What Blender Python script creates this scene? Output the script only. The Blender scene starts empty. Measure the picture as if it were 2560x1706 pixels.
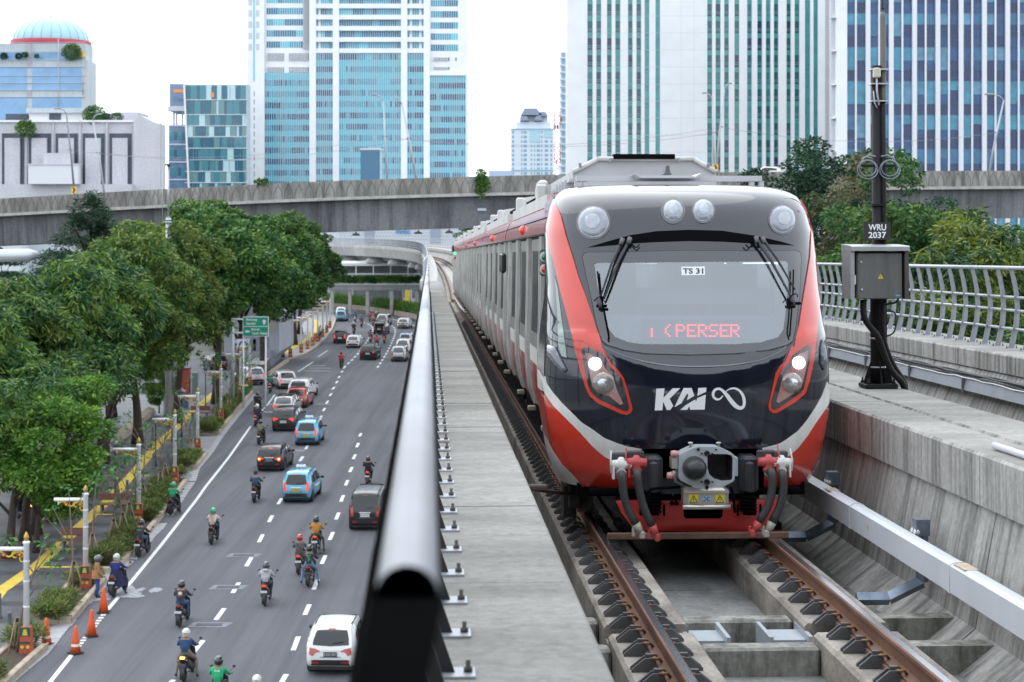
import bpy, bmesh, math, random
import numpy as np
from mathutils import Vector, Matrix
from mathutils.geometry import delaunay_2d_cdt
random.seed(7); rng = np.random.default_rng(7)
SC = bpy.context.scene
COL = SC.collection
R = math.radians
# ---------------------------------------------------------------- camera, sky, sun, exposure
FP, EYE, YH = 4350.0, 15.45, 550.0          # focal length in photo pixels, eye height, horizon row of the photo
cam_d = bpy.data.cameras.new('camera'); cam = bpy.data.objects.new('camera', cam_d); COL.objects.link(cam)
cam.location = (0, 0, EYE); cam.rotation_euler = (R(90), 0, 0)
cam_d.sensor_width = 36; cam_d.lens = 36 * FP / 2560
cam_d.shift_y = -(853 - YH) / 2560
cam_d.clip_start = 0.1; cam_d.clip_end = 6000
cam_d.dof.use_dof = True; cam_d.dof.focus_distance = 16.5; cam_d.dof.aperture_fstop = 5.0
SC.camera = cam
SUN_EL, SUN_AZ = R(55), R(328)               # soft light from ahead and to the left, shadows fall a little to the right
world = bpy.data.worlds.new('World'); SC.world = world; world.use_nodes = True
nt = world.node_tree; nt.nodes.clear()
sky = nt.nodes.new('ShaderNodeTexSky'); sky.sky_type = 'NISHITA'; sky.sun_disc = False
sky.sun_elevation = SUN_EL; sky.sun_rotation = SUN_AZ; sky.air_density = 1.0; sky.dust_density = 1.0; sky.ozone_density = 1.0
hsv = nt.nodes.new('ShaderNodeHueSaturation'); hsv.inputs['Saturation'].default_value = 0.22; hsv.inputs['Value'].default_value = 1.0
bg = nt.nodes.new('ShaderNodeBackground'); bg.inputs['Strength'].default_value = 0.15
out = nt.nodes.new('ShaderNodeOutputWorld')
cl = nt.nodes.new('ShaderNodeMix'); cl.data_type = 'RGBA'; cl.inputs[0].default_value = .78; cl.inputs[7].default_value = (7.8, 8.5, 9.25, 1)   # even cloud cover over the sky
nt.links.new(sky.outputs[0], hsv.inputs['Color']); nt.links.new(hsv.outputs[0], cl.inputs[6]); nt.links.new(cl.outputs[2], bg.inputs[0]); nt.links.new(bg.outputs[0], out.inputs[0])
sun_d = bpy.data.lights.new('sun', 'SUN'); sun_d.energy = 0.55; sun_d.angle = R(70); sun_d.color = (1.0, 0.97, 0.93)
sun = bpy.data.objects.new('sun', sun_d); COL.objects.link(sun)
sd = Vector((math.sin(SUN_AZ) * math.cos(SUN_EL), math.cos(SUN_AZ) * math.cos(SUN_EL), math.sin(SUN_EL)))
sun.rotation_euler = sd.to_track_quat('Z', 'Y').to_euler(); sun.location = (0, 0, 60)
SC.view_settings.view_transform = 'Standard'; SC.view_settings.look = 'None'
SC.view_settings.gamma = 1; SC.view_settings.exposure = 0.85; SC.view_settings.use_curve_mapping = False
SC.cycles.max_bounces = 6; SC.cycles.transparent_max_bounces = 12; SC.cycles.diffuse_bounces = 3; SC.cycles.glossy_bounces = 3
SC.cycles.use_denoising = True; SC.cycles.caustics_reflective = False; SC.cycles.caustics_refractive = False
# ---------------------------------------------------------------- geometry of the place
def gz(x, y, z=0.0):
 """photo pixel -> world point on the level z (the road is z = 0)"""
 t = FP * (EYE - z) / (y - YH)
 return Vector(((x - 1280) / FP * t, t, z))
def at(x, y, Y):
 return Vector(((x - 1280) / FP * Y, Y, EYE - (y - YH) / FP * Y))
S_ = np.array([-209 / FP, 1, -90 / FP]); S_ /= np.linalg.norm(S_)
U_ = np.cross(S_, [0, 0, 1.]); U_ /= np.linalg.norm(U_)
V_ = np.cross(U_, S_)
# guideway frame: x = u (right), y = s (along the track, away), z = v (up), origin at the eye; it falls 2 % away from us
MG = Matrix(((U_[0], S_[0], V_[0], 0), (U_[1], S_[1], V_[1], 0), (U_[2], S_[2], V_[2], EYE), (0, 0, 0, 1)))
def gs(x, y, s):
 d = np.array([(x - 1280) / FP, 1, (YH - y) / FP]); p = d * (s / (d @ S_))
 return (float(p @ U_), s, float(p @ V_))
def gv(x, y, v):
 d = np.array([(x - 1280) / FP, 1, (YH - y) / FP]); p = d * (v / (d @ V_))
 return (float(p @ U_), float(p @ S_), v)
# ---------------------------------------------------------------- object helpers
def tag(o, label=None, cat=None, group=None, kind=None):
 if label: o['label'] = label
 if cat: o['category'] = cat
 if group: o['group'] = group
 if kind: o['kind'] = kind
 return o
def empty(name, loc=(0, 0, 0), rz=0, label=None, cat=None, group=None, mat=None):
 o = bpy.data.objects.new(name, None); COL.objects.link(o); o.empty_display_size = 0.3
 if mat is not None: o.matrix_world = mat
 else: o.location = loc; o.rotation_euler = (0, 0, rz)
 return tag(o, label, cat, group)
def kids(o): return KIDS.get(o.name, [])
KIDS = {}
def setp(o, parent):
 o.parent = parent; KIDS.setdefault(parent.name, []).append(o)
def link_mesh(name, me, parent=None, loc=None, rz=None):
 o = bpy.data.objects.new(name, me); COL.objects.link(o)
 if parent is not None: setp(o, parent)
 if loc is not None: o.location = loc
 if rz is not None: o.rotation_euler = (0, 0, rz)
 return o
def copy_tree(o, parent=None):
 c = o.copy(); COL.objects.link(c)
 if parent is not None: setp(c, parent)
 for ch in list(kids(o)): copy_tree(ch, c)
 return c
class MB:
 def __init__(s): s.v = []; s.f = []; s.m = []; s.s = []
 def add(s, vs, fs, mat=0, sm=False):
  b = len(s.v); s.v.extend([tuple(map(float, p)) for p in vs])
  for f in fs: s.f.append([b + i for i in f]); s.m.append(mat); s.s.append(sm)
  return s
 def box(s, x0, x1, y0, y1, z0, z1, mat=0):
  v = [(x0, y0, z0), (x1, y0, z0), (x1, y1, z0), (x0, y1, z0), (x0, y0, z1), (x1, y0, z1), (x1, y1, z1), (x0, y1, z1)]
  return s.add(v, [(0, 3, 2, 1), (4, 5, 6, 7), (0, 1, 5, 4), (1, 2, 6, 5), (2, 3, 7, 6), (3, 0, 4, 7)], mat)
 def cbox(s, c, d, mat=0, rz=0, rx=0, ry=0):
  M = Matrix.Rotation(rz, 3, 'Z') @ Matrix.Rotation(ry, 3, 'Y') @ Matrix.Rotation(rx, 3, 'X'); c = Vector(c)
  v = [c + M @ Vector((sx * d[0] / 2, sy * d[1] / 2, sz * d[2] / 2)) for sz in (-1, 1) for sx, sy in ((-1, -1), (1, -1), (1, 1), (-1, 1))]
  return s.add(v, [(0, 3, 2, 1), (4, 5, 6, 7), (0, 1, 5, 4), (1, 2, 6, 5), (2, 3, 7, 6), (3, 0, 4, 7)], mat)
 def bbox(s, c, d, b=.02, mat=0, rz=0):
  """box with chamfered upright and top edges"""
  x, y, z = d[0] / 2, d[1] / 2, d[2] / 2; b = min(b, x * .9, y * .9, z * .9)
  ring = lambda e, zz: [(x - e, y - e - b, zz), (x - e - b, y - e, zz), (-x + e + b, y - e, zz), (-x + e, y - e - b, zz), (-x + e, -y + e + b, zz), (-x + e + b, -y + e, zz), (x - e - b, -y + e, zz), (x - e, -y + e + b, zz)]
  M = Matrix.Rotation(rz, 3, 'Z'); c = Vector(c); rs = [ring(b, -z), ring(0, -z + b), ring(0, z - b), ring(b, z)]
  v = [c + M @ Vector(p) for r in rs for p in r]; f = [list(range(7, -1, -1)), list(range(24, 32))]
  for k in range(3):
   for i in range(8): f.append((k * 8 + i, k * 8 + (i + 1) % 8, k * 8 + 8 + (i + 1) % 8, k * 8 + 8 + i))
  return s.add(v, f, mat)
 def tube(s, pts, r, n=8, mat=0, cap=True, sm=True, flat=1.0):
  pts = [Vector(p) for p in pts]; k = len(pts); rr = r if isinstance(r, (list, tuple)) else [r] * k
  up = None; vs = []
  for i, p in enumerate(pts):
   d = (pts[min(i + 1, k - 1)] - pts[max(i - 1, 0)]).normalized()
   if up is None:
    a = Vector((0, 0, 1)) if abs(d.z) < .9 else Vector((1, 0, 0)); up = (a - d * a.dot(d)).normalized()
   else:
    up = up - d * up.dot(d); up = up.normalized() if up.length > 1e-6 else Vector((1, 0, 0))
   b = d.cross(up)
   for j in range(n):
    a = 2 * math.pi * j / n; vs.append(p + (up * math.cos(a) * flat + b * math.sin(a)) * rr[i])
  fs = [(i * n + j, i * n + (j + 1) % n, (i + 1) * n + (j + 1) % n, (i + 1) * n + j) for i in range(k - 1) for j in range(n)]
  s.add(vs, fs, mat, sm)
  if cap:
   b = len(s.v) - len(vs)
   s.f.append([b + j for j in range(n - 1, -1, -1)]); s.m.append(mat); s.s.append(False)
   s.f.append([b + (k - 1) * n + j for j in range(n)]); s.m.append(mat); s.s.append(False)
  return s
 def lathe(s, prof, n=12, c=(0, 0, 0), mat=0, sm=True, axis='z', cap=True):
  vs = []
  for r, z in prof:
   for j in range(n):
    a = 2 * math.pi * j / n; x, y = r * math.cos(a), r * math.sin(a)
    q = (x, y, z) if axis == 'z' else ((z, x, y) if axis == 'x' else (y, z, x))
    vs.append((c[0] + q[0], c[1] + q[1], c[2] + q[2]))
  k = len(prof)
  s.add(vs, [(i * n + j, i * n + (j + 1) % n, (i + 1) * n + (j + 1) % n, (i + 1) * n + j) for i in range(k - 1) for j in range(n)], mat, sm)
  if cap:
   b = len(s.v) - len(vs)
   s.f.append([b + j for j in range(n - 1, -1, -1)]); s.m.append(mat); s.s.append(False)
   s.f.append([b + (k - 1) * n + j for j in range(n)]); s.m.append(mat); s.s.append(False)
  return s
 def ball(s, c, r, nu=10, nv=7, mat=0, a0=-.5, a1=.5):
  r = r if isinstance(r, (list, tuple)) else (r, r, r); vs = []
  for i in range(nv + 1):
   th = math.pi * (a0 + (a1 - a0) * i / nv)
   for j in range(nu):
    a = 2 * math.pi * j / nu
    vs.append((c[0] + r[0] * math.cos(th) * math.cos(a), c[1] + r[1] * math.cos(th) * math.sin(a), c[2] + r[2] * math.sin(th)))
  return s.add(vs, [(i * nu + j, i * nu + (j + 1) % nu, (i + 1) * nu + (j + 1) % nu, (i + 1) * nu + j) for i in range(nv) for j in range(nu)], mat, True)
 def prism(s, poly, a0, a1, axis='y', mat=0, sm=False):
  """2-D polygon extruded along an axis: 'y' -> poly is (x,z); 'z' -> (x,y); 'x' -> (y,z)"""
  q = (lambda p, a: (p[0], a, p[1])) if axis == 'y' else ((lambda p, a: (p[0], p[1], a)) if axis == 'z' else (lambda p, a: (a, p[0], p[1])))
  n = len(poly); vs = [q(p, a0) for p in poly] + [q(p, a1) for p in poly]
  fs = [(i, (i + 1) % n, n + (i + 1) % n, n + i) for i in range(n)]
  s.add(vs, fs, mat, sm); s.add(vs, [list(range(n - 1, -1, -1)), list(range(n, 2 * n))], mat, False)
  return s
 def quad(s, a, b, c, d, mat=0): return s.add([a, b, c, d], [(0, 1, 2, 3)], mat)
 def sweep(s, prof, path, mat=0, closed=True, sm=False):
  """prof: list of (offset to the right, height); path: list of (x,y,z); cross-sections stay upright"""
  n = len(prof); vs = []; k = len(path)
  for i, p in enumerate(path):
   a = Vector(path[max(i - 1, 0)]); b = Vector(path[min(i + 1, k - 1)]); d = (b - a); d.z = 0; d.normalize()
   r = Vector((d.y, -d.x, 0))
   for o, h in prof: vs.append(Vector(p) + r * o + Vector((0, 0, h)))
  m = n if closed else n - 1
  fs = [(i * n + j, i * n + (j + 1) % n, (i + 1) * n + (j + 1) % n, (i + 1) * n + j) for i in range(k - 1) for j in range(m)]
  s.add(vs, fs, mat, sm)
  if closed: s.add(vs[:n] + vs[-n:], [list(range(n)), list(range(2 * n - 1, n - 1, -1))], mat)
  return s
 def mesh(s, name, mats=()):
  me = bpy.data.meshes.new(name); me.from_pydata(s.v, [], s.f)
  for m in (mats if isinstance(mats, (list, tuple)) else [mats]): me.materials.append(m)
  me.polygons.foreach_set('material_index', s.m); me.polygons.foreach_set('use_smooth', s.s)
  bm = bmesh.new(); bm.from_mesh(me); bmesh.ops.recalc_face_normals(bm, faces=bm.faces); bm.to_mesh(me); bm.free()
  me.update(); return me
 def build(s, name, mats, parent=None, loc=None, rz=None, mat=None):
  o = link_mesh(name, s.mesh(name, mats), parent, loc, rz)
  if mat is not None: o.matrix_world = mat
  return o
_tc = {}
def text_mesh(txt, bold=False):
 """letters as flat 2-D triangles: (verts, faces) scaled to a unit box, plus its width / height"""
 if txt in _tc: return _tc[txt]
 cu = bpy.data.curves.new('t', 'FONT'); cu.body = txt; cu.resolution_u = 3
 if bold: cu.offset = 0.022
 o = bpy.data.objects.new('t', cu); COL.objects.link(o)
 bpy.context.view_layer.update()
 me = bpy.data.meshes.new_from_object(o.evaluated_get(bpy.context.evaluated_depsgraph_get()))
 v = np.array([p.co[:2] for p in me.vertices]); f = [list(p.vertices) for p in me.polygons]
 bpy.data.objects.remove(o); bpy.data.meshes.remove(me); bpy.data.curves.remove(cu)
 lo, hi = v.min(0), v.max(0); v = (v - lo) / (hi - lo)
 _tc[txt] = (v, f, (hi - lo)[0] / (hi - lo)[1]); return _tc[txt]
def add_text(mb, txt, o, ux, uz, mat=0, bold=True):
 """o = lower-left corner, ux / uz = full width and height vectors"""
 v, f, _ = text_mesh(txt, bold); o, ux, uz = Vector(o), Vector(ux), Vector(uz)
 mb.add([o + ux * float(p[0]) + uz * float(p[1]) for p in v], f, mat)
def in_poly(px, py, poly):
 poly = np.asarray(poly); x0, y0 = poly[:, 0], poly[:, 1]; x1, y1 = np.roll(x0, -1), np.roll(y0, -1)
 c = np.zeros(px.shape, bool)
 for a, b, cc, d in zip(x0, y0, x1, y1):
  if b == d: continue
  c ^= ((b > py) != (d > py)) & (px < (cc - a) * (py - b) / (d - b) + a)
 return c
def cdt(outer, holes=(), step=.06, stepy=None):
 """triangulate a 2-D polygon with holes and inner grid points -> (points, triangles)"""
 stepy = stepy or step; outer = np.asarray(outer, float); pts = [tuple(p) for p in outer]; ed = [(i, (i + 1) % len(outer)) for i in range(len(outer))]
 for h in holes:
  b = len(pts); pts += [tuple(p) for p in h]; ed += [(b + i, b + (i + 1) % len(h)) for i in range(len(h))]
 lo, hi = outer.min(0), outer.max(0)
 gx, gy = np.meshgrid(np.arange(lo[0] + step / 2, hi[0], step), np.arange(lo[1] + stepy / 2, hi[1], stepy)); gx, gy = gx.ravel(), gy.ravel()
 ok = in_poly(gx, gy, outer)
 for h in holes: ok &= ~in_poly(gx, gy, h)
 pts += list(zip(gx[ok], gy[ok]))
 vo, eo, fo, *_ = delaunay_2d_cdt([Vector(p) for p in pts], ed, [], 0, 1e-6)
 vo = np.array([tuple(p) for p in vo]); tri = np.array([list(f) for f in fo if len(f) == 3])
 c = vo[tri].mean(1); ok = in_poly(c[:, 0], c[:, 1], outer)
 for h in holes: ok &= ~in_poly(c[:, 0], c[:, 1], h)
 return vo, tri[ok]
def resample(poly, d, closed=True):
 poly = np.asarray(poly, float); o = []; n = len(poly)
 for i in range(n if closed else n - 1):
  a, b = poly[i], poly[(i + 1) % n]; k = max(1, int(np.ceil(np.linalg.norm(b - a) / d)))
  o += [a + (b - a) * j / k for j in range(k)]
 if not closed: o.append(poly[-1])
 return np.array(o)
def smooth_poly(poly, it=2, closed=True):
 p = np.asarray(poly, float)
 for _ in range(it):
  if closed:
   q = np.roll(p, -1, 0); p = np.stack([p * .75 + q * .25, p * .25 + q * .75], 1).reshape(-1, p.shape[1])
  else:
   a, b = p[:-1], p[1:]; m = np.stack([a * .75 + b * .25, a * .25 + b * .75], 1).reshape(-1, p.shape[1]); p = np.vstack([p[:1], m[1:-1], p[-1:]])
 return p
def lerp(x, xs, ys): return float(np.interp(x, xs, ys))
# ---------------------------------------------------------------- materials (all procedural)
MATS = {}
def M(name, col, rough=.6, metal=0., spec=.5, var=0., vs=3., stretch=(1, 1, 1), bump=0., bs=30., col2=None, emis=0., coat=0., rnd=0., ecol=None, bstretch=(1, 1, 1), detail=4.):
 if name in MATS: return MATS[name]
 m = bpy.data.materials.new(name); m.use_nodes = True; t = m.node_tree; p = t.nodes['Principled BSDF']; L = t.links.new
 c = tuple(col) + (1,)
 p.inputs['Base Color'].default_value = c; p.inputs['Roughness'].default_value = rough; p.inputs['Metallic'].default_value = metal
 p.inputs['Specular IOR Level'].default_value = spec; p.inputs['Coat Weight'].default_value = coat; p.inputs['Coat Roughness'].default_value = .05
 m.diffuse_color = c
 if emis: p.inputs['Emission Color'].default_value = tuple(ecol or col) + (1,); p.inputs['Emission Strength'].default_value = emis
 src = None
 if var or col2 or bump:
  tc = t.nodes.new('ShaderNodeTexCoord')
 if var or col2:
  mp = t.nodes.new('ShaderNodeMapping'); mp.inputs['Scale'].default_value = stretch; L(tc.outputs['Object'], mp.inputs[0])
  nz = t.nodes.new('ShaderNodeTexNoise'); nz.inputs['Scale'].default_value = vs; nz.inputs['Detail'].default_value = detail; nz.inputs['Roughness'].default_value = .62; L(mp.outputs[0], nz.inputs[0])
  rp = t.nodes.new('ShaderNodeValToRGB'); rp.color_ramp.elements[0].position = .32; rp.color_ramp.elements[1].position = .68
  v = var or .15
  c2 = col2 or tuple(min(1, x * (1 + v)) for x in col); c1 = col if col2 else tuple(x * (1 - v) for x in col)
  rp.color_ramp.elements[0].color = tuple(c1) + (1,); rp.color_ramp.elements[1].color = tuple(c2) + (1,)
  L(nz.outputs[0], rp.inputs[0]); src = rp.outputs[0]
 if rnd:
  g = t.nodes.new('ShaderNodeNewGeometry'); h = t.nodes.new('ShaderNodeHueSaturation'); mr = t.nodes.new('ShaderNodeMapRange')
  mr.inputs[3].default_value = 1 - rnd; mr.inputs[4].default_value = 1 + rnd; L(g.outputs['Random Per Island'], mr.inputs[0]); L(mr.outputs[0], h.inputs['Value'])
  if src: L(src, h.inputs['Color'])
  else: h.inputs['Color'].default_value = c
  src = h.outputs[0]
 if src: L(src, p.inputs['Base Color'])
 if bump:
  mp2 = t.nodes.new('ShaderNodeMapping'); mp2.inputs['Scale'].default_value = bstretch; L(tc.outputs['Object'], mp2.inputs[0])
  n2 = t.nodes.new('ShaderNodeTexNoise'); n2.inputs['Scale'].default_value = bs; n2.inputs['Detail'].default_value = 3; L(mp2.outputs[0], n2.inputs[0])
  b = t.nodes.new('ShaderNodeBump'); b.inputs['Strength'].default_value = bump; b.inputs['Distance'].default_value = .02; L(n2.outputs[0], b.inputs['Height']); L(b.outputs[0], p.inputs['Normal'])
 MATS[name] = m; return m
def concrete(name, base, dark, light, sv=(3.0, 3.0, .12), ss=2.2, blotch=.7, amt=.6, bump=.25, grain=26., tan=None):
 """weathered concrete: blotches + streaks (stretched noise) + grain"""
 if name in MATS: return MATS[name]
 m = bpy.data.materials.new(name); m.use_nodes = True; t = m.node_tree; p = t.nodes['Principled BSDF']; L = t.links.new
 tc = t.nodes.new('ShaderNodeTexCoord')
 def noise(scale, st, det=6, rough=.6):
  mp = t.nodes.new('ShaderNodeMapping'); mp.inputs['Scale'].default_value = st; L(tc.outputs['Object'], mp.inputs[0])
  n = t.nodes.new('ShaderNodeTexNoise'); n.inputs['Scale'].default_value = scale; n.inputs['Detail'].default_value = det; n.inputs['Roughness'].default_value = rough; L(mp.outputs[0], n.inputs[0]); return n.outputs[0]
 def ramp(fac, a, b, pa, pb):
  r = t.nodes.new('ShaderNodeValToRGB'); e = r.color_ramp.elements; e[0].position = pa; e[1].position = pb; e[0].color = tuple(a) + (1,); e[1].color = tuple(b) + (1,); L(fac, r.inputs[0]); return r.outputs[0]
 def mix(f, a, b, mode='MIX'):
  x = t.nodes.new('ShaderNodeMix'); x.data_type = 'RGBA'; x.blend_type = mode
  if isinstance(f, float): x.inputs[0].default_value = f
  else: L(f, x.inputs[0])
  for s, i in ((a, 6), (b, 7)):
   if isinstance(s, tuple): x.inputs[i].default_value = s + (1,)
   else: L(s, x.inputs[i])
  return x.outputs[2]
 bl = ramp(noise(blotch, (1, 1, 1)), base, light, .35, .7)
 st = ramp(noise(ss, sv, 5, .7), (1, 1, 1), (0, 0, 0), .42, .66)
 c = mix(st, tuple(dark), bl); c = mix(amt, bl, c)
 gr = ramp(noise(grain, (1, 1, 1), 3), (.8, .8, .8), (1.12, 1.12, 1.12), .3, .7); c = mix(1.0, c, gr, 'MULTIPLY')
 sp = ramp(noise(4.5, (1, 1, 1), 8, .75), (0, 0, 0), (1, 1, 1), .58, .72); c = mix(sp, c, mix(.55, c, tuple(tan or dark)))
 L(c, p.inputs['Base Color']); p.inputs['Roughness'].default_value = .85; p.inputs['Specular IOR Level'].default_value = .3
 b = t.nodes.new('ShaderNodeBump'); b.inputs['Strength'].default_value = bump; b.inputs['Distance'].default_value = .015; L(noise(grain * 1.5, (1, 1, 1), 4), b.inputs['Height']); L(b.outputs[0], p.inputs['Normal'])
 MATS[name] = m; return m
def leafmat(name, c1, c2, c3, pos=(.25, .75)):
 if name in MATS: return MATS[name]
 m = bpy.data.materials.new(name); m.use_nodes = True; t = m.node_tree; p = t.nodes['Principled BSDF']; L = t.links.new
 g = t.nodes.new('ShaderNodeNewGeometry'); oi = t.nodes.new('ShaderNodeObjectInfo'); tc = t.nodes.new('ShaderNodeTexCoord')
 nz = t.nodes.new('ShaderNodeTexNoise'); nz.inputs['Scale'].default_value = .55; nz.inputs['Detail'].default_value = 3; L(tc.outputs['Object'], nz.inputs[0])
 ma = t.nodes.new('ShaderNodeMath'); ma.operation = 'MULTIPLY_ADD'; L(nz.outputs[0], ma.inputs[0]); ma.inputs[1].default_value = 1.5; ma.inputs[2].default_value = -.5
 mb = t.nodes.new('ShaderNodeMath'); mb.operation = 'MULTIPLY_ADD'; L(g.outputs['Random Per Island'], mb.inputs[0]); mb.inputs[1].default_value = .6; L(ma.outputs[0], mb.inputs[2])
 r = t.nodes.new('ShaderNodeValToRGB'); e = r.color_ramp.elements; e[0].position = pos[0]; e[0].color = tuple(c1) + (1,); e[1].position = pos[1]; e[1].color = tuple(c3) + (1,)
 x = e.new((pos[0] + pos[1]) / 2); x.color = tuple(c2) + (1,); L(mb.outputs[0], r.inputs[0])
 h = t.nodes.new('ShaderNodeHueSaturation'); mr = t.nodes.new('ShaderNodeMapRange'); mr.inputs[3].default_value = .8; mr.inputs[4].default_value = 1.2; L(oi.outputs['Random'], mr.inputs[0]); L(mr.outputs[0], h.inputs['Value']); L(r.outputs[0], h.inputs['Color'])
 L(h.outputs[0], p.inputs['Base Color']); p.inputs['Roughness'].default_value = .5; p.inputs['Specular IOR Level'].default_value = .35
 tr = t.nodes.new('ShaderNodeBsdfTranslucent'); L(h.outputs[0], tr.inputs[0]); mx = t.nodes.new('ShaderNodeMixShader'); mx.inputs[0].default_value = .3
 L(p.outputs[0], mx.inputs[1]); L(tr.outputs[0], mx.inputs[2]); L(mx.outputs[0], t.nodes['Material Output'].inputs[0])
 MATS[name] = m; return m
def glassmat(name, tint, refl=.25, rough=.02):
 """see-through pane: tinted transparency plus mirror reflection"""
 if name in MATS: return MATS[name]
 m = bpy.data.materials.new(name); m.use_nodes = True; t = m.node_tree; t.nodes.remove(t.nodes['Principled BSDF']); L = t.links.new
 a = t.nodes.new('ShaderNodeBsdfTransparent'); a.inputs[0].default_value = tuple(tint) + (1,); g = t.nodes.new('ShaderNodeBsdfGlossy'); g.inputs['Roughness'].default_value = rough; g.inputs[0].default_value = (.9, .95, 1, 1)
 f = t.nodes.new('ShaderNodeLayerWeight'); f.inputs[0].default_value = .25; mr = t.nodes.new('ShaderNodeMapRange'); mr.inputs[3].default_value = refl; mr.inputs[4].default_value = 1; L(f.outputs['Fresnel'], mr.inputs[0])
 x = t.nodes.new('ShaderNodeMixShader'); L(mr.outputs[0], x.inputs[0]); L(a.outputs[0], x.inputs[1]); L(g.outputs[0], x.inputs[2]); L(x.outputs[0], t.nodes['Material Output'].inputs[0])
 MATS[name] = m; return m
# ================================================================ GROUND, ROAD, FOOTPATH
m_ground = M('ground_soil', (.10, .10, .09), .95, var=.3, vs=.4)
m_asph = concrete('asphalt', (.118, .120, .138), (.086, .087, .100), (.145, .147, .165), sv=(1, .02, 1), ss=.8, blotch=.10, amt=.95, bump=.2, grain=16, tan=(.085, .085, .095))
m_paint = M('road_paint', (.70, .71, .72), .7, var=.12, vs=6)
m_pave = M('wet_paving', (.105, .105, .115), .42, spec=.4, var=.35, vs=.45, bump=.2, bs=25, detail=7)
m_pave2 = M('paving_band', (.075, .072, .078), .4, spec=.4, var=.25, vs=1.2)
m_kerb = concrete('kerb_concrete', (.44, .36, .28), (.24, .20, .16), (.54, .46, .37), sv=(1, 1, .5), ss=3, amt=.5, grain=20)
m_gut = concrete('gutter_concrete', (.30, .30, .31), (.17, .17, .18), (.52, .52, .53), sv=(1, .3, 1), ss=1.2, amt=.6, grain=14)
m_apron = concrete('apron_concrete', (.24, .245, .25), (.17, .17, .18), (.33, .33, .34), sv=(1, 1, 1), ss=1, amt=.4, grain=14)
m_tact = M('tactile_yellow', (.60, .42, .06), .7, var=.18, vs=1.5)
m_soil = M('planter_soil', (.06, .045, .03), .95, var=.3, vs=5)
def sheet(name, poly, z, mat, kind=None, parent=None, step=None):
 mb = MB(); P = [(p[0], p[1], z) for p in poly]
 mb.add(P, [list(range(len(P)))]); o = mb.build(name, mat, parent)
 if kind: tag(o, kind=kind)
 return o
tag(MB().add([(-3000, -300, -.03), (3000, -300, -.03), (3000, 5000, -.03), (-3000, 5000, -.03)], [(0, 1, 2, 3)]).build('ground', m_ground), kind='structure')
# the road: one sheet, wide enough to run under the viaduct and away to the bend on the left
tag(MB().add([(-19, 15, 0), (30, 15, 0), (30, 240, 0), (-8, 262, 0), (-40, 345, 0), (-150, 430, 0), (-190, 400, 0), (-60, 300, 0), (-31, 245, 0), (-27, 205, 0), (-46, 170, 0), (-46, 150, 0), (-24, 150, 0), (-21.5, 110, 0), (-20, 80, 0)], [tuple(range(15))]).build('road', m_asph), kind='structure')
# footpath: raised 0.15, its road edge is the back of the planting strip
KERB = [gz(x, y, .15) for x, y in [(-60, 1790), (48, 1683), (125, 1613), (180, 1552), (233, 1491), (329, 1387), (413, 1282), (472, 1198), (492, 1170), (523, 1131), (549, 1084), (590, 1032), (635, 977)]]
def shift_path(path, d):
 o = []
 for i, p in enumerate(path):
  a, b = path[max(i - 1, 0)], path[min(i + 1, len(path) - 1)]; t = (b - a); t.z = 0; t.normalize()
  o.append(Vector((p.x - t.y * d, p.y + t.x * d, p.z)))
 return o
INNER = shift_path(KERB, 1.55)
fp = [(p.x, p.y) for p in INNER] + [(-25.5, 152), (-60, 152), (-60, 40)]
mb = MB(); n = len(fp); mb.add([(x, y, .15) for x, y in fp] + [(x, y, -.02) for x, y in fp], [list(range(n))] + [(i, (i + 1) % n, n + (i + 1) % n, n + i) for i in range(n)])
foot = mb.build('footpath', m_pave); tag(foot, kind='structure')
# darker bands laid across the footpath (paved courses)
mb = MB()
for k in range(34):
 y = 48 + k * 3.0; x1 = np.interp(y, [p.y for p in INNER], [p.x for p in INNER]) - .02
 for w0, w1, z in ((0, .75, .154),):
  mb.add([(-58, y + w0, z), (x1, y + w0, z), (x1, y + w1, z), (-58, y + w1, z)], [(0, 1, 2, 3)])
tag(mb.build('paving_course', m_pave2, foot), kind='stuff')
# aprons and driveways between the planting beds
ap = [(p.x, p.y) for p in KERB] + [(p.x + .02, p.y) for p in reversed(INNER)]
o_ap = sheet('apron', ap, .03, m_apron); tag(o_ap, kind='structure')
# gutter slabs: individual pieces at the foot of the kerb
gpath = [gz(x, y, 0) for x, y in [(30, 1720), (125, 1640), (200, 1545), (250, 1490), (345, 1400), (425, 1310)]]
gut = empty('gutter', gpath[0], 0, 'pale worn concrete gutter slabs along the near kerb', 'gutter'); KIDS['gutter'] = []
acc = 0.; random.seed(3)
for i in range(len(gpath) - 1):
 a, b = gpath[i], gpath[i + 1]; L_ = (b - a).length; t = (b - a).normalized(); nrm = Vector((-t.y, t.x, 0)); d = 0
 while d + .5 < L_:
  w = random.uniform(.95, 1.35); w = min(w, L_ - d); e = random.uniform(-.02, .02)
  p = a + t * (d + w / 2) + nrm * (.42 + e)
  me = MB().bbox((0, 0, 0), (w - .03, .62 + random.uniform(-.05, .08), .05), .012).mesh('gutter_slab', m_gut)
  o = link_mesh('gutter_slab', me, gut); o.matrix_parent_inverse = gut.matrix_world.inverted(); o.location = (p.x - gpath[0].x, p.y - gpath[0].y, .02); o.rotation_euler = (0, 0, math.atan2(t.y, t.x)); o.matrix_parent_inverse = Matrix()
  d += w
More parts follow.
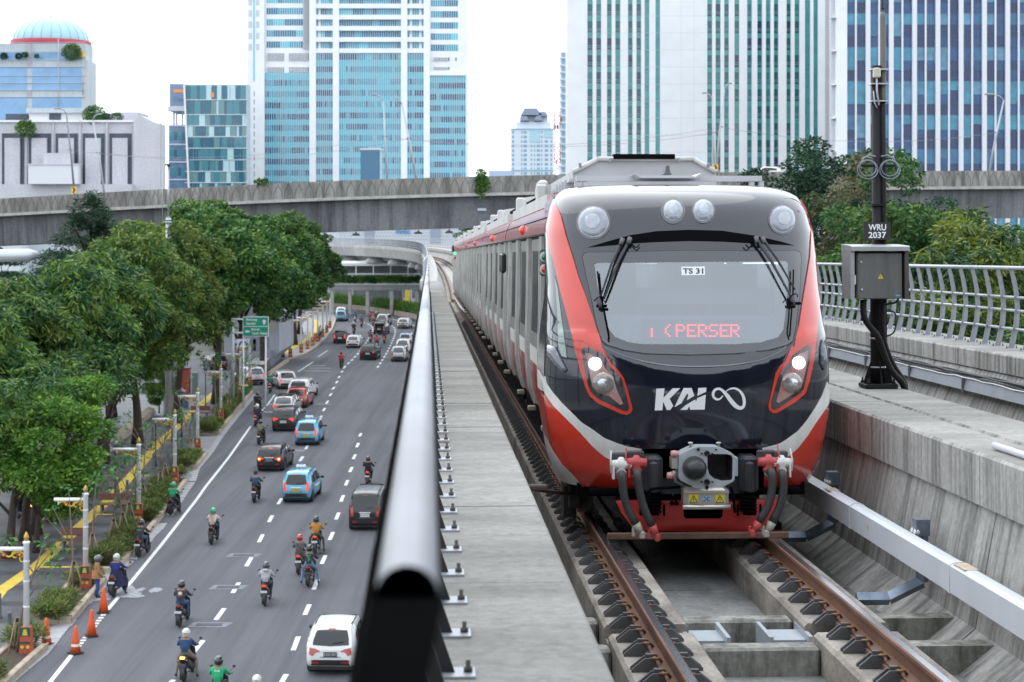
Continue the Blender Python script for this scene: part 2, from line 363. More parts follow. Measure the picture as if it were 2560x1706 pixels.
# second row of small kerb blocks further up
gp2 = [gz(x, y, 0) for x, y in [(432, 1290), (490, 1205), (500, 1172), (535, 1130), (560, 1090), (600, 1040), (645, 985)]]
for i in range(len(gp2) - 1):
 a, b = gp2[i], gp2[i + 1]; L_ = (b - a).length; t = (b - a).normalized(); d = 0
 while d + .6 < L_:
  w = random.uniform(.7, 1.0); p = a + t * (d + w / 2) + Vector((-t.y, t.x, 0)) * .22
  o = link_mesh('gutter_slab', MB().bbox((0, 0, 0), (w - .08, .42, .07), .02).mesh('gutter_slab', m_gut), gut)
  o.location = (p.x - gpath[0].x, p.y - gpath[0].y, .02); o.rotation_euler = (0, 0, math.atan2(t.y, t.x) + random.uniform(-.04, .04)); d += w + random.uniform(.02, .12)
# yellow tactile strip
tp = [gz(x, y, .15) for x, y in [(-40, 1530), (0, 1478), (96, 1412), (163, 1352), (232, 1286), (272, 1250), (324, 1195), (357, 1157), (398, 1107), (446, 1066), (485, 1028), (538, 981)]]
mb = MB()
def strip(mb, path, w, z, mat=0):
 l, r = shift_path(path, w / 2), shift_path(path, -w / 2)
 for i in range(len(path) - 1): mb.add([(r[i].x, r[i].y, z), (r[i + 1].x, r[i + 1].y, z), (l[i + 1].x, l[i + 1].y, z), (l[i].x, l[i].y, z)], [(0, 1, 2, 3)], mat)
strip(mb, tp, .62, .162)
for (x, y, w) in [(545, 1365, 1.0), (300, 1285, .9), (250, 1300, 1.0)]: pass
for px, py in [(150, 1374), (248, 1287), (300, 1226), (345, 1190), (372, 1140), (400, 1106), (432, 1098)]:
 p = gz(px, py, .15); mb.add([(p.x - .7, p.y - .2, .166), (p.x + .7, p.y - .2, .166), (p.x + .7, p.y + .2, .166), (p.x - .7, p.y + .2, .166)], [(0, 1, 2, 3)])
p0, p1, p2 = gz(100, 1419, .15), gz(226, 1419, .15), gz(258, 1419, .15)
mb.add([(p0.x, p0.y - .18, .17), (p1.x, p1.y - .18, .17), (p1.x, p1.y + .18, .17), (p0.x, p0.y + .18, .17)], [(0, 1, 2, 3)])
mb.add([(p1.x - .05, p1.y + .25, .174), (p2.x, p2.y + .25, .174), (p2.x - .9, p2.y - 3.2, .174), (p1.x - .3, p1.y - 3.2, .174)], [(0, 1, 2, 3)])
tag(mb.build('tactile_strip', m_tact), 'yellow tactile strip running along the dark footpath', 'tactile paving')
# far footpath beyond the side street
ff = [gz(x, y, .15) for x, y in [(715, 898), (762, 883), (790, 866), (812, 846), (830, 821), (838, 800), (830, 780)]]
fi = [Vector((p.x - 4.6, p.y + 1, .15)) for p in ff]
mb = MB(); q = [(p.x, p.y) for p in ff] + [(p.x, p.y) for p in reversed(fi)]; n = len(q)
mb.add([(x, y, .15) for x, y in q] + [(x, y, -.02) for x, y in q], [list(range(n))] + [(i, (i + 1) % n, n + (i + 1) % n, n + i) for i in range(n)])
o = mb.build('footpath', M('far_paving', (.26, .26, .27), .7, var=.15, vs=1)); tag(o, kind='structure')
mb = MB(); strip(mb, [gz(x, y, .15) for x, y in [(706, 884), (735, 868), (762, 853), (783, 835), (794, 818), (790, 800)]], .75, .16)
tag(mb.build('tactile_strip', m_tact), 'faded yellow tactile strip on the pale far footpath between the white poles', 'tactile paving')
mb = MB(); mb.sweep([(-.12, 0), (.12, 0), (.12, .2), (-.12, .2)], [(p.x, p.y, 0) for p in ff]);
tag(mb.build('kerb', m_kerb), 'pale concrete kerb edging the far footpath', 'kerb')
# planting beds with tan kerbs
BEDS = []
def bed(pxs, label):
 fr = [gz(x, y, .15) for x, y in pxs]; bk = shift_path(fr, 1.5)
 e = empty('planting_bed', (fr[0].x, fr[0].y, 0), 0, label, 'planting bed', 'kerbed planting beds along the footpath'); o0 = Vector((fr[0].x, fr[0].y, 0))
 q = [p - o0 for p in fr]; b = [p - o0 for p in bk]; loop = q + list(reversed(b)) + [q[0]]
 mb = MB(); L_ = []
 for i in range(len(loop) - 1):
  a, c = loop[i], loop[i + 1]; k = max(1, int((c - a).length / .9)); L_ += [a + (c - a) * j / k for j in range(k)]
 w = .2
 cen = sum((Vector((p.x, p.y, 0)) for p in loop[:-1]), Vector()) / (len(loop) - 1)
 for i in range(len(L_)):
  a, c = L_[i], L_[(i + 1) % len(L_)]; t = (c - a); ln = t.length
  if ln < .05: continue
  t.normalize(); nr = Vector((-t.y, t.x, 0)); m = (a + c) / 2
  # kerb stones as single pieces
  if i < 70:
   k = MB().bbox((0, 0, 0), (ln + .01, .24, .32), .03).mesh('kerb_stone', m_kerb); o = link_mesh('kerb_stone', k, e); o.location = (m.x + nr.x * .12, m.y + nr.y * .12, .15); o.rotation_euler = (0, 0, math.atan2(t.y, t.x))
 n = len(loop) - 1; mb.add([(p.x, p.y, .22) for p in loop[:-1]], [list(range(n))]); mb.build('soil', m_soil, e)
 BEDS.append((fr, bk)); return e
bed([(-30, 1758), (48, 1683), (122, 1616)], 'planting bed with tan kerb at the bottom left corner, nearest the camera')
bed([(180, 1552), (233, 1491), (268, 1450)], 'short planting bed with tan kerb beside the person in the brown jacket')
bed([(290, 1428), (329, 1387), (413, 1282), (470, 1201)], 'long planting bed with tan kerb beside the parked motorcycle riders')
bed([(492, 1170), (521, 1133)], 'small planting bed with tan kerb between two driveways')
bed([(549, 1084), (590, 1032), (633, 980)], 'planting bed with tan kerb that ends at the side street')
# road markings
mk = MB()
def line(pxs, w, z=.006, mb=mk): strip(mb, [gz(x, y) for x, y in pxs], w, z)
line([(100, 1730), (125, 1706), (180, 1637)], .17)
line([(268, 1526), (320, 1465), (407, 1358), (491, 1250), (515, 1216), (572, 1144), (627, 1066)], .17)
line([(651, 1032), (669, 1012), (687, 987)], .12); line([(745, 930), (783, 905)], .14); line([(795, 893), (820, 876)], .1)
for i in range(14):                                        # block dashes where the driveways cross the edge line
 t0, t1 = i / 14, (i + .55) / 14; P = lambda t: (184 + (262 - 184) * t, 1632 + (1533 - 1632) * t); line([P(t0), P(t1)], .2)
for i in range(26):
 P = lambda t: (455 + (640 - 455) * t, 1302 + (1070 - 1302) * t)
def dashes(pts, w):
 for (x0, y0), (x1, y1) in pts: line([(x0, y0), (x1, y1)], w)
c5 = lambda x, y: (400 + x / 3.439, 1250 + y / 3.439)
c4 = lambda x, y: (400 + x / 3.484, 900 + y / 3.484)
c7 = lambda x, y: (820 + x / 7.13, 700 + y / 7.13)
dashes([(c5(85, 1580), c5(118, 1548)), (c5(280, 1320), c5(370, 1210)), (c5(480, 1033), c5(552, 933)), (c5(625, 802), c5(678, 712)), (c5(742, 572), c5(786, 496)), (c5(850, 365), c5(884, 298)), (c5(936, 192), c5(966, 135)), (c4(1028, 1258), c4(1060, 1206))], .19)
dashes([(c5(1045, 1572), c5(1085, 1500)), (c5(1145, 1295), c5(1190, 1176)), (c5(1245, 990), c5(1284, 900)), (c5(1320, 772), c5(1356, 686)), (c5(1390, 552), c5(1422, 477)), (c5(1458, 346), c5(1488, 278)), (c5(1512, 170), c5(1538, 110)), (c4(1575, 1237), c4(1598, 1180)), (c4(1615, 1095), c4(1636, 1048)), (c4(1652, 978), c4(1674, 934)), (c4(1683, 865), c4(1702, 825)), (c4(1712, 762), c4(1730, 724)), (c4(1737, 668), c4(1752, 640))], .19)
dashes([(c4(1219, 882), c4(1244, 842)), (c4(1268, 778), c4(1288, 744)), (c4(1385, 528), c4(1398, 510)), (c4(1398, 500), c4(1408, 488)), (c4(1420, 446), c4(1438, 420)), (c4(1446, 382), c4(1466, 356)), (c4(1476, 316), c4(1496, 292)), (c4(1502, 258), c4(1520, 237)), (c4(1530, 204), c4(1548, 185)), (c4(1553, 157), c4(1568, 142)), (c4(1578, 110), c4(1592, 97)), (c4(1598, 76), c4(1612, 65))], .19)
def dotline(pts, w, step=1.55):
 P = resample(smooth_poly([list(gz(*c7(*p)))[:2] for p in pts], 2, False), .5, False); seg = np.r_[0, np.cumsum(np.linalg.norm(np.diff(P, axis=0), axis=1))]
 d = 0
 while d + 2.2 < seg[-1]:
  q = [Vector((np.interp(x, seg, P[:, 0]), np.interp(x, seg, P[:, 1]), 0)) for x in (d, d + 1.1, d + 2.2)]; strip(mk, q, w, .006); d += 4.4
dotline([(280, 1565), (420, 1440), (560, 1290), (700, 1090), (790, 940), (805, 870), (770, 820), (700, 780), (560, 740)], .2)
dotline([(880, 1565), (990, 1400), (1090, 1225), (1180, 1020), (1205, 920), (1185, 860), (1120, 800), (980, 760)], .2)
line([c7(1540, 820), c7(1300, 740), c7(1000, 670), (900, 787), (850, 779), (800, 774)], .2)
# short side ticks and faded patches on the left lane
for px, py, w in [(690, 985, 0), (668, 1012, 1.1), (652, 1031, 1.1), (763, 915, 2.2), (770, 921, 2.4), (760, 928, 2.6), (712, 955, 1)]:
 if w: p = gz(px, py); mk.add([(p.x, p.y, .006), (p.x + w, p.y, .006), (p.x + w, p.y + .22, .006), (p.x, p.y + .22, .006)], [(0, 1, 2, 3)])
o = mk.build('road_marking', m_paint); tag(o, kind='structure')
# small repaired squares with drain gratings
m_pat = M('patch_pale', (.20, .21, .25), .8, var=.3, vs=3); m_iron = M('iron_dark', (.04, .04, .045), .6)
for i, (px, py, w, lab) in enumerate([(606, 1389, 2.3, 'pale drain patch in the road behind the red helmet rider'), (567, 1469, 2.3, 'pale drain patch in the road ahead of the dark printed jacket'), (520, 1563, 2.4, 'pale drain patch beside the dark printed jacket rider'), (735, 1127, 2.2, 'pale patch in the road beside the black hatchback'), (805, 1011, 2.2, 'faint far patch beyond the red car'), (785, 1045, 2.0, 'faint patch ahead of the upper blue taxi')]):
 p = gz(px, py); w *= .62; e = empty('drain_cover', (p.x, p.y, 0), 0, lab, 'drain cover', 'pale drain patches in the road')
 MB().add([(-w / 2, -.42, .01), (w / 2, -.4, .01), (w / 2 + .15, .4, .01), (-w / 2 + .12, .44, .01)], [(0, 1, 2, 3)]).build('patch', m_pat, e)
 if i < 3:
  g = MB()
  for k in range(9): g.box(-w * .3 + k * w * .075, -w * .3 + k * w * .075 + .1, -.22, .22, .012, .022)
  g.build('grating', m_iron, e)
mb = MB(); p = gz(320, 1483);
for k in range(9):
 a = random.uniform(-1.3, 1.3); b = random.uniform(-.8, .8); r = random.uniform(.15, .5); pts = [(p.x + a + r * 1.3 * math.cos(q * .7) * random.uniform(.5, 1.2), p.y + b + r * 2 * math.sin(q * .7) * random.uniform(.5, 1.2), .009 + k * .0008) for q in range(9)]; mb.add(pts, [tuple(range(9))])
tag(mb.build('spilled_dust', M('dust_pale', (.32, .33, .36), .9, var=.3, vs=4)), kind='stuff')
# ================================================================ RAILWAY VIADUCT (guideway frame: u right, s away, v up)
m_c1 = concrete('ledge_concrete', (.27, .26, .24), (.09, .085, .08), (.36, .35, .325), sv=(.3, 1.2, 1), ss=.9, amt=.5, blotch=.6, grain=22)
m_c2 = concrete('streaked_concrete', (.35, .34, .32), (.05, .047, .043), (.48, .47, .445), sv=(.5, 2.4, .16), ss=2.6, amt=.75, blotch=.7, grain=18)
m_c3 = concrete('plinth_concrete', (.30, .27, .24), (.09, .08, .075), (.47, .43, .38), sv=(1.2, .5, 1), ss=2.6, amt=.65, blotch=1.1, grain=30, tan=(.25, .15, .11))
m_c4 = concrete('trough_floor_concrete', (.20, .20, .195), (.075, .075, .075), (.36, .355, .345), sv=(1, .6, 1), ss=1.7, amt=.6, blotch=.8, grain=24)
m_c5 = concrete('mossy_concrete', (.27, .265, .24), (.055, .055, .04), (.42, .41, .38), sv=(2, 2, .5), ss=3.5, amt=.75, blotch=1.2, grain=24, tan=(.10, .10, .05))
m_galv = M('galvanised_steel', (.46, .48, .52), .42, metal=.55, var=.12, vs=3, bump=.05, bs=20)
m_galvd = M('galvanised_post', (.26, .28, .30), .5, metal=.45, var=.25, vs=5)
m_rust = M('rail_rust', (.17, .085, .055), .75, var=.3, vs=4, stretch=(1, .3, 1))
m_shine = M('rail_top', (.62, .63, .68), .2, metal=.95)
m_iron2 = M('cast_iron', (.10, .10, .105), .6, var=.2, vs=9); m_clip = M('spring_clip', (.22, .12, .06), .6, metal=.3)
m_plate = M('grey_plate', (.42, .46, .50), .5, metal=.2, var=.1, vs=3)
via = empty('railway_viaduct', mat=MG, label='long concrete railway viaduct carrying the red train, with ledges and sunken tracks', cat='viaduct')
def gpart(mb, name, mats, parent=via):
 o = mb.build(name, mats, parent)
 if name == 'ledge_slab' and mats is not m_c1:
  o.data.materials.append(m_c1); k = len(o.data.materials) - 1
  for q in o.data.polygons:
   if q.normal.z > .8: q.material_index = k
 return o
S0, S1 = -2.0, 104.0
def segs(a, b, L, gap=.012, off=0.):
 s = a + off
 while s < b: yield max(s, a), min(s + L - gap, b); s += L
# left ledge slabs, right ledges
random.seed(5)
for a, b in segs(S0, S1, 2.4, .014, .3):
 e = random.uniform(-.004, .004)
 mb = MB(); mb.prism([(-.22, -1.85), (.62 , -1.85), (.65, -1.82), (.65, -1.495 + e), (.635, -1.48 + e), (-.22, -1.48 + e)], a, b); gpart(mb, 'ledge_slab', m_c1)
for a, b in segs(S0, S1, 4.62, .016, 1.02):
 for (u0, u1) in ((4.12, 4.605), (4.655, 5.265)):
  e = random.uniform(-.004, .004)
  pr = [(u0, -1.87), (u1, -1.87), (u1, -1.48 + e), (u0 + .02, -1.48 + e), (u0, -1.50 + e)]
  gpart(MB().prism(pr, a, b), 'ledge_slab', [m_c2])
 gpart(MB().prism([(8.56, -1.76), (9.75, -1.76), (9.75, -1.48), (8.58, -1.48), (8.56, -1.50)], a, b), 'ledge_slab', m_c2)
# trough walls and floor
mb = MB()
for a, b in segs(S0, S1, 9.24, .02, 1.5):
 mb.prism([(.40, -1.85), (.60, -1.85), (.76, -2.74), (1.02, -2.95), (.80, -3.3), (.40, -3.3)], a, b)
gpart(mb, 'side_wall', m_c2)
for a, b in segs(S0, S1, 9.24, .02, 5.4):
 gpart(MB().prism([(3.72, -2.96), (4.0, -2.74), (4.17, -1.87), (4.86, -1.87), (4.86, -3.3), (3.72, -3.3)], a, b), 'side_wall', m_c2)
 gpart(MB().prism([(4.86, -3.3), (4.86, -1.87), (5.15, -1.87), (5.45, -2.95), (5.45, -3.3)], a, b), 'side_wall', m_c2)
 gpart(MB().prism([(7.9, -3.3), (7.9, -2.9), (8.15, -2.72), (8.60, -1.76), (9.75, -1.76), (9.75, -2.2), (8.9, -3.3)], a, b), 'side_wall', m_c2)
for a, b in [(S0, 12.35), (13.09, 15.3)] + list(segs(15.33, S1, 9.2, .03)):
 gpart(MB().box(.9, 3.75, a, b, -3.3, -2.95), 'floor_slab', m_c4)
gpart(MB().box(5.4, 7.95, S0, S1, -3.3, -2.94), 'floor_slab', m_c4)
gpart(MB().box(.9, 3.75, 12.3, 13.15, -3.6, -3.25), 'joint_bed', m_c4)
gpart(MB().prism([(.0, -3.3), (9.3, -3.3), (7.4, -4.6), (1.7, -4.6)], S0, S1), 'box_girder', m_c2)
# rail plinths in cast lengths
for (u0, u1, cuts) in ((1.283, 1.905, [S0, 3.1, 7.6, 12.45, 12.72, 15.02, 19.6, 24.2, 33, 42, 52, 62, 74, 86, 98, S1]), (2.757, 3.387, [S0, 3.1, 7.6, 12.42, 12.70, 15.18, 19.6, 24.2, 33, 42, 52, 62, 74, 86, 98, S1])):
 for a, b in zip(cuts[:-1], cuts[1:]):
  if b - a < .4: continue
  low = .0; mb = MB(); u = u0;
  mb.prism([(u0, -2.96), (u1, -2.96), (u1, -2.725), (u1 - .025, -2.70), (u0 + .025, -2.70), (u0, -2.725)], a + .015, b - .015)
  gpart(mb, 'plinth', m_c3)
 gpart(MB().box(u0 + .01, u1 - .01, 12.40, 12.76, -2.96, -2.80), 'plinth_step', m_c3)
# cross walls at the expansion joint
for s0, s1 in ((13.09, 13.27), (12.15, 12.34)):
 for (u0, u1) in ((.98, 1.275), (1.912, 2.75)):
  gpart(MB().bbox(((u0 + u1) / 2, (s0 + s1) / 2, -2.98), (u1 - u0, s1 - s0, .46), .02), 'cross_wall', m_c5)
 gpart(MB().prism([(3.395, -3.2), (3.395, -2.75), (3.99, -2.75), (3.95, -2.98), (3.75, -3.2)], s0, s1), 'cross_wall', m_c5)
gpart(MB().bbox((2.33, 10.4, -2.98), (.83, .2, .44), .02), 'cross_wall', m_c5)
# steel joint boxes standing in the gap
for u in (2.02, 2.62):
 mb = MB(); mb.box(u - .13, u + .13, 12.62, 12.98, -2.98, -2.80); mb.box(u - .16, u - .13, 12.52, 13.05, -3.0, -2.755); mb.box(u + .13, u + .16, 12.52, 13.05, -3.0, -2.755); mb.box(u - .20, u - .12, 12.5, 12.6, -2.99, -2.9)
 t = empty('joint_bracket', mat=MG @ Matrix.Translation((u, 12.8, -2.98)), label='grey steel joint bracket on the track floor, ' + ('nearer the left rail' if u < 2.3 else 'nearer the right rail'), cat='bracket', group='steel brackets at the deck joint')
 for i in range(len(mb.v)): mb.v[i] = (mb.v[i][0] - u, mb.v[i][1] - 12.8, mb.v[i][2] + 2.98)
 mb.build('bracket_plate', m_plate, t)
# rails
def rail_mb(path=None, u=0, a=0, b=1):
 pf = [(-.07, 0), (-.07, .012), (-.012, .032), (-.009, .115), (-.036, .128), (-.036, .152), (-.024, .159), (.024, .159), (.036, .152), (.036, .128), (.009, .115), (.012, .032), (.07, .012), (.07, 0)]
 mb = MB(); n = len(pf); ss = [a, b] if path is None else None
 vs = [(u + x, s, -2.659 + z) for s in ss for x, z in pf]
 for j in range(n):
  top = j in (6, 7)
  mb.add([vs[j], vs[(j + 1) % n], vs[n + (j + 1) % n], vs[n + j]], [(0, 1, 2, 3)], 1 if top else 0)
 mb.add(vs[:n], [list(range(n))]); return mb
def fastener(sgn):
 mb = MB(); f = lambda x: sgn * x
 pl = [(f(-.235), 0), (f(-.075), 0), (f(-.075), .085), (f(-.105), .10), (f(-.15), .10), (f(-.235), .022)]
 mb.prism(pl, -.055, -.03, 'y', 0); mb.prism(pl, .03, .055, 'y', 0)
 mb.prism([(f(-.22), 0), (f(-.085), 0), (f(-.085), .06), (f(-.13), .075), (f(-.22), .018)], -.03, .03, 'y', 0)
 mb.box(min(f(-.14), f(-.09)), max(f(-.14), f(-.09)), -.02, .02, .07, .125, 0)
 mb.cbox((f(-.09), 0, .03), (.1, .12, .04), 0)
 mb.tube([(f(-.11), -.05, .10), (f(-.06), -.075, .105), (f(-.035), -.03, .07), (f(-.03), .03, .06), (f(-.06), .07, .10), (f(-.11), .05, .11)], .011, 5, 1)
 return mb.mesh('rail_fastener', [m_iron2, m_clip])
fm = {1: fastener(1), -1: fastener(-1)}
for q in fm.values(): q.transform(Matrix.Diagonal((1, .85, .88, 1)))
for u, lab in ((1.55, 'left rusty brown rail of the near track, running under the train'), (3.045, 'right rusty brown rail of the near track with a bright worn top'), (5.95, 'left rail of the far track, in the trough beside the pole'), (7.45, 'right rail of the far track, below the cable tray')):
 t = empty('running_rail', mat=MG @ Matrix.Translation((u, 0, 0)), label=lab, cat='rail', group='rails of the two tracks')
 near = u < 4
 for a, b in (([(-1, 8.0), (8.003, 26), (26.003, 64), (64.003, S1)]) if near else [(-1, S1)]):
  rail_mb(None, 0, a, b).build('rail_length', [m_rust, m_shine], t)
 if near:
  pad = MB().box(-.09, .09, 4, 60, -2.699, -2.662); pad.build('rail_pad', m_rust, t)
  k = 0; s = 9.6
  while s < 26:
   for sg in (1, -1):
    o = link_mesh('rail_fastener', fm[sg], t); o.location = (0, s + random.uniform(-.012, .012), -2.70)
   s += .433
  mbx = MB()
  while s < 70:
   for sg in (1, -1):
    mbx.add([(v.co.x, v.co.y + s, v.co.z - 2.70) for v in fm[sg].vertices], [list(p.vertices) for p in fm[sg].polygons])
   s += .433
  tag(mbx.build('far_fasteners', m_iron2, t), kind='stuff')
# contact rail with its pale cover and cranked brackets
t3 = empty('contact_rail', mat=MG @ Matrix.Translation((3.78, 0, -2.3)), label='pale grey boxed contact rail running along the right side of the near track', cat='contact rail')
m_cov = M('rail_cover_grey', (.60, .635, .68), .4, var=.06, vs=2, bump=.03, bs=8); m_brk = M('bracket_steel', (.20, .24, .30), .4, metal=.6, var=.3, vs=5)
sj = [4, 9.0, 12.35, 15.3, 18.6, 23.5, 28.5, 40, 60, 90]
for a, b in zip(sj[:-1], sj[1:]):
 pr = [(-.065, -.105), (.065, -.105), (.065, .09), (.03, .105), (-.03, .105), (-.065, .085)]
 MB().prism(pr, a + .004, b - .004).build('cover', m_cov, t3)
 g = .004; MB().prism([(x * 1.07, z * 1.05) for x, z in pr], b - .05, b + .0).build('cover_joint', m_cov, t3)
tag_y = M('tag_orange', (.52, .40, .30), .6, var=.2, vs=8)
for s, w in ((12.0, .28), (16.1, .22)): MB().box(-.05, .055, s, s + w, .1055, .1075).build('paper_tag', tag_y, t3)
MB().box(-.0675, -.066, 14.6, 14.63, -.02, .02).build('marker', M('marker_yellow', (.7, .5, .02)), t3)
k = 0
for s in [10.7 + 3.05 * i for i in range(9)]:
 mb = MB(); w = .09
 P = [(-.38, -.43), (-.12, -.43), (.15, -.30), (.15, .13)]
 for (x0, z0), (x1, z1) in zip(P[:-1], P[1:]):
  mb.tube([(x0, s, z0), (x1, s, z1)], .052, 4, 0, True, False)
 mb.box(.09, .20, s - .06, s + .06, .07, .20)
 b = mb.build('support_bracket', m_brk, t3)
 mi = MB()
 for d in (-.05, .03): mi.lathe([(.012, 0), (.03, .01), (.012, .02), (.03, .03), (.012, .05)], 8, (.07 , s + d, .10), 0, True, 'x')
 mi.build('insulator', M('porcelain', (.75, .75, .74), .25), b)
# handrail fences with bowed flat posts
m_dark_in = M('tube_inside', (.01, .01, .01), .9, spec=.05); m_tube = M('handrail_tube', (.33, .34, .37), .42, metal=.5, var=.12, vs=3, bump=.05, bs=20)
def fence(name, u, sgn, s0, s1, vt, step, label, rails, sm, lean):
 t = empty(name, mat=MG @ Matrix.Translation((u, s0, -1.48)), label=label, cat='fence'); H = vt + 1.48
 bow = lambda z: sgn * (lean * z / H + .105 * math.sin(math.pi * min(1, z / H)))
 zs = [0.0, .12, .3, .5, .7, .85, 1.0]
 mb = MB(); vs = []
 for z in zs:
  b = bow(z * H); w = .034 + .014 * (1 - z)
  for dx, dy in ((-w, -.007), (w, -.007), (w, .007), (-w, .007)): vs.append((b + dx, dy, z * H))
 mb.add(vs, [(i * 4 + j, i * 4 + (j + 1) % 4, i * 4 + 4 + (j + 1) % 4, i * 4 + 4 + j) for i in range(len(zs) - 1) for j in range(4)] + [(0, 1, 2, 3)])
 pm = mb.mesh('fence_post', m_galvd if sgn > 0 else M('post_shaded', (.05, .052, .055), .55, metal=.3, var=.3, vs=5))  # left posts darkened in the colour, in place of the shade under the handrail
 bp = MB().box(-.085, .115, -.07, .07, 0, .014)
 for dx in (-.065, .09):
  bp.lathe([(.016, .014), (.016, .03), (.009, .032), (.009, .055)], 6, (dx, .0, 0), 1)
 bm_ = bp.mesh('base_plate', [m_galv, M('bolt_dark', (.09, .08, .07), .7)])
 s = 0.0
 while s < s1 - s0:
  o = link_mesh('fence_post', pm, t); o.location = (0, s, .0)
  if s + s0 < 45:
   b = link_mesh('base_plate', bm_, o)
  s += step
 joints = [0] + [j for j in sm if j < s1 - s0] + [s1 - s0]
 for a, b in zip(joints[:-1], joints[1:]):
  tb = MB().tube([(sgn * lean, a, H), (sgn * lean, b - .006, H)], .030, 20, 0, a > 0)
  if a == 0:
   P = lambda r, y: [(sgn * lean + r * math.cos(q), y, H + r * math.sin(q)) for q in np.linspace(0, 2 * math.pi, 21)[:-1]]
   tb.add(P(.030, 0) + P(.0255, 0) + P(.0255, .5), [(i, (i + 1) % 20, 20 + (i + 1) % 20, 20 + i) for i in range(20)] + [(20 + i, 20 + (i + 1) % 20, 40 + (i + 1) % 20, 40 + i) for i in range(20)] + [tuple(range(40, 60))], 1)
  tb.build('top_rail', [m_tube if sgn < 0 else m_galv, m_dark_in], t)
  if b < s1 - s0 - 1: MB().tube([(sgn * lean, b - .05, H), (sgn * lean, b + .05, H)], .0325, 14).build('rail_collar', m_galv, t)
  for v in rails:
   z = v + 1.48; MB().tube([(bow(z), a, z), (bow(z), b - .006, z)], .022, 10).build('lower_rail', m_galv, t)
 return t
fence('railing', .05, -1, 1.63, 70, -.318, .648, 'blurred galvanised handrail with bowed posts on the near left ledge', (-.67, -.88, -1.17), (7.9, 15.8, 24, 32, 41, 50, 59), .07)
fence('railing', 9.20, 1, 8, 84, -.20, .66, 'galvanised railing with bowed posts on the far right ledge behind the grey cabinet', (-.67, -.88, -1.17), (6.2, 15.2, 20.6, 29, 38, 48, 58, 68), .01)
# the tube is open at its near end
# cable tray with perforations and cables on the far wall
ct = empty('cable_tray', mat=MG @ Matrix.Translation((8.28, 0, -1.99)), label='perforated grey cable tray with bundled cables on the far wall', cat='cable tray')
m_tray = M('tray_grey', (.34, .37, .42), .45, metal=.4, var=.1, vs=2); m_hole = M('hole_dark', (.02, .02, .025), .8); m_cab = M('cable_black', (.035, .035, .04), .6); m_cabw = M('cable_white', (.62, .62, .60), .5)
for a, b in segs(10, 60, 3.0, .05, 1.6):
 tr = MB();
 tr.prism([(-.035, -.085), (-.02, -.085), (.02, .075), (.005, .08)], a, b)
 tr.prism([(.005, .078), (.18, .078), (.18, .09), (.005, .09)], a, b)
 p = tr.build('tray_length', m_tray, ct)
 if a < 30:
  h = MB(); s = a + .06
  while s < b - .04:
   for z in (-.045, .03):
    x = -.035 + (z + .085) / .16 * .04 - .0015; h.add([(x - .0, s, z - .008), (x, s + .035, z - .008), (x + .0035, s + .035, z + .008), (x + .0035, s, z + .008)], [(0, 1, 2, 3)])
   s += .085
  tag(h.build('perforation', m_hole, p), kind='stuff')
 MB().cbox((-.03, b + .0, -.02), (.05, .04, .24)).build('tray_clamp', m_iron2, ct)
random.seed(11)
for k in range(7):
 pts = []; s = 9.
 while s < 62:
  pts.append((.03 + .028 * (k % 5) + random.uniform(-.008, .008), s, .115 + .02 * (k // 2) + random.uniform(-.012, .012))); s += .6
 MB().tube(pts, .014, 5).build('cable', m_cab, ct)
pts = []; s = 9.
while s < 62: pts.append((-.01 + random.uniform(-.01, .01), s, .095 + random.uniform(-.012, .014))); s += .45
MB().tube(pts, .010, 5).build('cable', m_cabw, ct)['label'] = 'white cable along the tray edge'
# loose white conduit on the right ledge
o = MB().tube([(0, 0, .03), (.02, -3.2, .03)], .028, 10).build('conduit', M('pvc_grey', (.60, .62, .66), .4)); o.matrix_world = MG @ Matrix.Translation((4.31, 13.1, -1.48)); tag(o, 'short pale grey conduit lying on the right ledge near the frame edge', 'pipe')
# piers under the deck
for s in (24, 58, 92):
 p = MG @ Vector((4.7, s, -4.6)); mb = MB(); mb.lathe([(1.25, -p.z), (1.25, -1.6), (2.6, -.0)], 16, (0, 0, 0)); o = mb.build('pier', m_c2); tag(o, 'round concrete pier under the railway viaduct', 'pier', 'piers of the railway viaduct'); o.location = (p.x, p.y, p.z)
# ---- WRU pole with its cabinet (base at photo pixel 2195,970)
PU, PS = 5.02, 19.26
wp = empty('signal_pole', mat=MG @ Matrix.Translation((PU, PS, -1.48)), label='tall black steel pole on the right ledge with antenna and loops of cable', cat='pole')
m_blk = M('pole_black', (.011, .010, .012), .6, spec=.25, var=.2, vs=3); m_ant = M('antenna_brown', (.13, .115, .105), .55, var=.3, vs=2, stretch=(1, 1, .4))
k = PS / FP
def lp(x, y, ds=0.):                                  # pixel -> pole-local coordinates at the pole's depth
 u, s, v = gs(x, y, PS + ds); return (u - PU, s - PS, v + 1.48)
MB().bbox((0, 0, .028), (.36, .36, .05), .01).build('base_plate', m_blk, wp)
mb = MB()
for dx in (-.14, .14):
 for dy in (-.14, .14): mb.lathe([(.022, .05), (.022, .075), (.012, .077), (.012, .11)], 6, (dx, dy, 0))
mb.build('anchor_bolt', m_blk, wp)
mb = MB()
for a in range(4):
 c, s_ = math.cos(a * math.pi / 2), math.sin(a * math.pi / 2)
 vs = [(.06 * c, .06 * s_, .05), (.17 * c, .17 * s_, .05), (.15 * c, .15 * s_, .12), (.06 * c, .06 * s_, .36)]
 q = Vector((-s_, c, 0)) * .006; mb.add([Vector(p) + q for p in vs] + [Vector(p) - q for p in vs], [(0, 1, 2, 3), (7, 6, 5, 4), (0, 3, 7, 4), (1, 0, 4, 5), (2, 1, 5, 6), (3, 2, 6, 7)])
mb.build('gusset', m_blk, wp)
ztop = lp(2188, 165)[2]
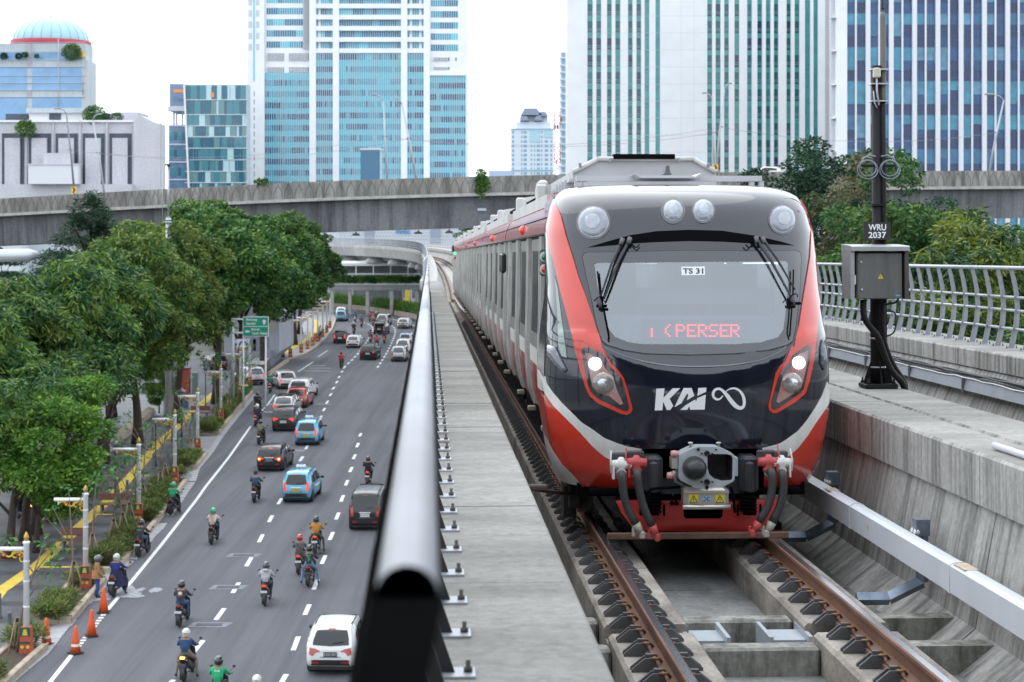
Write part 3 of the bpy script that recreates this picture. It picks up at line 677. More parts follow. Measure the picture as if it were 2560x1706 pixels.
MB().lathe([(.085, .05), (.085, 1.6), (.06, 1.62), (.055, ztop)], 14, (0, 0, 0)).build('shaft', m_blk, wp)
x0, _, za = lp(2207, 30); x1, _, zb = lp(2208, 258)
MB().lathe([(.004, za + 1.0), (.008, za + .05), (.02, za + .03)][::-1], 8, (x1, 0, 0)).build('whip', m_blk, wp)
MB().lathe([(.033, zb), (.034, zb + .05), (.033, za - .05), (.02, za)], 14, (x1, 0, 0)).build('antenna', m_ant, wp)
m_band = M('band_steel', (.5, .5, .52), .35, metal=.8)
for yy in (175, 211, 254):
 z = lp(2190, yy)[2]; MB().box(-.08, x1 + .05, -.075, .075, z - .008, z + .008).build('clamp', m_band, wp)
bx = lp(2186, 185)
MB().bbox((bx[0] + .0, -.1, bx[2]), (.08, .07, .11), .01).build('junction_box', M('box_beige', (.50, .47, .38), .5), wp)
c = MB(); c.tube([(bx[0], -.1, bx[2] - .055), (bx[0] + .005, -.085, bx[2] - .2), (bx[0] + .03, -.075, bx[2] - .36)], .011, 6); c.tube([(bx[0] - .03, -.07, bx[2] - .2), (bx[0] - .02, -.075, bx[2] - .33), (bx[0] + .01, -.07, bx[2] - .39)], .007, 5)
c.build('cable', M('cable_grey', (.45, .46, .50), .5), wp)
MB().tube([(.065, -.05, .5), (.068, -.045, 1.6), (.062, -.045, lp(0, 258)[2]), (x1 - .01, -.02, lp(0, 250)[2])], .026, 10).build('conduit', m_blk, wp)
# cable loops on a cross bar
zl = lp(2190, 415)[2]
MB().tube([(-.21, -.06, zl + .035), (-.185, -.06, zl), (.185, -.06, zl), (.205, -.06, zl + .035)], .014, 6).build('cross_bar', m_blk, wp)
lo = MB()
for sx in (-1, 1):
 for r, dz in ((.115, -.075), (.095, -.06)):
  lo.tube([(sx * (.125) + r * math.cos(a), -.08 + .01 * math.sin(a * 2), zl + dz + .03 + r * .92 * math.sin(a)) for a in np.linspace(0, 2 * math.pi, 26)], .007, 5)
 lo.tube([(sx * .03, -.065, zl + .1), (sx * .1, -.065, zl + .115), (sx * .17, -.065, zl + .08), (sx * .2, -.065, zl + .01)], .011, 6)
lo.build('cable_loop', M('cable_blue_grey', (.20, .22, .27), .5), wp)
mb = MB(); zk = lp(0, 512)[2]; mb.box(-.075, .075, -.075, .075, zk - .01, zk + .01); zk2 = lp(0, 505)[2]; mb.tube([(.06, 0, zk2), (.13, 0, zk2), (.16, 0, zk2 + .03)], .01, 6); mb.build('hook', m_blk, wp)
# number board
a, b = lp(2159, 600, -.1), lp(2226, 556, -.1)
nb = empty('number_board', mat=MG @ Matrix.Translation((PU, PS - .1, -1.48)), label='black number board with white letters on the pole above the cabinet', cat='sign')
mb = MB(); mb.box(a[0], b[0], -.012, .012, a[2], b[2]); mb.build('board', M('board_black', (.02, .02, .022), .55), nb)
m_wht = M('letter_white', (.78, .78, .78), .6)
mb = MB(); hh = b[2] - a[2]; ww = b[0] - a[0]
add_text(mb, 'WRU', (a[0] + ww * .17, -.014, a[2] + hh * .53), (ww * .66, 0, 0), (0, 0, hh * .36)); add_text(mb, '2037', (a[0] + ww * .17, -.014, a[2] + hh * .09), (ww * .66, 0, 0), (0, 0, hh * .36))
mb.build('lettering', m_wht, nb)
# cabinet
cb = empty('equipment_cabinet', mat=MG @ Matrix.Translation((PU, PS - .25, -1.48)), label='grey metal equipment cabinet with yellow warning triangle, mounted on the black pole', cat='cabinet')
q = lambda x, y: (lambda p: (p[0] - PU, p[2] + 1.48))(gs(x, y, PS - .42))
(x0, z0), (x1, z1) = q(2142, 748), q(2255, 632); (rx0, rz0), (rx1, rz1) = q(2125, 748), q(2270, 615)
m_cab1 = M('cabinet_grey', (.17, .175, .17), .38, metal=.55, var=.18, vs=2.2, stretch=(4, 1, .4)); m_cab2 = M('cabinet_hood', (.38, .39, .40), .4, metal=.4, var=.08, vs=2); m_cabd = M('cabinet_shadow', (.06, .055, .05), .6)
MB().bbox(((x0 + x1) / 2, -.02, (z0 + z1) / 2), (x1 - x0, .30, z1 - z0), .008).build('body', m_cab1, cb)
MB().bbox(((x0 + x1) / 2 + .004, -.172, (z0 + z1) / 2), (x1 - x0 - .012, .012, z1 - z0 - .01), .005).build('door', m_cab1, cb)
MB().prism([(-.24, rz1 - .055), (.22, rz1 - .055), (.22, rz1 + .02), (-.22, rz1), (-.24, rz1 - .01)], rx0, rx1, 'x').build('roof', m_cab2, cb)
for xa, xb in ((rx0, rx0 + .045), (rx1 - .045, rx1)):
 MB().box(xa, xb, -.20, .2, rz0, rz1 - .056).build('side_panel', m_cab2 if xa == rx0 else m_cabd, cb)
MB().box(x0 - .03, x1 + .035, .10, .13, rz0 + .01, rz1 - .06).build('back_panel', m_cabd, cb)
mb = MB()
for px, py in ((2152, 656), (2154, 725)):
 X, Z = q(px, py); mb.lathe([(.015, -.178), (.012, -.19), (.004, -.192)], 10, (X, 0, Z), 0, True, 'y')
mb.build('lock', m_band, cb)
X, Z = q(2137, 700); MB().box(X - .008, X + .008, -.19, -.17, Z - .05, Z + .05).build('hasp', M('hasp_white', (.6, .6, .6), .4), cb)
X, Z = q(2201, 692); tri = MB(); tri.prism([(X - .03, Z - .022), (X + .03, Z - .022), (X, Z + .03)], -.1805, -.179, 'y'); tri.build('warning_triangle', M('warn_yellow', (.75, .5, .02), .5), cb)
tri = MB(); tri.prism([(X - .002, Z + .014), (X + .006, Z + .002), (X + .001, Z + .002), (X + .003, Z - .014), (X - .006, Z + .0), (X - .001, Z + .0)], -.182, -.1806, 'y'); tri.build('warning_mark', M('mark_black', (.02, .02, .02)), cb)
X, Z = q(2245, 739); MB().box(X - .028, X + .022, -.1805, -.179, Z - .008, Z + .008).build('maker_label', M('label_teal', (.10, .45, .40), .5), cb)
# flexible conduits from the cabinet to the deck
hs = empty('flexible_conduit', mat=MG @ Matrix.Translation((PU, PS - .25, -1.48)), label='ribbed black flexible conduits looping from cabinet down to the ledge', cat='conduit')
def rib(pts, r, mb):
 P = resample(smooth_poly(pts, 3, False), .012, False); mb.tube(P, [r * (1.06 if i % 2 else .93) for i in range(len(P))], 8)
def w3(x, y, ds): u, s, v = gs(x, y, PS + ds); return (u - PU, ds + .25, v + 1.48)
mb = MB(); rib([w3(2158, 750, -.3), w3(2158, 790, -.32), w3(2172, 815, -.33), w3(2196, 840, -.3), w3(2208, 880, -.26), w3(2228, 930, -.2), w3(2256, 955, -.15), w3(2262, 975, -.12)], .036, mb); mb.build('conduit', m_blk, hs)
mb = MB(); rib([w3(2207, 755, -.22), w3(2206, 840, -.2), w3(2218, 880, -.15), w3(2236, 920, -.08), w3(2262, 955, 0), w3(2264, 975, 0)], .032, mb); mb.build('conduit', m_blk, hs)
mb = MB(); mb.tube(smooth_poly([w3(2210, 780, -.2), w3(2235, 776, -.2), w3(2243, 800, -.2), w3(2236, 835, -.2), w3(2212, 842, -.2)], 3, False), .010, 6); mb.tube(smooth_poly([w3(2208, 778, -.2), w3(2215, 760, -.2), w3(2240, 758, -.25), w3(2246, 748, -.28)], 2, False), .012, 6); mb.build('cable', m_cab, hs)
for yy in (846, 918): X, Y_, Z = w3(2192, yy, 0); MB().lathe([(.092, -.008), (.092, .008)], 14, (0, .25, Z)).build('strap', m_band, hs)
# ---- far length of the line: it swings left over the road
FPATH = [(-5.2, 101, 11.9), (-6.6, 135, 11.5), (-8.6, 175, 11.35), (-11, 215, 11.3), (-13.2, 240, 11.3), (-17.5, 264, 11.3), (-24.5, 284, 11.3), (-34, 297, 11.3), (-48, 306, 11.3), (-75, 313, 11.3)]
P_ = smooth_poly(np.array(FPATH), 2, False)
P_ = [tuple(p) for p in P_]
fv = empty('railway_viaduct', (P_[0][0], P_[0][1], 0), 0, 'far pale length of the railway viaduct curving left across the road', 'viaduct'); o0 = Vector((P_[0][0], P_[0][1], 0)); Q_ = [tuple(Vector(p) - o0) for p in P_]
m_fc = concrete('far_deck_concrete', (.45, .44, .42), (.26, .25, .24), (.56, .55, .53), sv=(1, 1, .1), ss=1.2, amt=.4, bump=0)
MB().sweep([(-.15, -.42), (-.15, 0), (.85, 0), (.85, -.4), (.0, -.42)], Q_).build('left_ledge', m_fc, fv)
MB().sweep([(.3, -1.75), (-.12, -.43), (.8, -.43), (1.1, -1.47), (3.9, -1.47), (4.5, -.43), (5.4, -.43), (5.7, -1.47), (8.3, -1.47), (8.7, -.3), (9.8, -.3), (9.2, -1.75)], Q_).build('deck', m_fc, fv)
MB().sweep([(4.3, -.42), (4.3, 0), (5.4, 0), (5.4, -.42)], Q_).build('middle_ledge', m_fc, fv)
MB().sweep([(8.7, -.29), (8.7, 0), (9.9, 0), (9.9, -.29)], Q_).build('right_ledge', m_fc, fv)
for u in (1.75, 3.25):
 MB().sweep([(u - .3, -1.46), (u - .3, -1.24), (u + .3, -1.24), (u + .3, -1.46)], Q_).build('plinth', m_c3, fv)
 mb = MB(); mb.sweep([(u - .07, -1.23), (u - .035, -1.06), (u + .035, -1.06), (u + .07, -1.23)], Q_); mb.build('far_rail', m_rust, fv)
mb = MB(); mb.sweep([(2.6, -1.76), (3.2, -2.6), (6.8, -2.6), (7.6, -1.76)], Q_); mb.build('box_girder', m_fc, fv)
def far_fence(off, label, panel):
 L = shift_path([Vector(q) for q in Q_], -off); P2 = resample(np.array([list(p) for p in L]), 1.5, False)
 e = empty('railing', (o0.x, o0.y, 0), 0, label, 'fence'); mb = MB();
 for p in P2: mb.box(p[0] - .03, p[0] + .03, p[1] - .03, p[1] + .03, p[2] - .01, p[2] + 1.15)
 tag(mb.build('posts', m_galv, e), kind='stuff');
 mb = MB()
 for z in (.35, .65, .9, 1.15): mb.tube([(p[0], p[1], p[2] + z) for p in P2], .035, 5)
 mb.build('rails', m_galv, e)
 if panel:
  mb = MB(); P3 = resample(np.array([list(p) for p in L]), .3, False)
  for p in P3: mb.box(p[0] - .02, p[0] + .02, p[1] - .02, p[1] + .02, p[2] + .02, p[2] + 1.12)
  tag(mb.build('infill_bars', m_galvd, e), kind='stuff')
far_fence(.05, 'grey barred railing along the pale curved viaduct over the road', True); far_fence(9.3, 'distant railing on the outer side of the curved viaduct', False)
# haunches (rounded bearings) under the curve and broad grey piers
for (px, Y) in ((880, 291.5), (938, 282), (995, 270), (1047, 254), (1066, 246)):
 p = at(px, 652, Y); mb = MB(); mb.lathe([(1.7, 8.45), (1.6, 8.9), (1.2, 9.35), (.8, 9.56)], 14, (0, 0, 0)); o = mb.build('bearing', m_fc); o.location = (p.x, p.y + .6, 0); tag(o, 'pale rounded pier head under the curved viaduct', 'bearing', 'pier heads under the curved viaduct')
m_pier = M('pier_grey', (.22, .22, .225), .85, var=.15, vs=.8)
for i, (xa, xb, yb) in enumerate(((838, 872, 775), (884, 918, 782), (922, 975, 790), (985, 1008, 795), (1040, 1062, 800))):
 Y = 67207 / (yb - 550) + 15; a, b = at(xa, 700, Y), at(xb, 700, Y); mb = MB(); mb.bbox(((a.x + b.x) / 2, Y, 3.95), (b.x - a.x, 1.6, 8.1), .15); o = mb.build('bridge_pier', m_pier); tag(o, ['grey bridge pier nearest the tree row', 'broad grey bridge pier second from the tree row', 'widest grey bridge pier behind the hedge', 'narrow grey bridge pier right of the widest one', 'grey bridge pier hidden behind the handrail'][i], 'pier')
# ================================================================ TRAIN
UC, SN = 2.41, 15.42                                   # centre line and nose, in the guideway frame
tr = empty('commuter_train', mat=MG @ Matrix.Translation((UC, SN, -2.5)), label='red, white and black light rail train facing the camera with lit headlamps', cat='train')
TO = np.array([UC, SN, -2.5])
m_black = M('train_black_gloss', (.009, .011, .020), .10, spec=.5, coat=.7, var=.25, vs=2.5, bump=.012, bs=7)
m_red = M('train_red', (.56, .035, .018), .18, coat=.7, var=.08, vs=2, bump=.01, bs=6)
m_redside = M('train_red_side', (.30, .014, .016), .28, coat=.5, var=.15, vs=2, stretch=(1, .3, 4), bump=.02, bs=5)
m_white = M('train_white', (.66, .65, .62), .3, coat=.3, var=.10, vs=3, stretch=(2, 2, .6))
m_leaf = M('door_steel', (.22, .21, .20), .35, metal=.6, var=.3, vs=2, stretch=(3, 2, .5)); m_steel = M('stainless', (.46, .45, .42), .35, metal=.4, var=.25, vs=3, stretch=(6, 2, .8), bump=.03, bs=5)
m_dk = M('black_matt', (.004, .004, .005), .9, spec=.05); m_dkg = M('dark_grey_matt', (.045, .045, .05), .6, var=.15, vs=5)
m_frit = M('screen_frit', (.014, .015, .02), .08, spec=.6, coat=1.0); m_rub = M('rubber', (.012, .012, .013), .55)
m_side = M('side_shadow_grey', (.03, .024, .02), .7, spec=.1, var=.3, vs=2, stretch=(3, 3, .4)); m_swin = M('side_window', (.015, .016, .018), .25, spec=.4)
VW = ([-2.12, -2.0, -1.9, -1.42, -1.13, -.8, -.3, -.02, .225, .45, .577, .64, .69], [1.17, 1.215, 1.25, 1.33, 1.338, 1.318, 1.292, 1.298, 1.292, 1.235, 1.18, 1.10, .98])
VS = ([-2.12, -1.95, -1.7, -1.45, -1.2, -1.06, -1.01, -.93, .3, .40, .48, .55, .60, .64, .67, .69], [.20, .08, .02, .0, .0, .012, .025, .10, .49, .545, .62, .72, .84, 1.0, 1.2, 1.45])
VD = ([-2.12, .3, .69], [.80, .85, .62])
def surf(t, v):
 t = np.asarray(t, float); v = np.asarray(v, float); a = np.minimum(np.abs(t), 1.0); q = 1 - (1 - a) ** 1.9
 w = np.interp(v, *VW); s0 = np.interp(v - .5 * np.minimum(q, .75) ** 2 * np.interp(v, [-1.4, -1.05, -.6, .1], [0, 1, 1, 0]), *VS); D = np.interp(v, *VD)
 s = s0 + D * (1 - np.maximum(0, 1 - q ** 2.7) ** (1 / 2.1)) + np.maximum(0, np.abs(t) - 1) * 3.0
 return np.stack([UC + np.sign(t) * w * q, SN + s, v], -1)
def nrm(t, v):
 e = 1e-3; a = surf(t + e, v) - surf(t - e, v); b = surf(t, v + e) - surf(t, v - e); n = np.cross(a, b); return n / (np.linalg.norm(n, axis=-1, keepdims=True) + 1e-12)
_MG3 = np.array([[MG[i][j] for j in range(3)] for i in range(3)])
def proj(P): w = P @ _MG3.T; return np.stack([1280 + FP * w[..., 0] / w[..., 1], YH - FP * w[..., 2] / w[..., 1]], -1)
_tg, _vg = np.meshgrid(np.linspace(-1.25, 1.1, 190), np.linspace(-2.12, .68, 140)); _pg = proj(surf(_tg, _vg))
# only the part of the skin that faces the camera takes part in the look-up
_ng = nrm(_tg, _vg); _face = (np.sum(_ng * surf(_tg, _vg), -1) < -0.02); _pg[~_face] = 1e9
def inv(px):
 px = np.atleast_2d(np.asarray(px, float)); o = np.zeros_like(px)
 for i, p in enumerate(px):
  k = np.argmin(((_pg - p) ** 2).sum(-1)); o[i] = (_tg.flat[k], _vg.flat[k])
 t, v = o[:, 0].copy(), o[:, 1].copy()
 for _ in range(4):
  e = 1e-3; p0 = proj(surf(t, v)); pt = (proj(surf(t + e, v)) - p0) / e; pv = (proj(surf(t, v + e)) - p0) / e; r = px - p0
  det = pt[:, 0] * pv[:, 1] - pt[:, 1] * pv[:, 0]; det = np.where(np.abs(det) < 2000, np.sign(det + 1e-9) * 2000, det)
  dt = np.clip((r[:, 0] * pv[:, 1] - r[:, 1] * pv[:, 0]) / det, -.02, .02); dv = np.clip((pt[:, 0] * r[:, 1] - pt[:, 1] * r[:, 0]) / det, -.03, .03)
  t, v = t + dt, np.clip(v + dv, -2.12, .69)
 return np.stack([t, v], -1)
A = lambda L: [(1350 + x / 3.0747, 450 + y / 3.0747) for x, y in L]
B = lambda L: [(1300 + x / 2.851, 850 + y / 2.851) for x, y in L]
ISO = 1.7
def skin(tv, off, dome=0.):
 n = nrm(tv[:, 0], tv[:, 1]); return surf(tv[:, 0], tv[:, 1]) + n * (np.asarray(off)[..., None] if np.ndim(off) else off) - TO
def tvzone(tv, name, mat, off, parent=tr, holes=(), step=.055, thick=.012, dome=0., sm=True):
 o = np.asarray(tv) * [ISO, 1]; hs = [np.asarray(h) * [ISO, 1] for h in holes]
 V, T = cdt(o, hs, step); d = off
 if dome:
  B_ = resample(o, .01); dist = np.sqrt(((V[:, None] - B_[None]) ** 2).sum(-1)).min(1); mx = dist.max(); d = off + dome * (1 - (1 - np.clip(dist / mx, 0, 1)) ** 2) ** .5
 tvv = V / [ISO, 1]; P = skin(tvv, d); mb = MB(); mb.add(P, T.tolist(), 0, sm)
 for lp_ in [o] + hs:
  a = skin(lp_ / [ISO, 1], off); b = skin(lp_ / [ISO, 1], off - thick); n = len(a)
  mb.add(np.vstack([a, b]), [(i, (i + 1) % n, n + (i + 1) % n, n + i) for i in range(n)], 0)
 return mb.build(name, mat, parent)
def zone(px, name, mat, off, **k): return tvzone(inv(resample(np.array(px), 7)), name, mat, off, **k)
def circle(c, rx, ry, n=28): return [(c[0] + rx * math.cos(2 * math.pi * i / n), c[1] + ry * math.sin(2 * math.pi * i / n)) for i in range(n)]
def ribbon(path, wid, name, mat, off, parent=tr):
 p = np.array(path, float); w = np.interp(np.linspace(0, 1, len(p)), np.linspace(0, 1, len(wid)), wid); d = np.gradient(p, axis=0); d /= np.linalg.norm(d, axis=1, keepdims=True); nn = np.stack([-d[:, 1], d[:, 0]], 1) * w[:, None] / 2
 P = skin(inv(np.vstack([p + nn, p - nn])), off); n = len(p); return MB().add(P, [(i, i + 1, n + i + 1, n + i) for i in range(n - 1)]).build(name, mat, parent)
def stext(txt, box, name, mat, off, parent=tr):
 v, f, _ = text_mesh(txt, True); (xa, ya), (xb, yb) = box; px = np.stack([xa + (xb - xa) * v[:, 0], yb + (ya - yb) * v[:, 1]], 1)
 return MB().add(skin(inv(px), off), f).build(name, mat, parent)
# openings in the shell: windscreen and coupler pocket
scr = A([(420, 650), (440, 640), (1150, 632), (1890, 625), (1905, 640), (1905, 800), (1885, 1050), (1870, 1150), (1830, 1210), (1700, 1250), (1500, 1265), (800, 1265), (680, 1250), (580, 1210), (530, 1150), (490, 1020), (440, 800)])
pocket = B([(838, 850), (845, 810), (865, 787), (900, 778), (1300, 778), (1700, 776), (1725, 790), (1735, 820), (1735, 1085), (1300, 1098), (870, 1090), (838, 1080)])
tv_scr, tv_poc = inv(resample(np.array(scr), 9)), inv(resample(np.array(pocket), 9))
tl = np.linspace(-1.3, 1.3, 90); vv = np.linspace(-2.11, .69, 60)
tx = lambda v: float(np.interp(v, [-.75, -.45, -.05], [1.3, 1.12, 1.0]))
outer = [(t, -2.11) for t in tl] + [(tx(v), v) for v in vv[1:]] + [(t, .69) for t in np.linspace(1, -1, 70)[1:]] + [(-tx(v), v) for v in vv[::-1][1:-1]]
tvzone(outer, 'cab_shell', m_black, 0, holes=[tv_scr, tv_poc], step=.05, thick=.03)
# ---- white sweep and red skirt
tvp = lambda L: [tuple(x) for x in inv(L)]
bw_l = B([(180, 262), (190, 310), (230, 370), (300, 450), (380, 530), (440, 590), (520, 640), (600, 700), (700, 740), (780, 765), (868, 779)])
wr_l = B([(186, 392), (240, 470), (330, 560), (430, 660), (520, 760), (600, 830), (650, 857), (740, 885), (838, 905)])
rb_l = B([(206, 720), (240, 790), (300, 880), (380, 960), (456, 1050)])
bw_r = B([(2188, 300), (2150, 400), (2100, 490), (2040, 580), (1980, 650), (1900, 710), (1850, 740), (1790, 758), (1726, 772)])
wr_r = B([(2182, 480), (2150, 530), (2100, 600), (2050, 680), (1980, 770), (1900, 840), (1840, 872), (1790, 890), (1737, 905)])
rb_r = B([(2128, 850), (2110, 890), (2080, 970), (2050, 1030)])
sm = lambda L: smooth_poly(inv(resample(np.array(L), 12, False)), 1, False).tolist()
poc_l = [tuple(x) for x in inv(resample(np.array(B([(868, 780), (845, 805), (838, 850), (838, 905)])), 6, False))]; poc_r = [tuple(x) for x in inv(resample(np.array(B([(1726, 776), (1737, 820), (1737, 905)])), 6, False))]
BWL, WRL, RBL, BWR, WRR, RBR = map(sm, (bw_l, wr_l, rb_l, bw_r, wr_r, rb_r))
xt = 1.29
tvzone([(-xt, BWL[0][1])] + BWL + poc_l[1:-1] + WRL[::-1] + [(-xt, WRL[0][1])], 'white_sweep', m_white, .005)
tvzone([(xt, BWR[0][1])] + BWR + poc_r[1:-1] + WRR[::-1] + [(xt, WRR[0][1])], 'white_sweep', m_white, .005)
bot = lambda a, b, n=14: [(t, -2.105) for t in np.linspace(a, b, n)]
pl2 = [tuple(x) for x in inv(resample(np.array(B([(838, 905), (838, 1080)])), 8, False))]; pr2 = [tuple(x) for x in inv(resample(np.array(B([(1737, 905), (1736, 1085)])), 8, False))]
tvzone([(-xt, WRL[0][1])] + WRL + pl2[1:] + bot(pl2[-1][0], RBL[-1][0]) + RBL[::-1] + [(-xt, RBL[0][1])], 'red_skirt', m_red, .0055)
tvzone([(xt, WRR[0][1])] + WRR + pr2[1:] + bot(pr2[-1][0], RBR[-1][0]) + RBR[::-1] + [(xt, RBR[0][1])], 'red_skirt', m_red, .0055)
tvzone([(-xt, RBL[0][1])] + RBL + bot(RBL[-1][0], -xt), 'white_corner', m_white, .005); tvzone([(xt, RBR[0][1])] + RBR + bot(RBR[-1][0], xt), 'white_corner', m_white, .005)
# ---- red pillars that run down into the lamp surrounds
li = A([(75, 118), (105, 150), (165, 280), (200, 420), (250, 580), (300, 750), (350, 880), (400, 1030), (440, 1150), (480, 1290), (510, 1340), (545, 1400)]) + B([(600, 92), (640, 140), (650, 165), (700, 215), (740, 270), (760, 330), (803, 490), (790, 522), (760, 535), (720, 526), (560, 452), (500, 402), (470, 340), (440, 240), (375, 0)])
lo_ = A([(270, 1280), (220, 1080), (160, 850), (112, 640), (66, 480), (46, 330), (42, 220), (50, 140)])
zone(li + lo_, 'red_pillar', m_red, .010, step=.04)
ri = A([(2072, 108), (2085, 200), (2088, 300), (2080, 420), (2070, 600), (2040, 780), (2010, 960), (1985, 1130), (1950, 1290)]) + B([(1935, 40), (1905, 110), (1890, 150), (1850, 190), (1820, 240), (1800, 330), (1768, 470), (1775, 502), (1800, 522), (1830, 520), (1960, 442), (2030, 382), (2060, 290), (2090, 150), (2108, 0)])
ro_ = A([(2117, 1300), (2130, 1130), (2150, 900), (2166, 760), (2174, 600), (2170, 400), (2138, 280), (2092, 130), (2080, 104)])
zone(ri + ro_, 'red_pillar', m_red, .010, step=.04)
# ---- headlamp units
m_lens = glassmat('lamp_lens', (.80, .80, .82), .10, .05); m_refl = M('lamp_reflector', (.55, .56, .58), .2, metal=.8); m_led = M('lamp_led', (1, 1, 1), .3, emis=9.0, ecol=(1, 1, 1)); m_lampred = M('lamp_red', (.30, .06, .055), .2, coat=1, col2=(.34, .26, .25), vs=5); m_glow = M('lamp_warm', (.26, .23, .21), .2, metal=.4, coat=.8, var=.25, vs=40)
for hous, inner, led, bulb, s_ in (
 (B([(445, 70), (460, 52), (490, 55), (590, 100), (620, 140), (640, 190), (690, 230), (725, 280), (745, 340), (780, 480), (770, 505), (740, 505), (560, 420), (510, 370), (490, 320), (460, 180)]),
 B([(470, 92), (500, 98), (585, 150), (610, 200), (668, 262), (690, 350), (738, 455), (715, 463), (640, 400), (560, 380), (520, 330), (500, 230)]), (541, 170, 43), (598, 310, 76), 'left'),
 (B([(2050, 40), (2068, 50), (2060, 130), (2035, 260), (2015, 350), (1990, 380), (1840, 485), (1805, 495), (1787, 480), (1790, 430), (1840, 260), (1870, 205), (1920, 160), (1940, 110), (1990, 75)]),
 B([(2045, 78), (2040, 160), (2020, 250), (2000, 330), (1960, 370), (1840, 450), (1822, 440), (1850, 330), (1870, 250), (1930, 190), (1945, 140), (1985, 100)]), (1978, 163, 42), (1930, 306, 70), 'right')):
 h = zone(hous, 'headlamp', m_frit, .0145, step=.035)
 zone(inner, 'red_reflector', m_lampred, .0165, parent=h, step=.03)
 zone(B(circle(bulb[:2], bulb[2], bulb[2] * 1.03)), 'main_lens', m_glow, .019, parent=h, step=.02, dome=.018)
 zone(B(circle(bulb[:2], bulb[2] * .45, bulb[2] * .45)), 'bulb', m_refl, .04, parent=h, step=.02, dome=.006)
 zone(B(circle(led[:2], led[2], led[2])), 'lit_lamp', m_led, .020, parent=h, step=.02, dome=.01)
# ---- roof lamps
m_rim = M('lamp_rim', (.10, .10, .115), .35, coat=.3); m_dome = M('lamp_glass_pale', (.24, .265, .31), .15, coat=.8, var=.18, vs=9); m_putty = M('lamp_sealant', (.36, .37, .40), .6, var=.35, vs=14)
for c, r, g in (((412, 326), 133, .89), ((1022, 238), 102, .78), ((1256, 238), 98, .86), ((1862, 305), 118, .88)):
 kx = .93 if r < 110 or c[0] > 1500 else 1
 rim = zone(A(circle(c, r * kx, r)), 'roof_lamp', m_rim, .006, step=.04)
 zone(A(circle(c, r * g * kx, r * g)), 'sealant', m_putty, .009, parent=rim, step=.03)
 zone(A(circle(c, r * g * .92 * kx, r * g * .92)), 'lens', m_dome, .011, parent=rim, step=.025, dome=.02)
 zone(A(circle(c, r * g * .48 * kx, r * g * .48)), 'inner_ring', M('lamp_inner', (.34, .36, .40), .2, coat=.8, var=.15, vs=20), .0315, parent=rim, step=.02, dome=.004)
# ---- windscreen: frit border, flat black plate for the shaded slot above, clear pane
frame = A([(330, 590), (345, 568), (375, 560), (700, 555), (1150, 545), (1600, 550), (1960, 545), (1995, 560), (2005, 600), (2000, 700), (1990, 900), (1960, 1150), (1940, 1240), (1900, 1270), (1750, 1310), (1500, 1335), (1150, 1345), (800, 1335), (650, 1310), (520, 1270), (480, 1240), (440, 1120), (400, 920), (360, 750), (335, 620)])
tv_fr = inv(resample(np.array(frame), 9))
c_ = tv_fr.mean(0); tvzone(c_ + (tv_fr - c_) * 1.012, 'screen_seal', m_rub, .004, holes=[tv_fr], step=.05)
tvzone(tv_fr, 'screen_border', m_frit, .006, holes=[tv_scr], step=.05)
tvzone(tv_scr, 'windscreen', glassmat('screen_glass', (.56, .61, .70), .20, .015), .004, step=.08, thick=.004)
zone(A([(370, 520), (500, 480), (700, 425), (900, 395), (1150, 385), (1400, 392), (1650, 430), (1850, 475), (1950, 505), (1700, 492), (1400, 475), (1150, 470), (900, 478), (720, 488), (540, 505)]), 'slot_shade_plate', m_dk, .005, step=.04)
ribbon([A([p])[0] for p in smooth_poly([(475, 1275), (560, 1320), (700, 1372), (900, 1420), (1150, 1440), (1450, 1430), (1700, 1390), (1850, 1320), (1905, 1268)], 2, False)], [2.2, 3.0, 2.2], 'belt_seam', M('seam_grey', (.09, .10, .13), .2, coat=1), .003)
# ---- marks
m_logo = M('logo_white', (.72, .72, .72), .4)
K = [(972, 348), (1030, 346), (1022, 412), (1088, 346), (1142, 345), (1066, 420), (1092, 470), (1070, 500), (1046, 500), (1020, 440), (1015, 502), (960, 503)]
A1 = [(1165, 344), (1222, 343), (1242, 398), (1188, 432), (1200, 392), (1190, 382), (1150, 452), (1100, 480)]
SL = [(1086, 497), (1112, 477), (1200, 430), (1325, 377), (1327, 381), (1210, 440), (1128, 499)]
A2 = [(1142, 499), (1180, 466), (1248, 425), (1256, 440), (1262, 416), (1324, 390), (1316, 497), (1212, 498), (1206, 472), (1192, 499)]
I1 = [(1270, 343), (1328, 341), (1326, 370), (1264, 400)]
lg = MB()
for P in (K, A1, A2, I1):
 q = inv(resample(np.array(B(P)), 6)); V, T = cdt(q * [ISO, 1], (), .03); lg.add(skin(V / [ISO, 1], .004), T.tolist())
lg.build('letter_mark', m_logo, tr)
inf = smooth_poly([(1445, 398), (1425, 424), (1395, 425), (1372, 398), (1382, 358), (1422, 344), (1462, 378), (1500, 432), (1545, 482), (1585, 488), (1600, 455), (1592, 398), (1560, 356), (1522, 343), (1488, 352), (1466, 368)], 2, False)
ribbon(B(inf), [3, 5, 6, 7, 6, 6, 10, 11, 9, 7, 8, 6, 5, 4, 2], 'loop_mark', m_logo, .0045)
pl = zone(A([(1085, 670), (1265, 667), (1268, 733), (1088, 737)]), 'unit_number_plate', M('plate_white', (.75, .76, .78), .5), .0075, step=.05)
stext('TS 31', A([(1098, 682), (1254, 724)]), 'lettering', M('plate_ink', (.03, .03, .035), .6), .0095, parent=pl)
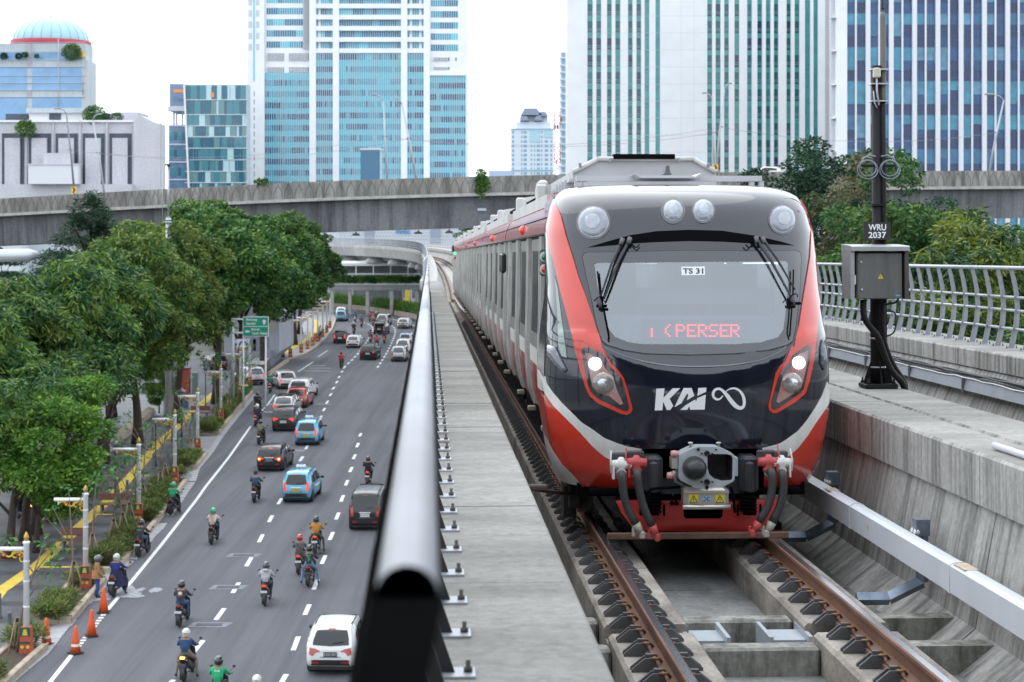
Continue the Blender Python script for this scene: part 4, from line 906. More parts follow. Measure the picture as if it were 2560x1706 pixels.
# ---- cab interior seen through the glass
inr = empty('cab_interior'); setp(inr, tr); inr.location = (0, 0, 0)
def il(x, y, s): u, s_, v = gs(x, y, s); return (u - UC, s_ - SN, v + 2.5)
m_in = M('cab_panel', (.58, .60, .62), .7, var=.1, vs=2); m_in2 = M('cab_console', (.26, .29, .34), .6); m_in3 = M('cab_dark', (.07, .075, .085), .7)
def ib(x0, y0, x1, y1, s, d, name, m):
 a, b = il(x0, y1, s), il(x1, y0, s); MB().box(a[0], b[0], a[1], a[1] + d, a[2], b[2]).build(name, m, inr)
for x in (-1.17, 1.13): MB().box(x, x + .04, 1.0, 2.3, .9, 2.9).build('cab_side_lining', m_in, inr)
MB().box(-1.12, 1.12, 2.3, 2.36, .9, 2.95).build('rear_bulkhead', m_in, inr); MB().box(-1.1, 1.1, .35, 2.3, .9, .95).build('cab_floor', m_in3, inr)
for a, b, n in ((-.16, .12, 'gangway_door'), (.52, .95, 'rear_window'), (-.9, -.3, 'rear_window')): MB().box(a, b, 2.26, 2.29, 1.3 if n[0] == 'g' else 1.75, 2.75).build(n, m_in3 if n[0] == 'r' else M('cab_door', (.52, .52, .52), .6), inr)
ib(1600, 722, 1930, 760, 16.4, .5, 'console', m_in2); ib(1505, 790, 1965, 850, 16.15, .6, 'dashboard', m_in2); ib(1850, 790, 1975, 812, 16.25, .3, 'desk_panel', m_in2); ib(1490, 788, 1610, 812, 16.25, .3, 'desk_panel', m_in2)
ib(1660, 740, 1690, 745, 16.9, .1, 'rail', m_in2)
ib(1600, 723, 1765, 729, 16.9, .05, 'grab_rail', M('brass_dull', (.45, .42, .32), .4, metal=.5)); ib(1602, 735, 1680, 790, 17.2, .06, 'cupboard', M('cab_cream', (.50, .50, .45), .6))
a = il(1732, 763, 16.7); MB().lathe([(.0, -.02), (.135, -.015), (.135, .015), (.0, .02)], 24, a, 0, True, 'y', False).build('red_disc', M('disc_red', (.50, .04, .04), .5), inr)
s_ = il(1835, 742, 17.0); MB().bbox(s_, (.44, .12, .62), .08).build('driver_seat', m_in3, inr); MB().bbox((s_[0], s_[1] - .03, s_[2] + .4), (.22, .1, .16), .04).build('headrest', m_in3, inr)
for x in (1562, 1915): ib(x - 14, 818, x + 14, 850, 16.08, .02, 'air_vent', M('vent_grey', (.30, .32, .36), .5))
m_ceil = M('cab_ceiling', (.45, .46, .48), .7); MB().box(-1.1, 1.1, .9, 2.3, 2.9, 2.93).build('cab_ceiling', m_ceil, inr)
for x0, x1 in ((452, 900), (1430, 1885)): (xa, ya), (xb, yb) = A([(x0, 634), (x1, 646)]); ib(xa, ya, xb, yb, 17.5, .1, 'cab_light', M('cab_light', (.8, .85, .8), .5, emis=1.0, ecol=(.85, 1, .92)))
# LED destination display: dashes in a dot matrix
ib(1608, 800, 1870, 848, 16.04, .08, 'display_box', m_in3)
dots = {'(': [2, 4, 8, 8, 8, 4, 2], 'P': [30, 17, 17, 30, 16, 16, 16], 'E': [31, 16, 16, 30, 16, 16, 31], 'R': [30, 17, 17, 30, 20, 18, 17], 'S': [15, 16, 16, 14, 1, 1, 30], '!': [0, 0, 4, 4, 4, 4, 4]}
mb = MB()
for ch, xa in [('!', 1618), ('(', 1658), ('P', 1690), ('E', 1718), ('R', 1745), ('S', 1772), ('E', 1800), ('R', 1826)]:
 for r, row in enumerate(dots[ch]):
  for c in range(5):
   if row >> (4 - c) & 1:
    x, y = xa + c * 4.7, 812 + r * 4.6; a, b = il(x, y + 2.4, 16.02), il(x + 4.0, y, 16.02); mb.box(a[0], b[0], a[1], a[1] + .01, a[2], b[2])
mb.build('display_text', M('led_red', (.8, .02, .02), .5, emis=2.2, ecol=(1, .02, .03)), inr)
# ---- wipers
def wire(pts, r, name, m, off, parent=tr, n=6, it=0):
 q = np.array(A(pts)); q = smooth_poly(q, it, False) if it else q; P = skin(inv(q), np.interp(np.linspace(0, 1, len(q)), np.linspace(0, 1, len(off)), off) if isinstance(off, (list, tuple)) else off); return MB().tube(P, r, n).build(name, m, parent)
for arms, blade, hub in ((([(695, 462), (610, 640), (500, 930)], [(640, 470), (560, 650), (475, 915)]), [(450, 715), (470, 900), (492, 1000), (530, 1240)], (470, 970)),
      (([(1640, 455), (1760, 640), (1900, 900), (1920, 935)], [(1690, 460), (1800, 620), (1880, 760), (1935, 860)]), [(1932, 700), (1930, 900), (1922, 1000), (1915, 1220)], (1925, 950))):
 w = wire(arms[0], [.016, .014, .010] if len(arms[0]) == 3 else [.016, .014, .010, .008], 'wiper', m_dkg, .05)
 wire(arms[1], [.016, .012, .009] if len(arms[1]) == 3 else [.016, .012, .009, .008], 'second_arm', m_dkg, .05, parent=w); wire(blade, .008, 'blade', m_dk, .03, parent=w)
 for h_ in arms: c = h_[0]; wire([(c[0] + 3, c[1] - 6), (c[0] - (12 if c[0] < 1200 else -12), c[1] + 45)], .022, 'arm_cap', M('cap_grey', (.12, .12, .125), .5), .055, parent=w)
 x, y = hub; wire([(x - 40, y - 20), (x - 20, y - 45), (x + 20, y - 60), (x + 25, y - 30)], .005, 'hose', m_dk, .06, parent=w, it=2); wire([(x - 25, y + 15), (x + 50, y + 15)], .014, 'pivot', m_dk, .05, parent=w); wire([(x - 10, y - 40), (x + 5, y + 30)], .022, 'knuckle', m_dkg, .045, parent=w)
 sg = 1 if x < 1200 else -1; wire([(arms[0][0][0] + sg * 10, 500), (arms[0][0][0] + sg * 45, 540), (arms[0][0][0] + sg * 70, 508)], .006, 'washer_hose', m_dk, .04, parent=w, it=2)
# ---- coupler pocket and coupler
MB().box(-1.0, 1.0, .75, .8, .3, 1.2).build('pocket_back', m_dk, tr)
mb = MB(); mb.box(-.95, .95, .2, .78, 1.07, 1.1); mb.box(-.95, .95, .2, .78, .36, .40); mb.build('pocket_lining', m_dk, tr)
SCP = 14.98; cl = lambda x, y, s=SCP: il(1650 + x / 7.13, 1080 + y / 7.13, s)
cp = empty('coupler'); setp(cp, tr)
m_cg = M('coupler_grey', (.40, .43, .46), .45, metal=.2, var=.12, vs=9); m_blackm = M('coupler_black', (.03, .03, .033), .4, metal=.4, var=.3, vs=12, bump=.1, bs=25); m_chrome = M('bolt_steel', (.55, .53, .48), .3, metal=.8)
out_ = [(345, 420), (420, 370), (600, 285), (700, 268), (1030, 270), (1110, 300), (1310, 400), (1335, 450), (1330, 850), (1300, 890), (1180, 950), (1100, 1000), (1020, 1030), (760, 1030), (620, 1010), (560, 960), (370, 870), (340, 800)]
hole = [(845, 440), (880, 405), (960, 395), (1200, 398), (1270, 420), (1295, 470), (1290, 820), (1270, 860), (1100, 870), (960, 830), (880, 760), (845, 640)]
hb = [(cl(x, y)[0], cl(x, y)[2]) for x, y in out_]; hh = [(cl(x, y)[0], cl(x, y)[2]) for x, y in hole]
V, T = cdt(hb, [hh], .05); y0 = SCP - SN; mb = MB(); mb.add([(p[0], y0, p[1]) for p in V], T.tolist())
n = len(hb); mb.add([(x, y0, z) for x, z in hb] + [(x * 1.0, y0 + .22, z) for x, z in hb], [(i, (i + 1) % n, n + (i + 1) % n, n + i) for i in range(n)])
mb.build('coupler_face', m_cg, cp)
n = len(hh); cx, cz = np.mean(hh, 0); mb = MB(); mb.add([(x, y0, z) for x, z in hh] + [(cx + (x - cx) * .8, y0 + .2, cz + (z - cz) * .8) for x, z in hh], [(i, (i + 1) % n, n + (i + 1) % n, n + i) for i in range(n)] + [list(range(n, 2 * n))]); mb.build('funnel', M('funnel_dark', (.035, .035, .04), .5, metal=.4, var=.3, vs=12), cp)
c = cl(610, 645); r = 215 / 7.13 * SCP / FP
MB().lathe([(r, 0), (r * .98, -.05), (r * .85, -.12), (r * .55, -.19), (r * .0, -.20)], 22, (c[0], y0 + .0, c[2]), 0, True, 'y', False).build('cone', m_blackm, cp)
a = cl(720, 640, SCP - .15); MB().bbox((a[0], y0 - .14, a[2]), (.03, .05, .08), .006).build('cone_catch', m_chrome, cp)
mb = MB()
for x, y, rr in ((835, 380, 52), (838, 890, 52), (838, 985, 30), (680, 310, 28), (742, 385, 16), (930, 385, 16), (742, 890, 16), (930, 890, 16), (995, 315, 18)):
 c = cl(x, y); k = rr / 7.13 * SCP / FP; mb.lathe([(k, 0), (k, -.015), (k * .6, -.02), (k * .55, -.005)], 12, (c[0], y0 - .001, c[2]), 0, True, 'y')
mb.build('port', m_blackm, cp)
mb = MB()
for x, y in ((572, 230), (1075, 230)):
 c = cl(x, y); mb.lathe([(.022, .0), (.022, .012), (.012, .013), (.012, -.06)], 8, (c[0], y0 + .1, c[2]), 0)
mb.build('guide_pin', m_chrome, cp)
b0, b1 = cl(225, 670), cl(330, 480); MB().box(b0[0], b1[0], y0 + .05, y0 + .2, b0[2], b1[2]).build('valve_block', m_chrome, cp)
c = MB(); m_pink = M('valve_pink', (.55, .26, .24), .5)
for x, y in ((275, 405), (205, 795)): p = cl(x, y); c.lathe([(.026, -.03), (.03, 0), (.026, .03)], 8, (p[0], y0 + .06, p[2]), 0, True, 'x')
c.build('valve_cap', m_pink, cp)
c = MB(); c.tube([cl(275, 430, 15.05), cl(240, 520, 15.05), cl(300, 480, 15.05)], .008, 6); c.tube([cl(250, 690, 15.05), cl(275, 900, 15.05)], .016, 8); c.tube(smooth_poly([cl(275, 880, 15.1), cl(330, 910, 15.1), cl(420, 945, 15.1)], 2, False), .012, 6); c.build('air_pipe', M('pipe_dull', (.3, .28, .24), .4, metal=.6), cp)
b0, b1 = cl(1340, 800, 15.0), cl(1400, 470, 15.0); MB().box(b0[0], b1[0], y0 + .05, y0 + .25, b0[2], b1[2]).build('side_block', m_cg, cp)
b0, b1 = cl(420, 1265), cl(1225, 1100); mb = MB(); mb.bbox(((b0[0] + b1[0]) / 2, y0 + .08, (b0[2] + b1[2]) / 2 + .01), (b1[0] - b0[0], .2, b1[2] - b0[2] + .1), .03)
box_ = mb.build('electric_head', M('head_steel', (.50, .47, .42), .3, metal=.7, var=.12, vs=5), cp)
z = b0[2] - .035; MB().lathe([(.022, b0[0] - .01), (.022, b1[0] + .01)], 10, (0, y0 - .02, z), 0, True, 'x').build('hinge_bar', m_chrome, box_)
b0, b1 = cl(430, 1085), cl(1220, 1050); MB().box(b0[0], b1[0], y0 - .035, y0 + .02, b0[2], b1[2]).build('cover_lip', m_chrome, box_)
m_wy = M('warning_yellow', (.62, .50, .04), .5); m_ink = M('mark_ink', (.02, .02, .02), .6)
for xa, xb in ((510, 675), (978, 1142)):
 a, b = cl(xa, 1262), cl(xb, 1108); lab = MB().box(a[0], b[0], y0 - .0235, y0 - .0215, a[2], b[2]).build('warning_label', m_wy, box_); w, h = b[0] - a[0], b[2] - a[2]; mk_ = MB()
 T3 = [(a[0] + w * .08, a[2] + h * .05), (a[0] + w * .92, a[2] + h * .05), (a[0] + w * .5, a[2] + h * .88)]
 for (xx, zz), (x2, z2) in zip(T3, T3[1:] + T3[:1]): mk_.tube([(xx, y0 - .0245, zz), (x2, y0 - .0245, z2)], .0028, 4)
 mk_.tube([(a[0] + w * .55, y0 - .0245, a[2] + h * .62), (a[0] + w * .45, y0 - .0245, a[2] + h * .38), (a[0] + w * .55, y0 - .0245, a[2] + h * .38), (a[0] + w * .48, y0 - .0245, a[2] + h * .14)], .0025, 4)
 for q_ in range(len(mk_.s)): mk_.s[q_] = False
 mk_.build('warning_mark', m_ink, box_)
a, b = cl(752, 1238), cl(898, 1135); MB().box(a[0], b[0], y0 - .0235, y0 - .0215, a[2], b[2]).build('maker_plate', M('maker_pale', (.35, .45, .50), .5), box_)
w, h = b[0] - a[0], b[2] - a[2]; mb = MB()
for pts in ([(.1, .8), (.35, .8), (.45, .5), (.35, .2), (.1, .2)], [(.9, .8), (.65, .8), (.55, .5), (.65, .2), (.9, .2)], [(.3, .5), (.7, .5)]):
 mb.tube([(a[0] + w * x, y0 - .0245, a[2] + h * y) for x, y in pts], .0045, 4)
mb.build('maker_mark', M('maker_blue', (.02, .16, .45), .5), box_)
m_dr = M('draft_black', (.025, .027, .032), .5, var=.2, vs=5)
for sg, xs in ((-1, 1633), (1, 1872)):
 a = il(xs, 1192, 15.35); MB().bbox((a[0], .04, a[2] + .02), (.17, .3, .33), .03).build('draft_buffer', m_dr, cp)
 MB().bbox((a[0] + sg * .0, -.10, a[2] + .0), (.08, .08, .28), .02).build('buffer_rib', m_dkg, cp)
 P = [(a[0] - sg * .0 + .065 * math.cos(q), -.04 + .065 * math.sin(q), a[2] - .16 - q * .0048) for q in np.linspace(0, 2 * math.pi * 5, 90)]; MB().tube(P, .014, 5).build('spring', m_dk, cp)
 MB().lathe([(.05, -.34), (.055, -.16)], 10, (a[0], -.04, a[2]), 0).build('damper', m_dk, cp)
 mb = MB()
 for k in range(5): mb.tube([(a[0] - sg * .19 - .012, .1, a[2] + .19 - k * .085), (a[0] - sg * .19 + .012, .1, a[2] + .15 - k * .085)], .008, 5)
 mb.build('link_slot', M('slot_pale', (.5, .5, .48), .6), cp)
b0, b1 = il(1640, 1240, 15.3), il(1868, 1205, 15.3); MB().box(b0[0], b1[0], -.02, .2, b0[2], b1[2]).build('cross_beam', m_dr, cp)
mb = MB(); mb.tube(smooth_poly([il(1622, 1274, 15.1), il(1622, 1228, 15.1), il(1630, 1222, 15.1), il(1700, 1218, 15.1)], 2, False), .013, 6); mb.tube(smooth_poly([il(1826, 1218, 15.1), il(1830, 1224, 15.1), il(1838, 1282, 15.1)], 1, False), .013, 6); mb.build('guard_bar', m_dk, cp)
# ---- red plough, rusty bar, brake hoses
pw = [(680, 1145), (860, 1135), (1840, 1128), (1815, 1200), (1780, 1275), (1690, 1352), (870, 1352), (800, 1335), (720, 1230)];
pz = [(il(*p, 15.55)[0], il(*p, 15.55)[2]) for p in B(pw)]
op = [(il(*p, 15.55)[0], il(*p, 15.55)[2]) for p in B([(1152, 1170), (1435, 1170), (1430, 1245), (1415, 1262), (1170, 1262), (1155, 1245)])]
V, T = cdt(np.array(pz), [np.array(op)], .06); yb = lambda x: .03 + .13 * (abs(x) / .95) ** 2.2
mb = MB(); mb.add([(p[0], yb(p[0]), p[1]) for p in V] , T.tolist(), 0, True); L_ = resample(np.array(pz), .06); n = len(L_); mb.add([(x, yb(x), z) for x, z in L_] + [(x, yb(x) + .03, z) for x, z in L_], [(i, (i + 1) % n, n + (i + 1) % n, n + i) for i in range(n)])
plough = mb.build('plough', M('plough_red', (.50, .035, .03), .38, coat=.2, var=.15, vs=3), tr)
MB().box(-.5, .6, .35, .4, .1, .5).build('plough_void', m_dk, plough)
mb = MB()
for x in (855, 938, 975, 1018, 1540, 1625, 1664, 1704):
 a, b = il(*B([(x, 1250)])[0], 15.55), il(*B([(x, 1158)])[0], 15.55); mb.bbox((a[0], yb(a[0]) + .008, (a[2] + b[2]) / 2), (.032, .03, b[2] - a[2]), .012)
for x in (1070, 1102): a = il(*B([(x, 1153)])[0], 15.55); mb.lathe([(.02, -.012), (.02, .02)], 10, (a[0], yb(a[0]), a[2]), 0, True, 'y')
mb.build('slot', m_dk, plough)
a, b = il(1519, 1346, 15.36), il(1972, 1334, 15.36); MB().bbox(((a[0] + b[0]) / 2, -.04, (a[2] + b[2]) / 2), (b[0] - a[0], .06, .055), .006).build('obstacle_bar', M('bar_rust', (.18, .10, .07), .7, var=.3, vs=5), tr)
for x in (-.7, .7): MB().box(x - .03, x + .03, -.02, .4, .06, .12).build('bar_bracket', m_dk, tr)
m_hose = M('hose_rubber', (.035, .035, .036), .6); m_cock_r = M('cock_red', (.45, .06, .06), .45); m_cock_w = M('cock_white', (.62, .61, .58), .45)
for x, y, m, pts, hx in ((1553, 1165, m_cock_w, [(726, 950), (735, 1080), (762, 1200), (825, 1310)], (650, 790)), (1591, 1160, m_cock_r, [(835, 940), (850, 1080), (885, 1210), (940, 1325)], (756, 770)), (1921, 1158, m_cock_r, [(1796, 930), (1802, 1060), (1770, 1190), (1704, 1300)], (1836, 752)), (1953, 1160, m_cock_w, [(1872, 945), (1880, 1060), (1856, 1190), (1797, 1300)], (1925, 775))):
 c = il(x, y, 15.1); e = empty('brake_cock'); setp(e, tr); y_ = c[1]
 MB().lathe([(.03, -.085), (.05, -.07), (.05, -.045), (.04, -.03), (.055, .0), (.05, .035), (.03, .06), (.02, .075)], 10, c, 0).build('cock_body', m, e)
 mb = MB(); mb.lathe([(.038, -.09), (.045, -.02), (.045, .02), (.038, .09)], 10, (c[0], c[1], c[2] + .01), 0, True, 'x'); mb.lathe([(.03, 0), (.03, .3)], 8, c, 0, True, 'y'); mb.build('cock_branch', m, e)
 h = il(*B([hx])[0], 15.08); sg = -1 if x < 1700 else 1; MB().tube([(c[0] + sg * .09, c[1] - .02, c[2] - .06), (c[0] + sg * .095, c[1] - .02, c[2] + .03), (h[0], c[1] - .02, h[2])], .007, 6).build('cock_handle', m, e)
 MB().box(c[0] + sg * .07 - .008, c[0] + sg * .07 + .008, c[1] - .05, c[1] + .03, c[2] - .11, c[2]).build('cock_bracket', m, e)
 MB().bbox((c[0], c[1] + .12, c[2] + .05), (.16, .06, .1), .01).build('cock_mount', m_dkg, e)
 P = smooth_poly([(c[0], c[1], c[2] - .08)] + [il(*B([p])[0], 15.0) for p in pts], 3, False); MB().tube(P, .036, 10).build('brake_hose', m_hose, e)
 MB().lathe([(.040, -.11), (.040, -.08)], 10, c, 0).build('hose_clip', m_band, e)
 p = P[-1]; q = Vector(P[-1]) - Vector(P[-3]); q.normalize(); mb = MB(); mb.tube([Vector(p), Vector(p) + q * .09], [.042, .03], 8); mb.bbox(Vector(p) + q * .11 + Vector((0, -.01, 0)), (.05, .05, .07), .012); mb.bbox(Vector(p) + q * .06 + Vector((-.05, 0, -.02)), (.025, .03, .08), .006); mb.build('hose_coupling', m if m is m_cock_r else M('coupling_dull', (.40, .36, .31), .5), e)
# ---- car bodies behind the cab: profile (half width, height above rail) swept back along the train
PF = [(0, 3.17), (.55, 3.165), (.95, 3.13), (1.13, 3.06), (1.22, 2.97), (1.265, 2.88), (1.285, 2.80), (1.29, 2.72)]
PS2 = [(1.245, 2.715), (1.25, 2.4), (1.255, 1.9), (1.27, 1.5), (1.265, 1.2), (1.235, .98), (1.17, .76)]
def bodyside(h): z = [p[1] for p in PS2][::-1]; w = [p[0] for p in PS2][::-1]; return float(np.interp(h, z, w))
cars = [(16.75, 25.35), (25.5, 36.5), (36.65, 59.3), (59.45, 84.0)]
m_roof = M('roof_grey', (.36, .36, .37), .6, var=.15, vs=1.5)
for ci, (a, b) in enumerate(cars):
 e = empty('car_body'); setp(e, tr); ya, yb_ = a - SN, b - SN
 def sw(prof, name, m, ya=ya, yb_=yb_, both=True, sm_=True, off=0.):
  mb = MB()
  for sg in ((-1, 1) if both else (-1,)):
   n = len(prof); vs = [(sg * (x + off), y, z) for y in (ya, yb_) for x, z in prof]; mb.add(vs, [(i, i + 1, n + i + 1, n + i) for i in range(n - 1)], 0, sm_)
  return mb.build(name, m, e)
 sw(PF[:4], 'roof', m_roof); sw(PF[2:], 'red_cantrail', m_redside); sw([(1.29, 2.72), (1.24, 2.712)], 'cantrail_lip', m_white)
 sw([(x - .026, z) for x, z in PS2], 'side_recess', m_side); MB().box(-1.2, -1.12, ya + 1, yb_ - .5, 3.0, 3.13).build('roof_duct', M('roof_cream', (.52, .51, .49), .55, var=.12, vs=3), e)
 sw([(1.17, .76), (1.0, .74), (0, .74)], 'underside', m_dk)
 # cantrail groove and joint
 MB().box(-1.273, -1.262, ya, yb_, 2.862, 2.872).build('cantrail_groove', m_dk, e)
 mb = MB(); n = len(PF) - 2; P2 = [(-(x + .008), z + .004) for x, z in PF[2:]]; vs = [(x, y, z) for y in (yb_ - .06, yb_ + .08) for x, z in P2]; mb.add(vs, [(i, i + 1, len(P2) + i + 1, len(P2) + i) for i in range(len(P2) - 1)]); mb.build('joint_band', M('joint_red', (.62, .03, .02), .4), e)
 # stainless pillars, door leaves and windows on both sides
 s = a + (.95 if ci == 0 else .6); L_ = b - a; k = 0
 hs = [2.70, 2.3, 1.8, 1.5, 1.2, .98, .8]
 while s < b - .3:
  for sg in (-1, 1):
   if sg == 1 and ci > 0: continue
   for d, w, m, pr_ in ((0, .14, m_steel, .016), (.34, .10, m_steel, .012)):
    mb = MB(); y0_, y1_ = s + d - SN, s + d + w - SN; vs = []
    for h in hs:
     x = bodyside(h); vs += [(sg * (x - .03), y0_, h), (sg * (x + pr_), y0_ + .006, h), (sg * (x + pr_), y1_ - .006, h), (sg * (x - .03), y1_, h)]
    mb.add(vs, [(i * 4 + j, i * 4 + j + 1, i * 4 + 5 + j, i * 4 + 4 + j) for i in range(len(hs) - 1) for j in range(3)]); mb.build('door_pillar', m, e)
   # recessed leaf and window between the pillars
   y0_, y1_ = s + .44 - SN, min(s + 2.22, b - .1) - SN
   if y1_ > y0_ + .3:
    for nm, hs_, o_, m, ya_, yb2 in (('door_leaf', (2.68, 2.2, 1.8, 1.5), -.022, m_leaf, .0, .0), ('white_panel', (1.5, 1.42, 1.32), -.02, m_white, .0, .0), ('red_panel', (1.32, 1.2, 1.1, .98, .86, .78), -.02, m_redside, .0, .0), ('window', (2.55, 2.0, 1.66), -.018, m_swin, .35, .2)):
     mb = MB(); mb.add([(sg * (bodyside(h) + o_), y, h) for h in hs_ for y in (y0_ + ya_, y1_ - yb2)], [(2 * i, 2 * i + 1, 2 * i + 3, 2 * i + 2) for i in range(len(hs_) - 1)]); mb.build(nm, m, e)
  s += 2.32 + (.1 if k % 2 else 0); k += 1
 if ci < 3: MB().box(-1.1, 1.1, yb_, yb_ + .15, .8, 2.7).build('gangway', m_dk, e)
 # step blocks and underframe gear
 for s in np.arange(a + 1.2, b - .4, 2.4): MB().bbox((-1.20, s - SN, .72), (.10, .10, .06), .01).build('door_step', M('step_cream', (.36, .29, .22), .6), e)
 MB().box(-1.0, 1.0, ya + .2, yb_ - .2, .38, .74).build('underframe', m_dk, e)
 # roof gear along the left edge
 s = a + (5.0 if ci == 0 else 1.2)
 while s < b - 1.2:
  MB().bbox((-1.0, s - SN, 3.24), (.12, .3, .30), .02).build('roof_bracket', M('roof_cream', (.52, .51, .49), .55, var=.12, vs=3), e)
  for q_ in range(3): MB().bbox((-.95, s + .42 + q_ * .3 - SN, 3.27), (.12, .17, .24), .02).build('insulator_box', M('roof_cream2', (.45, .44, .42), .6), e)
  MB().tube([(-1.03, s + .2 - SN, 3.22), (-1.03, s + 2.3 - SN, 3.22)], .03, 6).build('roof_pipe', m_dk, e)
  MB().prism([(-.95, 3.14), (-.85, 3.44), (-.35, 3.5), (-.35, 3.14)], s + 1.3 - SN, s + 2.9 - SN).build('roof_unit', M('roof_unit', (.55, .55, .55), .5, var=.1, vs=2), e)
  s += 7.2
m_red2 = M('indicator_red', (.70, .05, .03), .3, coat=.5)
for s, sc in ((20.6, 1), (30.4, 1), (42, 1), (52, 1), (66, 1), (77, 1)):
 MB().ball((-1.285, s - SN, 2.80), (.05, .06, .06), 10, 6).build('door_indicator', m_red2, tr)
# underframe of the cab, wheels
MB().box(-1.05, 1.05, .5, 1.5, .30, .42).build('cab_underframe', m_dk, tr)
for s in (1.55, 3.6):
 for x in (-.8, .8): MB().lathe([(.0, -.06), (.36, -.05), (.36, .05), (.39, .06), (.39, .075), (.0, .08)], 20, (x - UC + 2.30 , s, .36), 0, True, 'x', False).build('wheel', M('wheel_steel', (.10, .095, .09), .5, metal=.5), tr)
mb = MB(); mb.box(-1.08, -.98, 1.0, 1.9, .12, .62); mb.box(-1.12, -1.0, 1.2, 1.5, .0, .3); mb.build('bogie_side', M('bogie_dark', (.03, .027, .025), .8), tr)
mb = MB(); mb.tube([(-1.05, 1.0, .25), (-1.35, .75, .32), (-1.42, .7, .34)], .02, 6); mb.bbox((-1.4, .68, .36), (.18, .12, .05), .01); mb.build('current_collector', M('collector_brown', (.10, .07, .06), .6), tr)
# ---- cab side: door posts, side window, mirror fairing, signal lamps
for (s, w, m, p) in ((16.95, .07, m_dk, .01), (17.12, .05, m_steel, .02), (17.28, .05, m_side, .012), (17.5, .11, m_steel, .03), (17.72, .13, m_steel, .032)):
 pass
hs = [2.66, 2.0, 1.5, 1.1, .8]
MB().add([(-(bodyside(h) + .012), y, h) for h in hs for y in (1.3, 1.62)], [(2 * i, 2 * i + 1, 2 * i + 3, 2 * i + 2) for i in range(4)]).build('cab_door_post', m_steel, tr)
MB().add([(-(bodyside(h) + .016), y, h) for h in hs for y in (1.34, 1.40)], [(2 * i, 2 * i + 1, 2 * i + 3, 2 * i + 2) for i in range(4)]).build('cab_door_seal', m_dk, tr)
sw_px = [(1387, 690), (1395, 720), (1405, 800), (1416, 880), (1418, 895), (1404, 890), (1396, 860), (1394, 780), (1390, 720)]
zone(sw_px, 'cab_side_window', M('side_glass_green', (.16, .22, .19), .08, coat=1), .004, step=.03)
zone([(1372, 862), (1390, 868), (1400, 890), (1418, 926), (1412, 932), (1392, 915), (1374, 890)], 'mirror_fairing', M('fairing_grey', (.10, .11, .135), .15, coat=1), .012, step=.03, dome=.03)
zone([(2054, 850), (2060, 880), (2064, 912), (2058, 926), (2050, 910), (2050, 870)], 'mirror_fairing', M('fairing_grey', (.10, .11, .135), .15, coat=1), .012, step=.03, dome=.03)
sg_s = 17.02
def sl_(x, y): u, s_, v = gs(x, y, sg_s); return (u - UC, s_ - SN, v + 2.5)
a, b = sl_(1349, 691), sl_(1376, 624); lampb = MB().bbox(((a[0] + b[0]) / 2, sg_s - SN + .02, (a[2] + b[2]) / 2), (b[0] - a[0], .05, b[2] - a[2]), .03).build('side_signal', M('signal_grey', (.09, .09, .085), .5), tr)
for yy, m in ((643, M('signal_green', (.0, .14, .05), .15, coat=1)), (674, M('signal_red', (.45, .01, .012), .15, coat=1))):
 c = sl_(1362, yy); MB().lathe([(.05, .0), (.052, -.02), (.036, -.024)], 18, (c[0], sg_s - SN - .004, c[2]), 0, True, 'y', False).build('signal_rim', M('rim_pale', (.50, .50, .50), .4), lampb)
 MB().ball((c[0], sg_s - SN - .022, c[2]), (.036, .025, .036), 14, 8).build('signal_lens', m, lampb)
def far_sig(s, x):
 u = gs(x, 620, s)[0] - UC;
 for v, m in ((.18, M('far_green', (.02, .5, .2), .3, emis=1.2, ecol=(.05, .9, .4))), (.0, MATS['signal_red'])): MB().ball((-1.30, s - SN, 2.42 + v), (.06, .06, .06), 8, 5).build('signal_lens', m, tr)
far_sig(73, 1139)
c = gs(1257, 658, 25.2); MB().bbox((c[0] - UC, c[1] - SN, c[2] + 2.5), (.10, .2, .30), .035).build('wing_mirror', M('mirror_black', (.015, .016, .02), .2, coat=.6), tr)
c = gs(1132, 622, 76); MB().bbox((c[0] - UC, 76 - SN, c[2] + 2.5), (.10, .2, .30), .035).build('wing_mirror', MATS['mirror_black'], tr)
# ---- roof equipment at the front
m_cream = MATS['roof_cream']
def rl(x, y, s): u, s_, v = gs(x, y, s); return (u - UC, s_ - SN, v + 2.5)
HP = [(1430, 470), (1432, 428), (1495, 395), (1735, 395), (1790, 428), (1792, 470)]
pr = [(rl(x, y, 19.5)[0], rl(x, y, 19.5)[2]) for x, y in HP]; hv = MB().prism(pr, 19.5 - SN, 23.5 - SN).build('air_conditioner', M('hvac_grey', (.42, .42, .43), .5, metal=.3, var=.15, vs=1.6), tr)
for i in range(1, 4):
 a, b = rl(*HP[i], 19.46), rl(*HP[i + 1], 19.46); MB().tube([(a[0], 19.48 - SN, a[2] - .012), (b[0], 19.48 - SN, b[2] - .012)], .028, 6).build('edge_rail', m_cream, hv)
a, b = rl(1534, 398, 19.44), rl(1687, 392.5, 19.44); MB().box(a[0], b[0], 19.42 - SN, 19.6 - SN, a[2] - .0, b[2] + .03).build('intake_grille', m_dk, hv)
mb = MB()
for x, y in ((1450, 413), (1526, 401), (1697, 401), (1771, 413)): p = rl(x, y, 19.44); mb.bbox((p[0], 19.44 - SN, p[2]), (.03, .03, .05), .006)
mb.build('latch', m_galvd, hv)
a, b = rl(1441, 453, 17.45), rl(1905, 440, 17.45); fr = MB().box(a[0], b[0], 17.45 - SN, 17.55 - SN, a[2], b[2]).build('roof_frame', M('frame_pale', (.50, .50, .52), .5, var=.06, vs=3), tr)
for x in (1441, 1462, 1878, 1902): p = rl(x, 470, 17.5); q = rl(x, 453, 17.5); MB().box(p[0] - .02, p[0] + .025, 17.46 - SN, 17.54 - SN, p[2] - .05, q[2]).build('frame_upright', MATS['frame_pale'], fr)
p = rl(1441, 455, 17.6)
